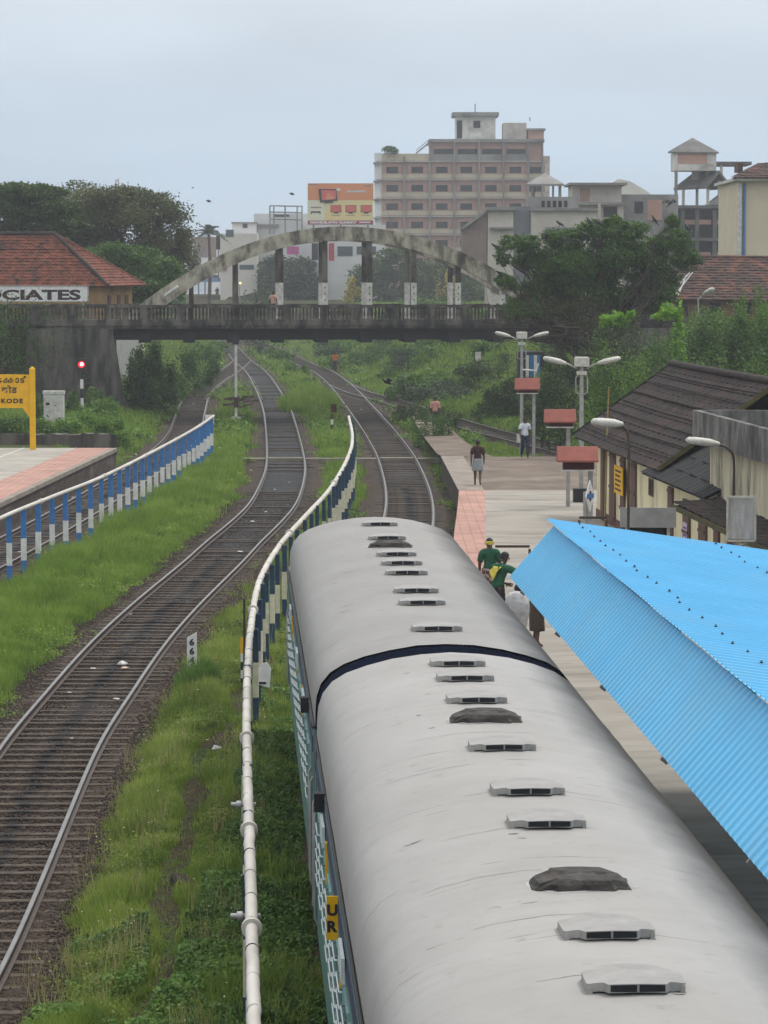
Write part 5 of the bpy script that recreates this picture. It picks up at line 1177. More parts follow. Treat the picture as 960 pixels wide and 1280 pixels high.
pv.add(cs + [ap], [(0,1,4),(1,2,4),(2,3,4),(3,0,4)]); pv.add([c - Vector((0,0,.2)) for c in cs] + cs, [(3,2,1,0),(0,1,5,4),(1,2,6,5),(2,3,7,6),(3,0,4,7)]); pr = pv.build('pavilion_roof', hgrey, gb)
for u, dd in ((663, 4.6), (689, 4.6), (698, 4.6), (665, 9.4), (697, 9.4)): b = MB(); prect(b, D2+dd, u, u+2.6, 230.5, 247, .25); b.build('column', hgrey, gb)
D3 = 315.0
sb = bld('roof_room_block', D3, 700, 840, 330, 'low grey building with a slab-roofed room and two dark windows beside the half-built tower')
b = MB(); prect(b, D3+5, 775, 846, 243, 400, 9); b.build('wall', hgrey, sb); b = MB(); prect(b, D3, 722, 778, 254, 400, 9); b.build('wall', hpink, sb)
b = MB(); prect(b, D3+1, 714, 775.5, 231, 254, 7); rm = b.build('roof_room', hpink, sb); b = MB(); prect(b, D3, 709.5, 782, 228.5, 231.3, 9, .8); b.build('slab', hgrey, rm); b = MB(); prect(b, D3-.3, 712, 779, 253, 256, 2, .5); b.build('slab', hgrey, sb)
win(rm, D3+1, 724, 736, 235, 252, hbrick, .06, 'door'); win(sb, D3, 753, 770, 258.5, 271.5); win(sb, D3, 732, 741, 263.5, 271.5); win(sb, D3+5, 791.5, 802.5, 252, 266.5)
b = MB(); prect(b, D3-.5, 746, 749.5, 254, 300, .5, .4); b.build('column', hpink, sb); b = MB(); prect(b, D3+4.8, 808, 826, 250, 275, .1, .05); b.build('brick_patch', hbrick, sb)
b = MB(); pts = [(X_(u, 470), 476, Z_(v, 470)) for u, v in ((745, 250), (757, 232), (775, 222), (790, 225), (812, 238), (828, 252))]; b.prism(pts, (0, 9, 0)); wd = b.build('white_dome', mat('dome_white', (.72,.69,.62), (.6,.57,.5), .3, .8), None, 'whitish tent-like dome roof rising behind the half-built concrete blocks', 'dome')
# open concrete frame with a hip-roofed tower
D4 = 330.0
ub = bld('unfinished_building', D4, 836, 940, 340, 'unfinished open concrete frame with a brick tank tower and small gable')
hraw = mat('raw_frame_concrete', (.19,.185,.175), (.11,.107,.10), .5, .9, c3=(.08,.078,.075)); k = lambda b, n, m=hraw: b.build(n, m, ub)
ap = at(865.5, 172, D4+2.5); cs = [at(835, 189.5, D4-.3), at(898.5, 190, D4-.3), at(893, 188.5, D4+5.5), at(842, 188.5, D4+5.5)]
b = MB(); b.add(cs + [ap], [(0,1,4),(1,2,4),(2,3,4),(3,0,4)]); b.add([c - Vector((0,0,.18)) for c in cs] + cs, [(3,2,1,0),(0,1,5,4),(1,2,6,5),(2,3,7,6),(3,0,4,7)]); k(b, 'tower_roof')
b = MB(); prect(b, D4, 841.5, 893, 190, 213, 4.8); k(b, 'tank_room', hwhite); b = MB(); prect(b, D4, 845, 881, 191, 205, .1, .08); k(b, 'brick_infill', hbrick); b = MB(); prect(b, D4, 845, 890, 205.5, 213.5, .5, .4); k(b, 'ring_beam', hwhite)
for u0, u1, v1, dd in ((841.5, 844.5, 262, 0), (863, 871, 225, 1), (880, 890, 222, 1), (842, 845, 262, 4.4)): b = MB(); prect(b, D4+dd, u0, u1, 213, v1, .4); k(b, 'tower_leg', hgrey)
b = MB(); up_ = Vector((0, 0, .3)); a_, l_, r_, d_, lb_, rb_ = at(899, 216.5, D4-.5), at(883, 236, D4-.5), at(915, 236, D4-.5), at(868, 218.5, D4+4.5), at(842, 238, D4+4.5), at(884, 238, D4+4.5)
b.prism([a_, l_, lb_, d_], up_); b.prism([a_, d_, rb_, r_], up_); k(b, 'gable_roof')
for u in (852.5, 869.5, 883, 897, 913): b = MB(); prect(b, D4+(.2 if u > 880 else 3), u-1.6, u+1.6, 226 if u == 897 else 236, 258, .4); k(b, 'column', hpink)
b = MB(); prect(b, D4+3, 889, 937, 202, 206, 6); k(b, 'flat_slab'); b = MB(); prect(b, D4+3.2, 898, 901, 206, 230, .4); k(b, 'column', hpink)
for v in (256.5, 297, 336): b = MB(); prect(b, D4-.5, 828, 928, v, v+4, 10); k(b, 'floor_slab')
for v0, v1 in ((260.6, 297), (301.1, 336), (340.1, 372)):
    for u in (834, 852, 870, 892, 908, 922): b = MB(); prect(b, D4, u-2.4, u+2.4, v0, v1, .5); k(b, 'column')
    b = MB(); prect(b, D4+8, 830, 926, v0, v1, .3); k(b, 'rear_wall', mat('raw_inner_wall', (.055,.055,.058), (.03,.03,.032), .5, .9))
    for u in (856, 874, 896): b = MB(); prect(b, D4+.3, u-2, u+13, v0+14, v0+20, .2); k(b, 'partition', hbrick)
b = MB(); b.prism([at(885, 256, D4-.2), at(905, 240, D4-.2), at(926, 243, D4-.2), at(926, 256, D4-.2)], (0, 4, 0)); k(b, 'sloping_wall', hgrey)
# white shops, frame and billboard
D5 = 430.0
ws = bld('white_shop_block', D5, 280, 480, 370, 'white shop block with dark window bands behind the bridge arch')
wpaint = mat('shop_white', (.72,.72,.71), (.62,.62,.61), .3, .8)
b = MB(); prect(b, D5+6, 318, 386, 267, 395, 12); b.build('wall', wpaint, ws); b = MB(); prect(b, D5, 384, 482, 281, 395, 14); b.build('wall', wpaint, ws); b = MB(); prect(b, D5+9, 320, 350, 281, 284, .5, 3.5); b.build('ledge', hgrey, ws)
b = MB(); prect(b, D5-2, 276, 322, 292, 395, 9); b.build('wall', mat('shop_cream', (.66,.62,.55), (.58,.55,.49), .3, .8), ws); b = MB(); prect(b, D5+4, 291, 321, 278.5, 293, 9); b.build('upper_wall', wpaint, ws); b = MB(); prect(b, D5+4, 290, 322, 277.5, 279.2, 10, .5); b.build('slab', hgrey, ws)
for u0, u1, v0, v1, dd in ((304, 310, 280, 285, 4), (283, 293, 287, 296, -2), (300, 318, 331, 337, -2), (322, 345, 305, 308, 6), (345, 362, 306, 309, 6), (422, 441, 308, 320, 0), (300, 316, 312, 316, -2), (446, 470, 308, 318, 0), (343, 362, 268, 271, 6)): win(ws, D5+dd, u0, u1, v0, v1, mat('shop_glass', (.06,.08,.10), (.09,.11,.13), .2, .3))
pc = mat('banner_red', (.50,.06,.08), (.35,.05,.08), .6, .6); pm = mat('banner_magenta', (.55,.10,.30), (.4,.08,.25), .6, .6)
for u0, u1, v0, v1, m, lb in ((390, 398, 304, 325, M['girder'], 'tall black banner on the white shop block'), (398.5, 406, 305, 318, pc, 'upright red banner right of the black banner'), (411, 418, 304, 326, pc, 'taller red banner left of the shop window'), (359, 374, 308, 318, pm, 'magenta banner seen under the arch crown'), (268, 284, 332, 338, pm, 'magenta strip banner low at the street end')):
    b = MB(); prect(b, D5-2.3, u0, u1, v0, v1, .12); tag(b.build('banner', m), lb, 'banner')
fr_ = bld('scaffold', D5, 338, 378, 290, 'empty steel billboard frame standing on the white shop roof', 'scaffold'); b = MB()
for u in (338, 343, 357, 372, 378): x = X_(u, D5+5); b.tube([(x, D5+5, Z_(292, D5)), (x, D5+5, Z_(256, D5))], .11, 5)
for v in (256, 264, 273): b.tube([(X_(338, D5+5), D5+5, Z_(v, D5)), (X_(378, D5+5), D5+5, Z_(v+1, D5))], .10, 5)
b.build('lattice', hgrey, fr_)
D6 = 420.0
bb = bld('billboard', D6, 385, 467, 282, 'large orange and yellow billboard showing red television sets', 'billboard')
orange = mat('hoarding_orange', (.72,.27,.11), (.66,.24,.10), .3, .6); byel = mat('hoarding_yellow', (.76,.58,.22), (.72,.62,.36), .25, .6); bcr = mat('hoarding_cream', (.72,.68,.52), (.7,.65,.46), .3, .6); bmar = mat('hoarding_maroon', (.36,.05,.10), (.3,.05,.09), .4, .6); tvr = mat('screen_red', (.62,.07,.07), (.6,.16,.10), .5, .5)
b = MB(); prect(b, D6, 385, 467, 229, 281, .5); bo = b.build('backing', M['whitedirty'], bb)
def ply(u0, u1, v0, v1, m, off, nm): b = MB(); prect(b, D6, u0, u1, v0, v1, .02, off); return b.build(nm, m, bo)
ply(385.5, 467, 229.5, 250, orange, .03, 'orange_panel'); ply(385.5, 406.5, 250.2, 275.5, bcr, .03, 'cream_panel'); ply(406.7, 467, 250.2, 275.5, byel, .03, 'yellow_panel'); ply(385, 467, 275.7, 280.5, bmar, .035, 'name_strip')
b = MB(); b.prism([at(398, 236, D6-.08), at(420, 236.5, D6-.08), at(422, 250.5, D6-.08), at(400, 253, D6-.08)], (0, -.1, 0)); b.prism([at(406, 252, D6-.08), at(417, 251.5, D6-.08), at(416, 253.5, D6-.08), at(405, 254, D6-.08)], (0, -.1, 0)); tv = b.build('television', M['girder'], bo)
b = MB(); b.prism([at(401.5, 237.3, D6-.2), at(419.5, 238, D6-.2), at(420, 249, D6-.2), at(402.5, 250.5, D6-.2)], (0, -.02, 0)); b.build('screen', tvr, tv)
b = MB(); b.prism([at(406, 249, D6-.24), at(410, 241, D6-.24), at(413, 243, D6-.24), at(418, 249, D6-.24)], (0, -.01, 0)); b.build('picture', orange, tv)
b = MB(); c = at(423, 237, D6-.1); b.prism([(c.x+.28*math.cos(a), c.y, c.z+.22*math.sin(a)) for a in [2*PI*i/12 for i in range(12)]], (0, -.1, 0)); b.build('badge', M['white'], bo)
for u in (413.5, 432, 451):
    ply(u, u+13.5, 256.5, 265.5, M['maroon'], .06, 'television'); ply(u+.6, u+12.9, 257, 264.7, tvr, .085, 'screen'); ply(u+4, u+9.5, 265.5, 266.8, M['girder'], .07, 'stand'); ply(u+1, u+12, 268.5, 269.3, hgrey, .06, 'small_print')
ply(389, 401, 264, 266, M['girder'], .06, 'player'); ply(389, 390.2, 266, 267.6, M['girder'], .06, 'player_foot'); ply(399.8, 401, 266, 267.6, M['girder'], .06, 'player_foot'); ply(389, 402, 258.5, 260, hgrey, .06, 'small_print'); ply(434, 457, 238, 240.5, M['whitedirty'], .06, 'faded_line'); ply(386.5, 397, 229.9, 231, hgrey, .06, 'small_print'); ply(455, 464, 231.5, 233, hgrey, .06, 'small_print')
k6 = D6/F; text('lettering', 'NANDILATH G.MART', 3.1*k6, (X_(417, D6), D6-.045, Z_(278, D6)), M['white'], bo, width=58*k6, bold=.03); ply(449, 463, 277.2, 278.6, M['white'], .05, 'small_print')
for u in (392, 426, 460): b = MB(); x = X_(u, D6+.5); b.tube([(x, D6+.5, Z_(240, D6)), (x, D6+1.5, Z_(290, D6))], .12, 5); b.build('prop', hgrey, bb)
# hoardings, gate and street at the left under the arch
D7 = 440.0
hb = bld('hoarding', D7, 272, 284, 330, 'dark hoarding with a small gold ring beside the far palm', 'hoarding'); b = MB(); prect(b, D7, 271, 284, 293, 312, .3); p = b.build('board', M['girder'], hb)
b = MB(); c = at(279.5, 298, D7-.05); b.tube([c + Vector((.22*math.cos(a), -.05, .25*math.sin(a))) for a in [2*PI*i/12 for i in range(13)]], .06, 5); b.build('gold_ring', M['yellow'], p); b = MB(); prect(b, D7+.4, 273, 274.5, 312, 350, .3); prect(b, D7+.4, 281, 282.5, 312, 350, .3); b.build('leg', hgrey, hb)
hb = bld('hoarding', D7, 245, 270, 330, 'tan patterned hoarding half hidden by the big round tree', 'hoarding'); b = MB(); prect(b, D7+6, 243, 271, 296, 322, .3); b.build('board', mat('hoarding_tan', (.45,.33,.25), (.28,.22,.2), .45, .7, c3=(.2,.22,.27)), hb); b = MB(); prect(b, D7+6.4, 250, 252, 322, 350, .3); prect(b, D7+6.4, 264, 266, 322, 350, .3); b.build('leg', hgrey, hb)
gt = bld('street_gate', 450, 248, 290, 372, 'pale blue arched gate over the distant street', 'gate'); b = MB(); prect(b, 450, 247, 292, 347, 352.5, .4); b.build('beam', mat('gate_blue', (.20,.32,.52), (.16,.27,.45), .5, .7), gt)
for u in (248, 256, 283, 290): b = MB(); prect(b, 450, u, u+1.6, 352.5, 374, .3, -.02); b.build('pillar', M['blue'], gt)
rd = MB(); road = mat('far_road', (.30,.29,.275), (.24,.235,.225), .2, .9); rd.sheet([[(-34, 428, 5.27), (-19, 428, 5.27)], [(-38, 520, 5.27), (-24, 520, 5.27)], [(-60, 900, 5.3), (-42, 900, 5.3)]]); rd.build('road', road, kind='structure')
sl_ = bld('street_lamp', 400, 300, 302, 380, 'street lamp glowing orange under the arch', 'street lamp'); b = MB(); x = X_(300, 418); b.tube([(x, 418, 5), (x, 418, Z_(355, 418))], .07, 5); b.build('pole', hgrey, sl_); b = MB(); b.lathe([(0, .14), (.11, .1), (.15, 0), (.1, -.1), (0, -.13)], (x+.1, 417.8, Z_(354, 418)), 8); b.build('lamp', emit('orange_lamp', (1, .45, .12), 2.5), sl_)
for x, d, hgt, w, lb in ((-34, 640, 9, 16, 'pale flat block at the far end of the street'), (-52, 700, 12, 14, 'farther grey block left of the street end'), (-17, 560, 7.5, 10, 'low white block just beyond the street gate')):
    t = empty('town_block', (x, d, 5), 0, lb, 'building'); b = MB(); b.box((x, d, 5+hgt/2), (w, 12, hgt)); b.build('wall', wpaint if w != 14 else hpink, t)
    for i in range(4):
        for j in range(2): b = MB(); b.box((x-w/2+w*(i+.5)/4, d-6.03, 5+hgt*(.35+.35*j)), (w*.13, .05, hgt*.15)); b.build('window', M['dark'], t)
ms = bld('radio_mast', 600, 145, 152, 260, 'thin pinkish lattice mast poking above the left trees', 'mast'); b = MB(); D8 = 600.0
for u in (146, 150.5): b.bar((X_(u, D8), D8, 6), (X_(u+(148.2-u)*.3, D8), D8, Z_(224, D8)), .2)
for i in range(14): v = 300-5.5*i; b.bar((X_(146, D8), D8, Z_(v, D8)), (X_(150.5, D8), D8, Z_(v-5.5, D8)), .12)
b.build('lattice', mat('mast_pink', (.45,.28,.27), (.4,.3,.3), .5, .7), ms)
# white pipes leaning in the right-hand tree and a small street lamp
b = MB(); D9 = 168.0
wp_ = empty('white_pipes', at(838, 365, D9), 0, 'bundle of thin white pipes leaning in the right tree', 'pipes')
for p, q in (((817, 384), (850, 341)), ((822, 386), (862, 341)), ((833, 383), (866, 340)), ((845, 376), (858, 344))): b = MB(); b.tube([at(*p, D9), at(*q, D9+1)], .035, 6); b.build('pipe', M['white'], wp_)
t = empty('street_lamp', at(873, 376, 175), 0, 'small white street lamp head above the bushes at right', 'street lamp'); p = at(873, 374, 175); b = MB(); b.tube([Vector((p.x, p.y, 2)), p, at(881, 366, 175)], .05, 6); b.build('pole', M['galv'], t); lamp_head(t, at(880, 367, 175), at(892, 360.5, 174.6), .2)
# ------------------------------------------------------------------ people (skin-grown bodies, clothes grown from the body)
SK = {}
def person(loc, rz, label, pose=None, shirt=None, lower=None, lower_kind='trousers', extras=(), group=None, sc=1.0, sleeve=.55, bare=False):
    """skeleton in metres, facing +Y before rz; pose overrides joints"""
    J = dict(pel=(0,0,.93), sp1=(0,-.005,1.08), sp2=(0,0,1.24), ch=(0,-.005,1.36), nk=(0,.0,1.46), hd0=(0,.012,1.53), hd1=(0,.02,1.60), hd2=(0,.015,1.665))
    for s, n in ((-1, 'l'), (1, 'r')):
        J.update({n+'hip': (s*.095,0,.90), n+'kn': (s*.10,.02,.49), n+'an': (s*.10,-.01,.09), n+'hl': (s*.10,-.045,.03), n+'to': (s*.115,.13,.025),
                  n+'sh': (s*.175,-.01,1.40), n+'el': (s*.225,-.03,1.12), n+'wr': (s*.235,.05,.87), n+'pa': (s*.235,.075,.80)})
    if pose: J.update(pose)
    Rd = dict(pel=.135, sp1=.12, sp2=.135, ch=.125, nk=.055, hd0=.066, hd1=.088, hd2=.07, hip=.092, kn=.06, an=.040, hl=.036, to=.026, sh=.062, el=.042, wr=.028, pa=.034)
    E = [('pel','sp1'),('sp1','sp2'),('sp2','ch'),('ch','nk'),('nk','hd0'),('hd0','hd1'),('hd1','hd2')]
    for n in 'lr': E += [('pel',n+'hip'),(n+'hip',n+'kn'),(n+'kn',n+'an'),(n+'an',n+'hl'),(n+'an',n+'to'),('ch',n+'sh'),(n+'sh',n+'el'),(n+'el',n+'wr'),(n+'wr',n+'pa')]
    bm = bmesh.new(); ly = bm.verts.layers.skin.verify(); vm_ = {}
    for n, p in J.items():
        v = bm.verts.new(Vector(p)*sc); r = Rd.get(n, Rd.get(n[1:], .05))*sc; v[ly].radius = (r, r*(.72 if n in ('sp1','sp2','ch','pel') else 1)); vm_[n] = v
    vm_['pel'][ly].use_root = True
    for a, c in E: bm.edges.new((vm_[a], vm_[c]))
    for n, s in (('l', -1), ('r', 1)):                # five fingers rooted in the palm
        pa, wr = Vector(J[n+'pa']), Vector(J[n+'wr']); d = (pa-wr).normalized(); side = d.cross(Vector((s, 0, .2))).normalized(); inn = d.cross(side).normalized()
        for k, (o, l_) in enumerate(((-.03, .06), (-.011, .075), (.010, .08), (.030, .068))):
            p0 = vm_[n+'pa']; a = pa + side*o + d*.035; c = a + d*l_*.5 + inn*.008; e = c + d*l_*.45 + inn*.022; last = p0
            for q, r in ((a, .0115), (c, .0095), (e, .008)): v = bm.verts.new(q*sc); v[ly].radius = (r*sc, r*sc); bm.edges.new((last, v)); last = v
        a = pa*.6 + wr*.4 + side*-.04; c = a + d*.04 + side*-.022; last = vm_[n+'pa']
        for q, r in ((a, .013), (c, .010)): v = bm.verts.new(q*sc); v[ly].radius = (r*sc, r*sc); bm.edges.new((last, v)); last = v
    me = bpy.data.meshes.new('p'); bm.to_mesh(me); bm.free(); o = bpy.data.objects.new('p', me); COL.objects.link(o)
    m1 = o.modifiers.new('skin', 'SKIN'); m1.branch_smoothing = .3; m2 = o.modifiers.new('sub', 'SUBSURF'); m2.levels = 2; m2.render_levels = 2
    dg = bpy.context.evaluated_depsgraph_get(); body = bpy.data.meshes.new_from_object(o.evaluated_get(dg)); bpy.data.objects.remove(o)
    body.name = 'person'; body.materials.clear(); body.materials.append(M['skin'])
    for p in body.polygons: p.use_smooth = True
    root = empty('person', loc, rz, label, 'person', group); link_mesh('body', body, root)
    # nearest bone for every vertex
    VV = np.array([v.co[:] for v in body.vertices])/sc; NN = np.array([v.normal[:] for v in body.vertices]); best = np.full(len(VV), 9.); bi = np.zeros(len(VV), int); bt = np.zeros(len(VV))
    for k, (a, c) in enumerate(E):
        A, C = np.array(J[a]), np.array(J[c]); ab = C-A; t = np.clip(((VV-A)@ab)/(ab@ab+1e-9), 0, 1); d = np.linalg.norm(VV-(A+t[:, None]*ab), axis=1)-Rd.get(a, Rd.get(a[1:], .05))*(1-t)-Rd.get(c, Rd.get(c[1:], .05))*t
        u = d < best; best[u] = d[u]; bi[u] = k; bt[u] = t[u]
    def cloth(name, sel, m, infl, rip=.006):
        okv = np.zeros(len(VV), bool)
        for k, (lo, hi) in sel.items(): okv |= (bi == k) & (bt >= lo) & (bt <= hi)
        fs = [list(p.vertices) for p in body.polygons if all(okv[i] for i in p.vertices)]
        if not fs: return None
        ids = sorted({i for f in fs for i in f}); mp_ = {i: j for j, i in enumerate(ids)}; b = MB(); b.smooth = True
        b.add([VV[i]*sc + NN[i]*(infl + rip*math.sin(VV[i][2]*70+VV[i][0]*40)*random.uniform(.3, 1)) for i in ids], [[mp_[i] for i in f] for f in fs])
        g = b.build(name, m, root, local=True); md = g.modifiers.new('thick', 'SOLIDIFY'); md.thickness = .008; md.offset = 0; return g
    bone = {e: i for i, e in enumerate(E)}; B = lambda a, c: bone[(a, c)]
    if shirt:
        sel = {B('pel','sp1'): (.12, 1), B('sp1','sp2'): (0, 1), B('sp2','ch'): (0, 1), B('ch','nk'): (0, .62)}
        for n in 'lr': sel[B('ch', n+'sh')] = (0, 1); sel[B(n+'sh', n+'el')] = (0, min(1, sleeve*1.15)); sel[B('pel', n+'hip')] = (0, .35)
        if sleeve > 1: 
            for n in 'lr': sel[B(n+'el', n+'wr')] = (0, .8)
        cloth('shirt', sel, shirt, .024)
    if lower:
        if lower_kind in ('trousers', 'shorts'):
            sel = {B('pel','sp1'): (0, .25)}
            for n in 'lr': sel[B('pel', n+'hip')] = (0, 1); sel[B(n+'hip', n+'kn')] = (0, 1); 
            if lower_kind == 'trousers':
                for n in 'lr': sel[B(n+'kn', n+'an')] = (0, .93)
            cloth(lower_kind, sel, lower, .016)
        elif lower_kind in ('lungi', 'short_lungi', 'skirt'):
            zt, zb = 1.02, (.36 if lower_kind == 'skirt' else .56 if lower_kind == 'short_lungi' else .30); P = Vector(J['pel']); kn = (Vector(J['lkn'])+Vector(J['rkn']))/2; b = MB(); b.smooth = True; rows = []
            for i in range(9):
                f = i/8; z = zt+(zb-zt)*f; cx = P.x+(kn.x-P.x)*f*.8; cy = P.y+(kn.y-P.y)*f*.8; w = .165+.035*math.sin(f*2)+ (.03 if lower_kind == 'skirt' else 0)*f; dd = .125+.035*f
                rows.append([(sc*(cx+w*(1+.05*math.sin(a*5+f*3))*math.cos(a)), sc*(cy+dd*(1+.06*math.sin(a*6+f*4))*math.sin(a)), sc*z) for a in [2*PI*k/24 for k in range(25)]])
            b.sheet(rows); g = b.build('lungi' if lower_kind != 'skirt' else 'skirt', lower, root, local=True); md = g.modifiers.new('thick', 'SOLIDIFY'); md.thickness = .01
    # hair cap, ears, eyes, nose and mouth
    hd = Vector(J['hd1'])*sc; up = (Vector(J['hd2'])-Vector(J['hd0'])).normalized(); fw = extras_fw(pose, up); rt = fw.cross(up).normalized()
    b = MB(); b.smooth = True; rows = []
    for i in range(7):
        th = i/6*R(112); row = []
        for k in range(17):
            a = 2*PI*k/16; d = up*math.cos(th) + (rt*math.cos(a)+fw*math.sin(a))*math.sin(th); fr_ = max(0, math.sin(a)); thk = th*(1-.42*fr_*i/6); d = up*math.cos(thk) + (rt*math.cos(a)+fw*math.sin(a))*math.sin(thk)
            row.append(hd + up*.02*sc + (rt*d.dot(rt)*.090 + fw*d.dot(fw)*.100 + up*d.dot(up)*.108)*sc)
        rows.append(row)
    b.sheet(rows); b.build('hair', M['hair'], root, local=True)
    b = MB()
    for s in (-1, 1): b.lathe([(0, .014), (.012, .008), (.014, 0), (0, -.012)], hd + rt*s*.032*sc + fw*.079*sc + up*.012*sc, 8)
    b.build('eyes', M['dark'], root, local=True)
    b = MB(); b.tube([hd + fw*.082*sc + up*.012*sc, hd + fw*.100*sc - up*.022*sc, hd + fw*.084*sc - up*.03*sc], [.008, .015, .008], 6)
    for s in (-1, 1): b.tube([hd + rt*s*.083*sc + up*.022*sc - fw*.005, hd + rt*s*.094*sc - fw*.012, hd + rt*s*.083*sc - up*.03*sc], [.008, .014, .007], 6)
    b.tube([hd + fw*.080*sc - up*.052*sc - rt*.02, hd + fw*.086*sc - up*.054*sc, hd + fw*.080*sc - up*.052*sc + rt*.02], [.004, .007, .004], 5)
    b.build('face', M['skin'], root, local=True)
    root['_j'] = 0; del root['_j']; SK[root.name] = (J, hd, up, fw, rt, sc); return root
def extras_fw(pose, up):
    f = Vector((pose or {}).get('_fw', (0, 1, 0))); return (f - up*f.dot(up)).normalized()
_person = person
def person(loc, rz, label, pose=None, **k):
    p = dict(pose or {}); fw = p.pop('_fw', None); global extras_fw
    def e2(pp, up, fw=fw): f = Vector(fw or (0, 1, 0)); return (f - up*f.dot(up)).normalized()
    extras_fw = e2; return _person(loc, rz, label, p, **k)
walk = dict(lkn=(-.10,.14,.50), lan=(-.10,.10,.10), lhl=(-.10,.06,.03), lto=(-.11,.23,.03), rkn=(.10,.0,.49), ran=(.10,-.22,.13), rhl=(.10,-.27,.10), rto=(.11,-.10,.03), lel=(-.23,-.10,1.13), lwr=(-.24,-.07,.88), lpa=(-.24,-.05,.81), rel=(.23,.05,1.12), rwr=(.23,.20,.92), rpa=(.23,.25,.86))
cl = lambda n, c, c2=None, **k: mat('cloth_'+n, c, c2, 9, .9, **k)
p = gnd(597, 607, PZ-.01); person(p, R(-4), 'man in dark maroon shirt and grey knee-length cloth walking away on the platform', walk, shirt=cl('maroon', (.055,.022,.022)), lower=cl('grey', (.33,.36,.38)), lower_kind='short_lungi', sleeve=.7, sc=.99)
p = gnd(656, 573, PZ-.01); person(p, R(190), 'man in white shirt and navy trousers walking towards the camera on the platform', walk, shirt=cl('white', (.68,.72,.80)), lower=cl('navy', (.018,.028,.06)), sleeve=.6, sc=1.02)
p = gnd(544, 536, .47); person(p, R(-10), 'person in pink shirt standing behind the bushes at the path end', None, shirt=cl('pink', (.62,.30,.25)), lower=cl('brown', (.05,.03,.028)), sleeve=.9)
y_ = 272.0; x_ = X_(419, y_); person((x_, y_, -.02), R(175), 'man in orange shirt walking along the far track beyond the bridge', walk, shirt=cl('orange', (.62,.13,.04)), lower=cl('darktrouser', (.03,.03,.035)), sleeve=.7, sc=1.02)
y_ = 181.0; x_ = X_(342, y_); person((x_, y_, DECK), R(-20), 'man in peach shirt standing on the bridge with his back turned', None, shirt=cl('peach', (.66,.40,.30)), lower=cl('brown2', (.08,.05,.04)), sleeve=.6, sc=.99)
green = cl('green', (.018,.10,.055), (.012,.075,.04)); ykerch = mat('yellow_scarf', (.66,.55,.10), (.50,.42,.08), 14, .9)
def checks():
    m = bpy.data.materials.new('checked_cloth'); m.use_nodes = True; n = m.node_tree.nodes; l = m.node_tree.links; b = n['Principled BSDF']; tc = n.new('ShaderNodeTexCoord'); b.inputs['Roughness'].default_value = .9
    mp_ = n.new('ShaderNodeMapping'); mp_.inputs['Location'].default_value = (.03, .03, .03); l.new(tc.outputs['Object'], mp_.inputs[0])
    ck = n.new('ShaderNodeTexChecker'); ck.inputs['Scale'].default_value = 13; ck.inputs['Color1'].default_value = (.10,.03,.03,1); ck.inputs['Color2'].default_value = (.42,.33,.28,1); l.new(mp_.outputs[0], ck.inputs[0])
    c2 = n.new('ShaderNodeTexChecker'); c2.inputs['Scale'].default_value = 26; c2.inputs['Color1'].default_value = (.04,.04,.10,1); c2.inputs['Color2'].default_value = (1,1,1,1); l.new(mp_.outputs[0], c2.inputs[0])
    x = n.new('ShaderNodeMix'); x.data_type = 'RGBA'; x.blend_type = 'MULTIPLY'; x.inputs[0].default_value = .5; l.new(ck.outputs[0], x.inputs[6]); l.new(c2.outputs[0], x.inputs[7]); l.new(x.outputs[2], b.inputs['Base Color']); return m
# first porter: seen from behind, cloth tied round the head
yp = 69.0; xp = X_(612.5, yp); t = person((xp, yp, PZ), R(8), 'porter in green shirt and checked lungi, yellow cloth tied round his head', dict(lel=(-.235,-.02,1.13), lwr=(-.22,.07,.90), lpa=(-.22,.09,.83), rel=(.25,.0,1.12), rwr=(.20,.14,.96), rpa=(.17,.18,.92)), shirt=green, lower=checks(), lower_kind='lungi', sleeve=.75, sc=1.0)
J, hd, up, fw, rt, sc = SK[t.name]; b = MB(); b.smooth = True; b.sheet([[hd + up*z + (rt*math.cos(a)*w + fw*math.sin(a)*w*1.08) for a in [2*PI*i/16 for i in range(17)]] for z, w in ((-.02, .098), (.0, .108), (.035, .108), (.05, .098))]); b.add([hd - fw*.11 + up*.02, hd - fw*.12 - rt*.05 - up*.03, hd - fw*.12 + rt*.045 - up*.04], [(0, 1, 2)]); b.build('head_cloth', ykerch, t, local=True)
# second porter: leaning on the rail, turned half right, scarf round the neck
yp = 64.5; xp = X_(622, yp); t = person((xp, yp, PZ), R(-38), 'porter in green shirt with yellow scarf, leaning right with one arm stretched out', dict(sp1=(0,.02,1.07), sp2=(.0,.08,1.22), ch=(.01,.13,1.33), nk=(.02,.17,1.42), hd0=(.025,.20,1.49), hd1=(.03,.22,1.56), hd2=(.03,.215,1.625), lsh=(-.165,.12,1.37), rsh=(.19,.13,1.36), rel=(.40,.28,1.22), rwr=(.62,.38,1.16), rpa=(.69,.41,1.15), lel=(-.20,.22,1.12), lwr=(-.10,.40,1.02), lpa=(-.06,.46,1.0), _fw=(.75, .8, -.25)), shirt=green, lower=cl('black', (.02,.02,.022)), sleeve=.95, sc=1.07)
J, hd, up, fw, rt, sc = SK[t.name]; nk = Vector(J['nk'])*sc; b = MB(); b.smooth = True
b.tube([nk + Vector((.10*math.cos(a), .09*math.sin(a)+.0, -.045 + .02*math.sin(a))) for a in [2*PI*i/12 for i in range(13)]], .033, 8); b.build('scarf', ykerch, t, local=True)
b = MB(); b.smooth = True; b.sheet([[nk + Vector((-.13+.2*i/6 + .02*math.sin(j), -.15 - .16*j/6 - .02*math.sin(i+j), -.03-.30*j/6*(1-abs(i-3)/4.2))) for i in range(7)] for j in range(7)]); g = b.build('scarf_tail', ykerch, t, local=True); md = g.modifiers.new('t', 'SOLIDIFY'); md.thickness = .012
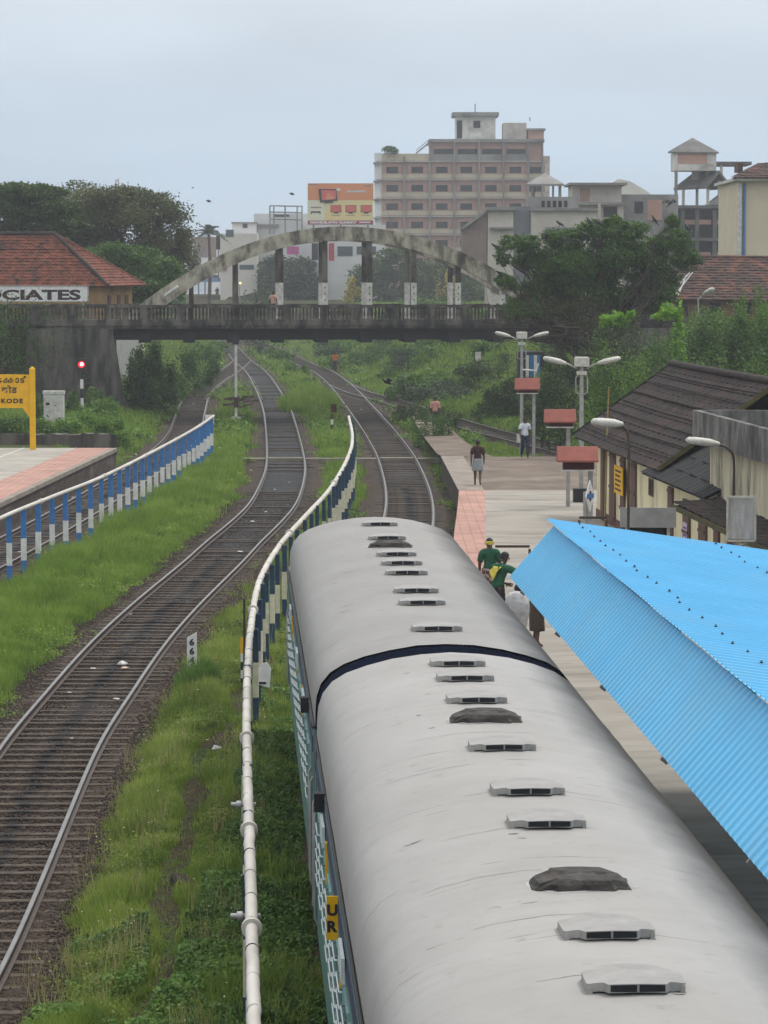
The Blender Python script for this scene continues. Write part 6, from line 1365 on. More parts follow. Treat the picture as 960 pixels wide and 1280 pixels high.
# third: bent under a pale sack
yp = 60.0; xp = X_(648, yp); t = person((xp, yp, PZ), R(-60), 'porter in dark clothes half under the canopy edge, carrying a pale sack', dict(rel=(.26,.1,1.18), rwr=(.18,.12,1.38), rpa=(.15,.12,1.44), lel=(-.26,.1,1.16), lwr=(-.16,.2,1.32), lpa=(-.13,.22,1.38)), shirt=cl('dblue', (.03,.05,.07)), lower=cl('dbrown', (.045,.03,.028)), sleeve=.7, sc=.92)
b = MB(); b.smooth = True; rows = []; rr = random.Random(9); c = at(645.5, 763, 59.3)
for i in range(9):
    th = PI*i/8; rows.append([(c.x + .27*math.sin(th)**.7*math.cos(a)*(1+.10*math.sin(3*a+i)), c.y + .22*math.sin(th)**.7*math.sin(a)*(1+.08*math.sin(4*a+2*i)), c.z + .42*math.cos(th) - .03) for a in [2*PI*k/16 for k in range(17)]])
b.sheet(rows); tag(b.build('sack', mat('sack_plastic', (.52,.52,.52), (.34,.34,.35), 8, .5, .9, 11)), 'pale grey plastic sack held up beside the canopy edge', 'sack')
yp = 62.5; xp = X_(671, yp); person((xp, yp, PZ), R(-75), 'person in long dark patterned skirt, mostly hidden by the canopy edge', dict(lkn=(-.09,.05,.49)), shirt=cl('dblue', (.03,.05,.07)), lower=mat('patterned_skirt', (.035,.027,.022), (.085,.06,.045), 26, .9), lower_kind='skirt', sleeve=.6, sc=.95)
for u, lb in ((272, 'person in dark clothes on the distant street, left of the one in white'), (284, 'person in white top on the distant street near the gate pillar')):
    y_ = 436.0; person((X_(u, y_), y_, 5.2), R(180), lb, None, shirt=cl('white', (.68,.72,.80)) if u > 280 else cl('dblue', (.03,.05,.07)), lower=cl('black', (.02,.02,.022)), sc=1.05)

# ------------------------------------------------------------------ birds
crow = mat('crow_feather', (.010,.010,.012), (.02,.02,.022), 20, .5)
def bird(p, s, flying, rz, label, group, tilt=0.0):
    t = empty('crow', p, rz, label, 'bird', group); b = MB(); b.tube([(0, -.20*s, -.02*s), (0, -.12*s, 0), (0, .02*s, .015*s), (0, .12*s, .02*s), (0, .17*s, .05*s), (0, .215*s, .05*s), (0, .27*s, .035*s)], [.012*s, .045*s, .07*s, .055*s, .042*s, .03*s, .004*s], 8); b.build('body', crow, t, local=True)
    b = MB(); b.prism([(-.02*s, -.15*s, 0), (.02*s, -.15*s, 0), (.055*s, -.33*s, -.02*s), (-.055*s, -.33*s, -.02*s)], (0, 0, .012*s)); b.build('tail', crow, t, local=True)
    for sd_ in (-1, 1):
        b = MB()
        if flying: b.prism([(sd_*.03*s, .09*s, .03*s), (sd_*.22*s, .12*s, .14*s), (sd_*.47*s, -.02*s, .08*s), (sd_*.40*s, -.10*s, .07*s), (sd_*.22*s, -.10*s, .12*s), (sd_*.03*s, -.09*s, .02*s)], (0, 0, .014*s))
        else: b.prism([(sd_*.06*s, .10*s, .04*s), (sd_*.075*s, .02*s, .0), (sd_*.06*s, -.22*s, -.03*s), (sd_*.03*s, -.12*s, .05*s)], (sd_*.012*s, 0, .01*s))
        b.build('wing', crow, t, local=True)
        if not flying: b = MB(); b.tube([(sd_*.03*s, -.01*s, -.04*s), (sd_*.03*s, .0, -.16*s)], .008*s, 4); b.build('leg', crow, t, local=True)
    t.rotation_euler = (tilt, 0, rz); return t
bird(at(484, 478, 150), 1.3, True, R(115), 'black crow flying low over the rails beyond the train', 'birds in flight', .3)
bird(at(838, 254, 160), 1.1, True, R(-50), 'crow taking off above the top of the right tree', 'birds in flight', .6)
for u, v, lb in ((261, 252, 'largest far bird, gliding over the left end of the arch'), (241, 235, 'tiny far bird above the edge of the round tree'), (365, 243, 'far bird gliding left of the billboard')):
    bird(at(u, v, 260), 1.05 if u != 241 else .5, True, R(80), lb, 'birds in flight', .15)
for u, v, r_ in ((649, 297, 60), (658, 303, -30), (669, 305, 20), (681, 296, -70), (619, 308, 60), (630, 311, 10), (705, 300, 0), (719, 301, 60), (731, 293, 60), (737, 277, 60), (750, 279, 65), (818, 275, 60), (626, 342, 80), (636, 350, 20), (655, 358, -40), (684, 321, 20), (700, 280, 60), (860, 285, 50)):
    bird(at(u, v, 159), 1.15, False, R(r_), 'black crow perched among the upper twigs of the right tree', 'crows perched in the right tree', R(random.uniform(10, 50)))

# ------------------------------------------------------------------ litter
paper = mat('litter_white', (.66,.66,.65), (.5,.5,.49), 9, .6); rust = mat('litter_orange', (.50,.22,.13), (.6,.5,.42), 9, .6)
def litter(u, v, s, m, label, z=.03, flat=.45):
    p = gnd(u, v, z); b = MB(); rr = random.Random(int(u*7+v)); rows = []
    for i in range(6):
        th = PI*i/5; rows.append([(p.x + s*math.sin(th)*math.cos(a)*rr.uniform(.6, 1.2), p.y + s*math.sin(th)*math.sin(a)*rr.uniform(.6, 1.2), p.z + s*flat*(1+math.cos(th))*rr.uniform(.5, 1)*.5) for a in [2*PI*k/8 for k in range(8)]]); rows[-1].append(rows[-1][0])
    b.sheet(rows); return tag(b.build('litter', m), label, 'litter', 'litter on the ground')
litter(271, 937, .085, paper, 'crumpled white bag on the bare footpath left of the white pipe', flat=1.1); litter(259, 925, .035, rust, 'small reddish scrap on the footpath by the white bag')
litter(154, 832, .13, paper, 'largest white crumpled paper between the rails, orange scrap below', flat=.9); litter(156, 836, .09, rust, 'orange scrap under the largest paper between the rails', flat=.7)
litter(116, 836, .07, paper, 'pale flattened paper left of the largest paper'); litter(87, 866, .06, paper, 'small white paper against the left rail'); litter(146, 874, .075, paper, 'white torn paper beside the right rail'); litter(90, 923, .035, paper, 'white speck of paper in the middle of the near track')
litter(163, 768, .05, paper, 'small white paper beside the track centre, far above the others'); litter(316, 652, .09, paper, 'white scrap on the black middle of the curving track')
for u, v, z in ((330, 640, .03), (345, 612, .03), (362, 603, .03), (300, 690, .03), (436, 598, .1), (430, 612, .1), (398, 690, .1), (160, 560, .1), (150, 575, .0), (172, 568, .0), (130, 600, .0), (110, 612, .0), (90, 622, .0), (240, 505, .1), (257, 480, .1), (327, 453, .2), (436, 492, .1), (452, 512, .1), (316, 588, .1), (24, 690, .1), (60, 745, .1), (275, 560, .1)):
    litter(u+random.uniform(-3, 3), v, random.uniform(.05, .09), paper, 'white scrap of litter lying in the yard beside the tracks', z)
# old sleepers and rails lying in a heap beneath the signal post
hp = empty('sleeper_heap', gnd(298, 508, .2), 0, 'heap of old broken sleepers lying round the foot of the slim post', 'sleepers')
for i in range(13):
    p = gnd(284+random.uniform(0, 30), 506+random.uniform(-7, 6), .2); a = random.uniform(-1.2, 1.2); d = Vector((math.cos(a), math.sin(a), random.uniform(-.08, .12)))*random.uniform(.35, .7); b = MB(); b.bar(p-d+Vector((0,0,.1+.05*(i % 4))), p+d+Vector((0,0,.1+.05*(i % 4))), .2, .14); b.build('old_sleeper', M['sleeper'], hp)
b = MB(); p = gnd(228, 1110, .0); b.box((p.x, p.y, .04), (.26, .42, .22), R(25), R(12), R(8), bev=.04); b.build('concrete_stub', mat('rotten_brown', (.055,.040,.030), (.03,.022,.017), 6, .95), None, 'broken dark concrete stub on the footpath left of the pipe', 'concrete stub')
# ------------------------------------------------------------------ vegetation
LD = leafmat('leaf_dark', (.024,.046,.014), (.056,.100,.024), (.12,.175,.042), .35)
LM = leafmat('leaf_mid', (.028,.068,.014), (.066,.142,.026), (.15,.245,.048), .5)
LB = leafmat('leaf_bright', (.045,.105,.015), (.10,.20,.026), (.20,.33,.05), .6)
LL = leafmat('leaf_lime', (.12,.26,.02), (.20,.40,.03), (.30,.50,.05), .8, .35)
LO = leafmat('leaf_olive', (.055,.066,.028), (.10,.118,.044), (.165,.18,.066), .4)
LG = leafmat('leaf_grey', (.035,.060,.032), (.060,.095,.045), (.10,.14,.065), .4)
LY = leafmat('flower_yellow', (.20,.19,.02), (.50,.42,.04), (.70,.60,.10), .6)
GR = leafmat('grass_blades', (.08,.125,.018), (.205,.295,.048), (.43,.48,.135), 1.1, .42)
GT = leafmat('tall_grass', (.08,.145,.020), (.185,.295,.044), (.34,.45,.10), 1.0, .4)
GC = leafmat('ground_cover', (.034,.080,.016), (.095,.185,.038), (.21,.33,.075), 2.0, .32)
BARK = mat('bark', (.10,.075,.058), (.055,.043,.035), 5, .95, .5, 20, stretch=(1,1,.3))
TWIG = mat('twig', (.085,.066,.052), (.05,.039,.031), 5, .9)
def leaves(C, size, up=.25, asp=.55):
    n = len(C); d = rng.normal(size=(n, 3)); d[:, 2] *= .7; d /= np.linalg.norm(d, axis=1)[:, None]
    nr = rng.normal(size=(n, 3)); nr[:, 2] += up*3; s = np.cross(d, nr); s /= np.linalg.norm(s, axis=1)[:, None]+1e-9
    L_ = size*rng.uniform(.6, 1.3, n)[:, None]; Wd = L_*asp
    V = np.stack([C - d*L_*.5, C + s*Wd*.5, C + d*L_*.5, C - s*Wd*.5], 1).reshape(-1, 3); F_ = np.arange(n*4).reshape(-1, 4); return V, F_
def cloud(blobs, n, clump=.30, nsub=16, shell=.72, gap=0.0):
    """points in clumps spread over and inside ellipsoids"""
    w = np.array([b[3]*b[4] + b[4]*b[5] + b[3]*b[5] for b in blobs]); w = w/w.sum(); out = []
    for b, f in zip(blobs, w):
        m = max(20, int(n*f)); k = max(6, int(nsub*(.5+rng.random())))
        d = rng.normal(size=(k, 3)); d /= np.linalg.norm(d, axis=1)[:, None]; r = rng.uniform(shell-.25, 1.02, (k, 1)); cc = d*r
        i = rng.integers(0, k, m); p = cc[i] + rng.normal(size=(m, 3))*clump*rng.uniform(.5, 1.15, (k, 1))[i]
        ln = np.linalg.norm(p, axis=1); p[ln > 1.22] *= (1.1/ln[ln > 1.22])[:, None]
        out.append(p*np.array(b[3:6]) + np.array(b[:3]))
    return np.concatenate(out)
def pb(u, v, ru, rv, d, dep=None):
    p = at(u, v, d); k = d/F; return (p.x, p.y, p.z, ru*k, (dep or (ru+rv)/2*k), rv*k)
def foliage(name, root, blobs, n, size, m, **k):
    C = cloud(blobs, n, **k); V, F_ = leaves(C, size); r = np.repeat(rng.random(max(1, len(C)//12+1)), 12)[:len(C)]*.6 + rng.random(len(C))*.4
    return fast_mesh(name, V, F_, m, root, r)
def limb(b, p, q, r0, r1, sag=.0, n=6):
    p, q = Vector(p), Vector(q); w = (q-p).length*.07; P = [p.lerp(q, i/n) + Vector((random.uniform(-w, w), random.uniform(-w, w), random.uniform(-w, w)*.6))*(0 if i in (0, n) else 1) for i in range(n+1)]
    b.tube(P, [r0+(r1-r0)*i/n for i in range(n+1)], 7); return P
def tree(name, label, base, blobs, n, size, m, fork=.45, r=.28, group='trees around the yard', cat='tree', twigs=0, **k):
    base = Vector(base); t = empty(name, base, 0, label, cat, group)
    c = Vector((sum(b[0] for b in blobs)/len(blobs), sum(b[1] for b in blobs)/len(blobs), min(b[2]-b[5]*.3 for b in blobs)))
    fk = base.lerp(c, fork); b = MB(); limb(b, base - Vector((0, 0, .4)), fk, r, r*.7); b.build('trunk', BARK, t); b = MB()
    for q in blobs:
        P = limb(b, fk, Vector(q[:3]), r*.5, r*.12)
        for _ in range(3 + twigs):
            s = P[random.randint(2, 6)]; e = Vector(q[:3]) + Vector((random.uniform(-1, 1)*q[3], random.uniform(-1, 1)*q[4], random.uniform(-.4, 1)*q[5]))*.85; limb(b, s, e, r*.16, r*.04, n=4)
    b.build('limbs', TWIG if twigs else BARK, t); foliage('crown', t, blobs, n, size, m, **k); return t
def bush(name, label, blobs, n, size, m, group=None, cat='bush', **k):
    nb = []
    for q in blobs:                                   # let every lobe reach down to the ground it grows on
        gap = (q[2]-q[5]) - tz(q[0], q[1])
        nb.append((q[0], q[1], q[2]-gap*.45, q[3], q[4], q[5]+gap*.5) if 0 < gap < 6 and cat == 'bush' else q)
    blobs = nb
    x, y = blobs[0][0], blobs[0][1]; t = empty(name, (x, y, tz(x, y)), 0, label, cat, group); 
    for q in blobs[:6]: b = MB(); limb(b, (q[0]+random.uniform(-.3, .3), q[1], tz(q[0], q[1])-.2), q[:3], .05, .015, n=4); b.build('stem', BARK, t)
    foliage('foliage', t, blobs, n, size, m, **k); return t

# trees at the left, behind the tiled house
tree('rain_tree', 'largest dark rounded tree behind the red tiled house', (X_(160, 222), 222, 4.5), [pb(150, 278, 62, 42, 222), pb(205, 288, 40, 44, 222), pb(105, 275, 55, 42, 224), pb(228, 322, 20, 30, 222), pb(180, 330, 50, 30, 223), pb(130, 250, 60, 18, 222), pb(195, 258, 34, 20, 222), pb(60, 285, 50, 40, 224)], 52000, .24, LO, r=.5, nsub=34, clump=.20)
tree('rain_tree', 'dark layered tree at the far left edge above the red roof', (X_(20, 214), 214, 4.5), [pb(30, 243, 42, 14, 214), pb(58, 262, 42, 14, 214), pb(5, 268, 40, 20, 214), pb(70, 240, 14, 6, 214), pb(30, 290, 50, 22, 216), pb(85, 283, 22, 9, 213), pb(10, 240, 26, 10, 214)], 30000, .26, LD, r=.45, nsub=22, clump=.24)
tree('mango_tree', 'bright green low tree between the red roof and the bridge arch', (X_(160, 204), 204, 4.5), [pb(140, 325, 40, 20, 204), pb(175, 340, 46, 28, 204), pb(110, 330, 30, 18, 204), pb(205, 355, 25, 25, 204), pb(160, 365, 50, 20, 203)], 26000, .24, LM, r=.3, nsub=26, clump=.22)
# palm beside the hoarding
def palm(p, h, cr, label):
    t = empty('palm_tree', p, 0, label, 'palm', 'trees around the yard'); p = Vector(p); b = MB(); b.tube([p, p+Vector((.15, 0, h*.5)), p+Vector((0, 0, h))], [.28, .22, .16], 8); b.build('trunk', BARK, t); V = []; F_ = []
    for i in range(26):
        a = 2*PI*i/26+random.uniform(-.1, .1); el = random.uniform(-.2, 1.4); pr = p+Vector((0, 0, h)); d = Vector((math.cos(a)*math.cos(el), math.sin(a)*math.cos(el), math.sin(el))); L_ = cr*random.uniform(.8, 1.1)
        for j in range(1, 12):
            f = j/11; q = pr + d*L_*f + Vector((0, 0, -L_*.55*f*f)); s = d.cross(Vector((0, 0, 1))).normalized()
            for sd_ in (-1, 1):
                tip = q + (s*sd_*.9 + d*.5 + Vector((0, 0, -.35)))*L_*.28*(1-.5*f); k = len(V); w = d*L_*.045; V += [q-w, q+w, tip+w*.2, tip-w*.2]; F_.append((k, k+1, k+2, k+3))
    fast_mesh('crown', [tuple(v) for v in V], F_, LG, t, rng.random(len(F_)))
palm((X_(262, 405), 405, 4.5), Z_(292, 405)-4.5, 2.6, 'distant palm with spreading fronds left of the white shops')
# trees beyond the bridge
tree('shade_tree', 'pale hazy grey-green tree seen under the left half of the arch', (X_(358, 428), 428, 5), [pb(358, 340, 34, 22, 428), pb(342, 355, 26, 22, 428), pb(380, 355, 24, 20, 428), pb(360, 372, 40, 16, 428)], 15000, .48, LG, r=.35, nsub=22, clump=.22)
tree('shade_tree', 'dark tree under the middle of the arch, left of its neighbour', (X_(490, 418), 418, 5), [pb(495, 338, 40, 24, 418), pb(465, 350, 30, 22, 418), pb(525, 345, 28, 22, 418), pb(490, 372, 55, 18, 418)], 15000, .48, LD, r=.35, nsub=22, clump=.22)
tree('shade_tree', 'dark bluish tree under the right half of the arch', (X_(575, 424), 424, 5), [pb(565, 338, 40, 22, 424), pb(600, 345, 32, 24, 424), pb(545, 355, 28, 20, 424), pb(590, 370, 55, 20, 424)], 15000, .48, LD, r=.35, nsub=22, clump=.22)
bush('flowering_bush', 'yellow flowering bush behind the bridge balustrade', [pb(441, 357, 8, 8, 416), pb(447, 368, 10, 8, 416), pb(438, 374, 8, 7, 416)], 1500, .40, LY, cat='bush', clump=.3)
bush('flowering_bush', 'small yellow flower sprays beneath the right side of the arch', [pb(548, 344, 5, 4, 417), pb(568, 350, 6, 5, 417), pb(557, 340, 4, 4, 417)], 500, .38, LY, clump=.3)
bush('street_bush', 'mid green bush behind the right hangers of the arch', [pb(575, 366, 26, 14, 420), pb(608, 368, 20, 13, 420), pb(545, 375, 18, 9, 420)], 6000, .40, LM)
bush('street_bush', 'green bush by the distant street left of the first hangers', [pb(330, 366, 16, 14, 330), pb(312, 372, 10, 8, 330)], 2500, .3, LG)
bush('street_bush', 'dark bush beside the white slanted rail at the left arch foot', [pb(222, 368, 12, 12, 416), pb(205, 374, 14, 8, 416)], 2200, .38, LM)
bush('roof_plant', 'bushy plant growing on the left roof corner of the hotel', [pb(487, 187, 9, 5, 527), pb(494, 189, 6, 3, 527)], 700, .4, LM, cat='plant')
b = MB(); prect(b, 408, 438, 545, 424, 436, .3); tag(b.build('boundary_wall', M['whitedirty']), 'pale low wall glimpsed beyond the bushes under the bridge girder', 'wall')
# the big tree right of the bridge
tb = (X_(722, 160), 160, tz(X_(722, 160), 160))
crown = [pb(648, 305, 26, 12, 159), pb(668, 322, 26, 18, 160), pb(700, 300, 30, 14, 160), pb(742, 288, 28, 12, 160), pb(785, 292, 30, 14, 161), pb(700, 335, 40, 22, 160), pb(755, 320, 42, 24, 161), pb(810, 318, 40, 24, 161), pb(845, 300, 26, 14, 160), pb(858, 325, 20, 14, 160), pb(628, 322, 10, 10, 159), pb(634, 352, 15, 10, 159), pb(720, 365, 40, 20, 161), pb(780, 358, 40, 22, 162), pb(826, 345, 26, 18, 161), pb(668, 362, 22, 12, 160), pb(765, 275, 14, 7, 160), pb(840, 276, 10, 8, 160), pb(690, 355, 34, 18, 161), pb(745, 345, 40, 20, 162), pb(800, 372, 30, 14, 163), pb(655, 385, 32, 16, 160), pb(705, 395, 40, 20, 161), pb(760, 392, 36, 20, 163), pb(815, 372, 30, 18, 163)]
tree('gulmohar_tree', 'wide spreading tree full of crows in front of the right bridge end', tb, crown, 92000, .17, LM, fork=.5, r=.19, twigs=5, nsub=30, clump=.19, group=None)
b = MB()                                        # bare lower boughs reaching left
t = empty('bare_boughs', tb, 0, 'bare grey-brown twiggy shrub below the big tree, against the bridge girder', 'shrub')
for i in range(60):
    p = at(random.uniform(690, 730), random.uniform(405, 440), 160+random.uniform(-1.5, 1)); q = at(random.uniform(600, 760), random.uniform(375, 430), 160+random.uniform(-2, 2)); P = limb(b, p, q, .05, .012, n=6)
    for _ in range(4): s = random.choice(P[2:]); limb(b, s, s + Vector((random.uniform(-1.2, .8), random.uniform(-.6, .6), random.uniform(-.5, .9))), .018, .005, n=4)
b.build('boughs', TWIG, t); foliage('leaves', t, [pb(660, 392, 40, 16, 160), pb(730, 400, 40, 18, 160), pb(700, 380, 50, 14, 160)], 5000, .13, LO, t and 0 or None) if False else foliage('leaves', t, [pb(660, 392, 40, 16, 160), pb(730, 400, 40, 18, 160), pb(700, 380, 50, 14, 160)], 5000, .13, LO)
# greenery behind the station house
for i, (lb, bl, n, sz, m) in enumerate((
    ('lime green young shrub, the left one of the two below the big tree', [pb(768, 399, 12, 9, 150), pb(780, 402, 8, 7, 150), pb(757, 401, 7, 7, 150), pb(788, 392, 5, 5, 150)], 1500, .22, LL),
    ('brightest lime green shrub below the white pipes', [pb(835, 390, 13, 10, 148), pb(848, 396, 9, 7, 148), pb(822, 396, 8, 6, 148)], 1800, .22, LL),
    ('dark green bush under the left lime shrub', [pb(775, 425, 34, 24, 151), pb(745, 440, 26, 24, 150), pb(795, 415, 24, 16, 152)], 9000, .17, LD),
    ('feathery green hedge below the right lime shrub', [pb(840, 425, 32, 28, 150), pb(870, 415, 26, 22, 151), pb(815, 440, 24, 22, 149)], 10000, .15, LM),
    ('tall soft green bush between the low tiled house and the station roof', [pb(905, 408, 30, 28, 150), pb(885, 392, 18, 12, 151), pb(930, 420, 26, 26, 150)], 10000, .15, LM),
    ('yellow-green bush at the right edge below the cream building', [pb(948, 388, 22, 18, 152), pb(925, 378, 14, 10, 152), pb(958, 410, 18, 22, 151)], 7000, .17, LB),
    ('straggly yellowish shrub behind the near twin lamp', [pb(770, 455, 32, 18, 128), pb(800, 462, 28, 14, 127), pb(742, 470, 22, 18, 128), pb(755, 448, 18, 10, 128)], 8000, .13, LB),
    ('dark shrubbery just over the ridge of the station house', [pb(850, 450, 40, 14, 126), pb(900, 455, 40, 16, 126), pb(945, 462, 30, 14, 126)], 8000, .15, LM),
    ('dark bush between the two twin lamps', [pb(690, 470, 20, 28, 148), pb(705, 500, 18, 24, 147), pb(675, 495, 14, 20, 148)], 7000, .15, LD))):
    bush('shrub', lb, bl, n, sz, m, 'shrubs behind the station house', nsub=20, clump=.24)
# bushes on the cutting slopes under and beside the bridge
for lb, bl, n, sz, m in (
    ('tall leafy bush against the right side of the left abutment', [pb(190, 455, 26, 26, 186), pb(180, 490, 24, 30, 185), pb(205, 490, 22, 32, 186), pb(196, 525, 26, 22, 185), pb(168, 460, 14, 22, 187)], 19000, .19, LM),
    ('lighter bush on the slope left of the curving dark track', [pb(235, 455, 22, 16, 212), pb(222, 475, 16, 20, 206), pb(255, 445, 18, 12, 225)], 7000, .2, LM),
    ('creeper mass hanging over the stone wall at the left edge', [pb(85, 385, 16, 6, 177.4), pb(105, 389, 12, 5, 177.4), pb(40, 396, 14, 12, 177.3), pb(12, 395, 28, 24, 177), pb(0, 420, 24, 24, 177), pb(28, 382, 30, 12, 177.5), pb(58, 382, 24, 8, 177.6), pb(24, 412, 14, 18, 177)], 13000, .17, LM),
    ('weedy bank behind the yellow name board', [pb(20, 535, 40, 14, 146), pb(60, 540, 30, 12, 147), pb(45, 505, 10, 18, 160), pb(0, 540, 20, 16, 146)], 9000, .14, LM),
    ('low weeds around the foot of the red signal', [pb(70, 515, 12, 14, 169), pb(110, 530, 26, 13, 152), pb(140, 538, 22, 14, 150), pb(85, 535, 20, 10, 148), pb(132, 512, 20, 14, 166), pb(150, 550, 16, 10, 147)], 11000, .14, LB),
    ('climbing weeds between the cabinet and the red signal', [pb(92, 505, 9, 16, 168), pb(118, 500, 12, 14, 170), pb(130, 505, 14, 12, 171)], 5000, .15, LM),
    ('large dark bush on the right slope below the pale board', [pb(600, 478, 34, 24, 212), pb(630, 470, 28, 24, 210), pb(575, 490, 26, 18, 208)], 12000, .2, LD),
    ('dense bush on the right slope near the blue door hut', [pb(650, 500, 30, 26, 178), pb(680, 520, 28, 22, 170), pb(625, 505, 26, 22, 182)], 12000, .18, LD),
    ('bluish bush under the middle of the bridge', [pb(520, 450, 30, 16, 258), pb(545, 460, 26, 18, 246), pb(500, 462, 24, 14, 246)], 9000, .24, LG),
    ('pale green bushes right of the man in orange', [pb(465, 450, 26, 14, 285), pb(490, 470, 22, 12, 244), pb(510, 486, 24, 14, 228), pb(448, 440, 20, 10, 310)], 9000, .23, LM),
    ('bushes at the far end of the cutting beneath the girder', [pb(560, 440, 30, 14, 270), pb(590, 445, 26, 18, 255), pb(420, 434, 26, 8, 340)], 8000, .26, LD),
    ('dark thorny bush at the end of the platform path', [pb(540, 520, 24, 14, 168), pb(520, 512, 12, 10, 170), pb(562, 522, 16, 11, 166), pb(500, 510, 12, 7, 176)], 6000, .12, LD),
    ('long grassy bank of bushes beyond the siding', [pb(560, 505, 26, 12, 200), pb(610, 520, 26, 12, 180), pb(660, 540, 24, 10, 164), pb(530, 492, 20, 10, 215)], 9000, .15, LM),
    ('shrubby growth left of the far junction', [pb(262, 440, 16, 10, 280), pb(240, 435, 20, 10, 300), pb(272, 432, 14, 7, 330)], 5000, .26, LB),
    ('green mound between the middle tracks at the far end', [pb(352, 446, 16, 7, 300), pb(338, 440, 12, 5, 320), pb(372, 460, 14, 8, 265)], 4000, .22, LB)):
    bush('bush', lb, bl, n, sz, m, 'bushes on the cutting slopes', nsub=22, clump=.22)

rb = random.Random(33)
for i in range(30):
    d = rb.uniform(172, 330); x0 = float(px_at(T3, min(d, 195)) if d < 195 else px_at(T2, d)) + rb.uniform(3.2, 15); r = rb.uniform(1.0, 2.0)*(1+d/900); h = rb.uniform(.8, 1.7); z = tz(x0, d)
    bush('bush', 'leafy bush among many on the right slope of the cutting', [(x0, d, z+h*.5, r, r, h*.75), (x0+r*.7, d+.8, z+h*.35, r*.7, r*.7, h*.55), (x0-r*.7, d-.6, z+h*.3, r*.6, r*.6, h*.5)], 2600, .17*(1+d/500), rb.choice((LM, LB, LM, LG, LB)), 'leafy bushes on the right slope', nsub=14, clump=.26)
bush('bush', 'low tangled bush hiding the legs of the person in pink', [pb(541, 529, 15, 8, 151), pb(524, 533, 11, 6, 150.5), pb(557, 531, 11, 7, 151.5), pb(548, 522, 10, 6, 151.8)], 3600, .10, LM, nsub=14, clump=.26)
# ------------------------------------------------------------------ grass and ground cover
def open_ground(x, y):
    ok = np.ones(len(x), bool)
    ok &= ~((y < 109) & (x > np.interp(y, [p.y for p in edge], [p.x for p in edge])-.12))
    ok &= ~((y >= 108) & (y < 130.5) & (x > np.interp(y, [yE, far_y], [E.x-.15, fL.x-.15])))
    ok &= ~((y < A.y+.3) & (x < xe(y)+.15))
    pc_ = np.interp(y, [p.y for p in pth], [p.x for p in pth]); ok &= ~((y > 128) & (y < 172) & (np.abs(x-pc_) < .85))
    ax = ax0.x + (y-ax0.y)*AD.x/AD.y; ok &= ~((y < 57) & (np.abs(x-ax) < 1.45))
    ok &= ~((x > 6.2) & (y < 100))
    ok &= ~((y > 177.5) & (y < 185.5) & ((x < BC.x+SL+.3) | (x > BC.x+SR-.3)))
    return ok
def sample(n, d0, d1, lo, hi, pw=1.0):
    k = rng.random(n); y = 1/(1/d1 + k*(1/d0-1/d1)) if pw == 1 else d0+(d1-d0)*k**pw; w = np.interp(y, [d0, d1], [lo[1]-lo[0], hi[1]-hi[0]]); b0 = np.interp(y, [d0, d1], [lo[0], hi[0]]); return b0 + rng.random(n)*w, y
def blades(x, y, h, m, name, label, per=7, width=.014, spread=.09, lean=.5):
    n = len(x); z = terrain_fast(x, y); X = np.repeat(x, per) + rng.normal(0, 1, n*per)*np.repeat(spread*(1+y/150), per); Y = np.repeat(y, per) + rng.normal(0, 1, n*per)*np.repeat(spread*(1+y/150), per)
    Z = np.repeat(z, per)-.02; H = np.repeat(h, per)*rng.uniform(.55, 1.2, n*per); a = rng.uniform(0, 2*PI, n*per); ln = lean*rng.uniform(.1, 1, n*per)*H; dx, dy = np.cos(a), np.sin(a)
    Wd = width*rng.uniform(.7, 1.4, n*per)*np.repeat(np.maximum(1, y/70), per); sx_, sy = -dy*Wd/2, dx*Wd/2
    fa = rng.uniform(0, 2*PI, n*per); sx_, sy = np.cos(fa)*Wd/2, np.sin(fa)*Wd/2
    P = lambda f, g, w: (X+dx*ln*g, Y+dy*ln*g, Z+H*f)
    def pt(f, g, w, s): return np.stack([X+dx*ln*g+sx_*w*s, Y+dy*ln*g+sy*w*s, Z+H*f], 1)
    V = np.stack([pt(0,0,1,-1), pt(0,0,1,1), pt(.58,.32,.8,1), pt(.58,.32,.8,-1), pt(1,1,.12,1), pt(1,1,.12,-1)], 1).reshape(-1, 3)
    F_ = (np.array([(0,1,2,3),(3,2,4,5)])[None] + (np.arange(n*per)*6)[:, None, None]).reshape(-1, 4)
    r = np.repeat(np.repeat(np.clip(vnoise(x, y, 2.6, 4)*.25+vnoise(x, y, .45, 6)*.22+.45+rng.normal(0, .2, n), 0, 1), per)*.8 + rng.random(n*per)*.25, 2)
    o = fast_mesh(name, V, F_, m, None, r); tag(o, label, 'grass', kind='stuff'); return o
GZg = GZ.reshape(ny, nx)
def terrain_fast(x, y):
    ix = np.clip(np.searchsorted(gx, x)-1, 0, nx-2); iy = np.clip(np.searchsorted(gy, y)-1, 0, ny-2); fx_ = (x-gx[ix])/(gx[ix+1]-gx[ix]); fy_ = (y-gy[iy])/(gy[iy+1]-gy[iy])
    return (GZg[iy, ix]*(1-fx_)+GZg[iy, ix+1]*fx_)*(1-fy_) + (GZg[iy+1, ix]*(1-fx_)+GZg[iy+1, ix+1]*fx_)*fy_
def keep(x, y, tmin=1.75, soft=.45):
    t = track_dist(x, y); return open_ground(x, y) & (t > tmin + soft*vnoise(x, y, 1.6, 2) + .3*vnoise(x, y, .6, 7)), t
trail = lambda y: -2.98 + .22*np.sin(y*.21+.5) + .1*np.sin(y*.57)
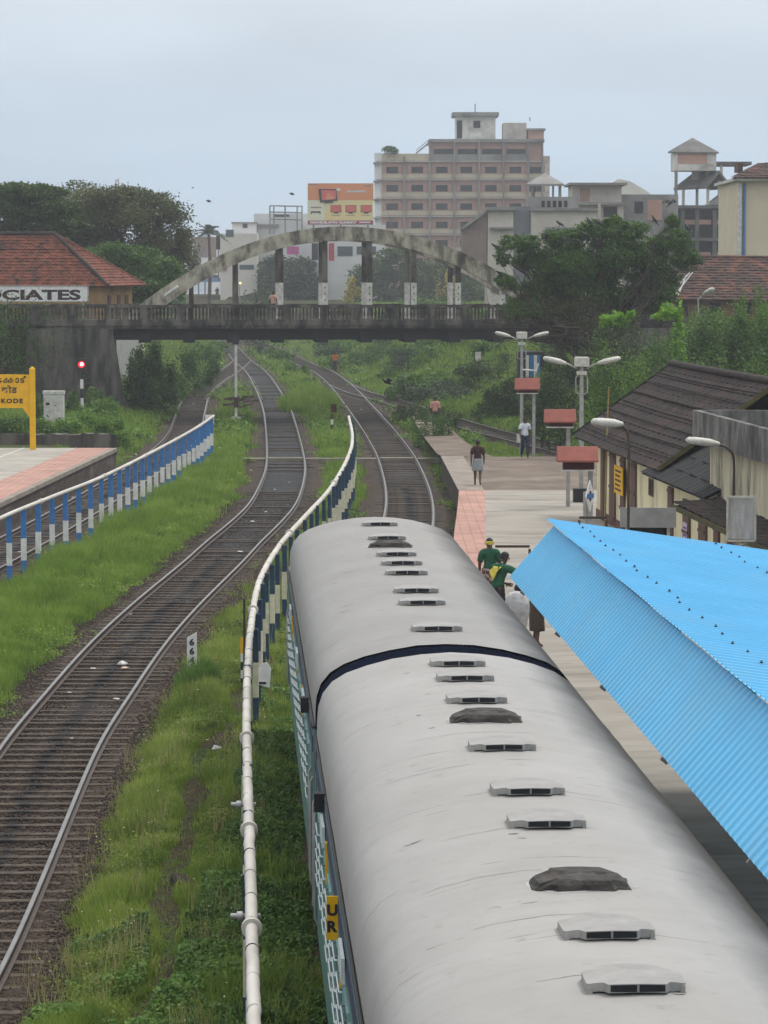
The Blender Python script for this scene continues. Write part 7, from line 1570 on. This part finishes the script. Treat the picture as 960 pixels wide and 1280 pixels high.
# near grass strip between the left tracks and the pipe
x, y = sample(70000, 31, 84, (-4.6, -.4), (-4.7, .2)); ok, t = keep(x, y, 1.12, .42); nb_ = vnoise(x, y, 1.1, 9)
ok &= ~((np.abs(x-trail(y)) < .20+.22*nb_) & (y < 70)) & (nb_ + .5*vnoise(x, y, .45, 33) > -.80)
ok &= (np.abs(y-gnd(420, 573.5, .1).y) > .5) & ~((x > -2.5) & (y < 52) & (rng.random(len(x)) < .85)) & (rng.random(len(x)) < np.clip(.5+.55*vnoise(x, y, 1.2, 41), .10, .9))
x, y, t = x[ok], y[ok], t[ok]; h = .11 + .24*np.clip(vnoise(x, y, 1.5, 3)+.5, 0, 1.5)*(.5+.5*rng.random(len(x))) + .12*rng.random(len(x)); h *= np.clip((t-.7)/1.1, .35, 1); h = h*np.where(np.abs(x-trail(y)) < .55, .6, 1)
blades(x, y, h, GR, 'grass', 'yellow-green grass strip between the near track and the white pipe', per=8, width=.015, spread=.04)
# grass left of the near track and elsewhere in the yard
x, y = sample(70000, 58, 176, (-13.5, -6.0), (-16, 4.5)); ok, t = keep(x, y, 1.9, .5); left0 = x < px_at(T0, y)-1.5
ok &= (vnoise(x, y, 2.2, 5) > -.75) & ~(left0 & (y < A.y+1)) & (np.abs(y-gnd(420, 573.5, .1).y) > .5)
tooblack = (x > px_at(T1, np.clip(y, 20, 400))-2.1) & (x < px_at(T1, np.clip(y, 20, 400))) & (rng.random(len(x)) < .6); ok &= ~tooblack
fd = np.array([np.interp(v, [p.y for p in lf], [p.x for p in lf]) for v in y]); tall = ((x-fd > -.3) & (x-fd < 1.9) & (y < 140)); inside_fence = (x < fd) & (y < 150); ok &= ~(inside_fence & (rng.random(len(x)) < .62))
x, y, t, tall = x[ok], y[ok], t[ok], tall[ok]; h = .10 + .30*np.clip(vnoise(x, y, 2.2, 6)+.4, 0, 1.5)*(.5+.6*rng.random(len(x)))+.1*rng.random(len(x)); h = h + tall*.30*np.clip(.6+vnoise(x, y, 2.5, 8), .1, 1.3)
blades(x, y, h, GT, 'grass', 'brighter grass left of the curving track and along the blue fence', per=8, width=.014, spread=.09)
# tall clumps by the distance post and the grassy mound before the bridge
def clump(cx, cy, rx, ry, n, hh, label, m=GT):
    a = rng.uniform(0, 2*PI, n); r = np.sqrt(rng.random(n)); x, y = cx+rx*r*np.cos(a), cy+ry*r*np.sin(a); blades(x, y, hh*(1.15-.5*r)*rng.uniform(.7, 1.1, n), m, 'grass_clump', label, per=8, width=.016, spread=.05)
p = gnd(244, 852, 0); clump(p.x+.05, p.y-.35, .42, .5, 260, .62, 'dark tall grass clump hiding the foot of the distance post', GC)
p = gnd(384, 510, .2); clump(p.x, p.y+6, 1.9, 9, 1500, 1.35, 'tall bright grass mound between the tracks in front of the bridge')
p = gnd(250, 1150, 0)
# far slopes
x, y = sample(46000, 150, 400, (-20, 24), (-46, 44)); ok, t = keep(x, y, 2.2, .5); x, y, t = x[ok], y[ok], t[ok]
blades(x, y, .22+.35*np.clip(vnoise(x, y, 5, 6)+.5, 0, 1.4), GT, 'grass', 'rough green grass on the cutting slopes under the bridge', per=8, width=.02, spread=.2)
# grass between the platform end and the siding, and beside the right track
x, y = sample(26000, 56, 165, (1.2, 2.4), (2.0, 13)); ok, t = keep(x, y, 1.2, .35); x, y, t = x[ok], y[ok], t[ok]
blades(x, y, .12+.18*np.clip(vnoise(x, y, 2, 6)+.5, 0, 1.4), GT, 'grass', 'short bright grass beside the right platform wall and path', per=8, width=.014, spread=.07)
x, y = sample(2600, 60, 130, (-1.6, 1.6), (-1.2, 2.0)); ok = open_ground(x, y) & (vnoise(x, y, 2.4, 12) > .25) & (track_dist(x, y) < 1.3); x, y = x[ok], y[ok]
blades(x, y, .10+.10*rng.random(len(x)), GT, 'grass', 'weeds sprouting between the rails just beyond the train', per=7, width=.014, spread=.08)
x, y = sample(3500, 34, 100, (-6.2, -4.9), (-6.0, -4.4)); ok = (vnoise(x, y, 1.7, 21) > .52) & (track_dist(x, y) < 1.25); x, y = x[ok], y[ok]
blades(x, y, .05+.06*rng.random(len(x)), GR, 'grass', 'sparse yellowish weeds growing between the near rails', per=6, width=.010, spread=.07)
# leafy ground cover
def cover(n, d0, d1, lo, hi, cond, size, hmax, m, label):
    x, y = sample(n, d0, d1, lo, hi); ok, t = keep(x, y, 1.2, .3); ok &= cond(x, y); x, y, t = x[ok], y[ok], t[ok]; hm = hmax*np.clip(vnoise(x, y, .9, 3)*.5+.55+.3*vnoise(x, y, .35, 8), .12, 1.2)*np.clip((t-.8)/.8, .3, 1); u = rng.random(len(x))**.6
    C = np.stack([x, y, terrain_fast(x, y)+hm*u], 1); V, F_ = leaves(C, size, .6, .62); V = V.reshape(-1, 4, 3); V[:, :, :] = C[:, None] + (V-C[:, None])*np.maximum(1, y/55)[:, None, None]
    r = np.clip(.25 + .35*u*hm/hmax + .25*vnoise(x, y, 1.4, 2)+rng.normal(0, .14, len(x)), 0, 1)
    o = fast_mesh('ground_cover', V.reshape(-1, 3), F_, m, None, r); tag(o, label, 'plants', kind='stuff')
ax_ = lambda y: ax0.x + (y-ax0.y)*AD.x/AD.y
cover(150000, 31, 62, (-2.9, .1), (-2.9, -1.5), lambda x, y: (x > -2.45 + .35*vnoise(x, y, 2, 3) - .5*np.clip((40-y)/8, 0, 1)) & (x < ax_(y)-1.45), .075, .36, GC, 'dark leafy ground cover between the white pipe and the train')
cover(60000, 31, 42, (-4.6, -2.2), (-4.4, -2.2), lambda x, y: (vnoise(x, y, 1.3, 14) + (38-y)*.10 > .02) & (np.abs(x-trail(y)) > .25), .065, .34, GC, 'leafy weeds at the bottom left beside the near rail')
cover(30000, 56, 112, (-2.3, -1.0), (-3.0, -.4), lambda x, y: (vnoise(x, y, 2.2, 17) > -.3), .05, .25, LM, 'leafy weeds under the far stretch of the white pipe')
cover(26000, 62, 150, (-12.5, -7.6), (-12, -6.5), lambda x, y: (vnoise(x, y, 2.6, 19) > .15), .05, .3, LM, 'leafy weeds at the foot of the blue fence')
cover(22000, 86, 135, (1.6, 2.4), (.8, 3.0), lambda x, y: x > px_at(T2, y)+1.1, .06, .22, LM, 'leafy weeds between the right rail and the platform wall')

GH = leafmat('herb_leaf', (.035,.065,.012), (.145,.215,.034), (.39,.45,.12), 1.1, .38)
# herb clumps: small domes of little leaves scattered through the grass
def herbs(n, d0, d1, lo, hi, cond, per, size, r0, r1, m, label, hk=.9):
    x, y = sample(n, d0, d1, lo, hi); ok, t = keep(x, y, 1.35, .35); ok &= cond(x, y); x, y = x[ok], y[ok]; n = len(x); z = terrain_fast(x, y)
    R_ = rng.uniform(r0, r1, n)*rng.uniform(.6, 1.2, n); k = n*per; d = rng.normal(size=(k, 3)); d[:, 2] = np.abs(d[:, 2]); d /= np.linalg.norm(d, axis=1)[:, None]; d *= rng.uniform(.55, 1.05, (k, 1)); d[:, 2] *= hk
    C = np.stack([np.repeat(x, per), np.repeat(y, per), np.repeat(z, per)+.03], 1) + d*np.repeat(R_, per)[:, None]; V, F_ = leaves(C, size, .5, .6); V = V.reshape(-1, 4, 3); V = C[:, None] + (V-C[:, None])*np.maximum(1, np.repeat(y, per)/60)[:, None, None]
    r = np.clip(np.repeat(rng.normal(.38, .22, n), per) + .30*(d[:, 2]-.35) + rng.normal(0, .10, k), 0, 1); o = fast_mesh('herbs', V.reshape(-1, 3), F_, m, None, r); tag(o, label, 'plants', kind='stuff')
off_trail = lambda x, y: np.abs(x-trail(y)) > .34 + .1*vnoise(x, y, 1.1, 9)
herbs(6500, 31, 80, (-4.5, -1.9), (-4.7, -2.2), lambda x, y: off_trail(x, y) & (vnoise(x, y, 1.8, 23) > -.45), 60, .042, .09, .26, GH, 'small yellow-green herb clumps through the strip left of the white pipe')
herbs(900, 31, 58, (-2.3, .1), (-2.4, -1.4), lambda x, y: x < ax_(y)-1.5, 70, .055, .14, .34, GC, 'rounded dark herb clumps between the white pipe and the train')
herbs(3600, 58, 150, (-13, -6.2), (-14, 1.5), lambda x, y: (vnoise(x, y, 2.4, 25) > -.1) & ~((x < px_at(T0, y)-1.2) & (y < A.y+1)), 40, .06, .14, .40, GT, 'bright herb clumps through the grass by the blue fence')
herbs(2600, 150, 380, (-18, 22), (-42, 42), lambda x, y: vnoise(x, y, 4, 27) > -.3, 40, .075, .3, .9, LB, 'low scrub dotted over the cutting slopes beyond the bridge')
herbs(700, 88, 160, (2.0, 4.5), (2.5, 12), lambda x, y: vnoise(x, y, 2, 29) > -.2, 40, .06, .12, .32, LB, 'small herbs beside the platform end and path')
# tiny pale flower heads
x, y = sample(900, 31, 72, (-4.4, -1.6), (-4.6, -2.4)); ok, t = keep(x, y, 1.5, .3); ok &= off_trail(x, y) & (vnoise(x, y, 1.6, 31) > .0); x, y = x[ok], y[ok]
V, F_ = leaves(np.stack([x, y, terrain_fast(x, y)+rng.uniform(.2, .42, len(x))], 1), .022, 1, .9); o = fast_mesh('flower_heads', V, F_, mat('pale_petals', (.70,.68,.55), (.6,.5,.45), 9, .7)); tag(o, 'tiny pale flower heads over the grass left of the white pipe', 'flowers', kind='stuff')

# dry seed stalks standing over the grass
x, y = sample(2800, 31, 90, (-4.5, -1.9), (-4.8, -1.6)); ok, t = keep(x, y, 1.3, .35); ok &= off_trail(x, y) & (vnoise(x, y, 1.3, 35) > -.1); x, y = x[ok], y[ok]
blades(x, y, .34+.24*rng.random(len(x)), leafmat('dry_stalks', (.20,.17,.07), (.34,.31,.13), (.46,.42,.22), 1.5, .3), 'weed_stalks', 'dry yellowish seed stalks over the near grass strip', per=3, width=.009, spread=.05, lean=.35)
x, y = sample(5000, 58, 150, (-12.5, -6.2), (-14, 1.5)); ok, t = keep(x, y, 1.9, .4); ok &= (vnoise(x, y, 2.1, 37) > .0) & ~((x < px_at(T0, y)-1.2) & (y < A.y+1)); x, y = x[ok], y[ok]
blades(x, y, .40+.30*rng.random(len(x)), GT, 'weed_stalks', 'taller weeds standing through the grass by the blue fence', per=4, width=.012, spread=.07, lean=.4)

# clods and pebbles on the footpath and along the track edge
n_ = 5200; y = 1/(1/75 + rng.random(n_)*(1/31-1/75)); x = np.where(rng.random(n_) < .55, trail(y)+rng.normal(0, .28, n_), px_at(T1, y)+2.0+np.abs(rng.normal(0, .35, n_))); sc_ = rng.uniform(.008, .03, (n_, 1, 1))
base = np.array([(1,0,0),(0,1,0),(-1,0,0),(0,-1,0),(0,0,.7),(0,0,-.5)]); fc = np.array([(0,1,4),(1,2,4),(2,3,4),(3,0,4),(1,0,5),(2,1,5),(3,2,5),(0,3,5)])
V = base[None]*sc_*rng.uniform(.5, 1.4, (n_, 6, 3)) + np.stack([x, y, terrain_fast(x, y)], 1)[:, None]
o = fast_mesh('clods', V.reshape(-1, 3), (fc[None] + (np.arange(n_)*6)[:, None, None]).reshape(-1, 3), mat('clod_earth', (.10,.075,.055), (.04,.03,.022), 7, .95)); tag(o, 'clods and pebbles along the bare footpath and the near track edge', 'stones', kind='stuff')
x = trail(y:=1/(1/75 + rng.random(1500)*(1/31-1/75))) + rng.normal(0, .3, 1500); blades(x, y, .03+.08*rng.random(1500), GR, 'grass', 'short trampled grass on the bare footpath', per=4, width=.012, spread=.04, lean=.9)

herbs(260, 108, 134, (1.5, 2.5), (1.7, 2.6), lambda x, y: x > px_at(T2, y)+1.1, 40, .06, .15, .38, GT, 'herbs growing up against the wall of the platform end')
# ------------------------------------------------------------------ haze
vm_ = bpy.data.materials.new('haze_air'); vm_.use_nodes = True; n = vm_.node_tree.nodes; l = vm_.node_tree.links; n.remove(n['Principled BSDF'])
pv_ = n.new('ShaderNodeVolumePrincipled'); pv_.inputs['Color'].default_value = (.92, .95, 1.0, 1); pv_.inputs['Density'].default_value = .00039; pv_.inputs['Anisotropy'].default_value = .2
l.new(pv_.outputs[0], n['Material Output'].inputs['Volume'])
hz = MB(); hz.box((0, 1480, 20), (6200, 3100, 46)); HZ = hz.build('haze', vm_, kind='stuff')
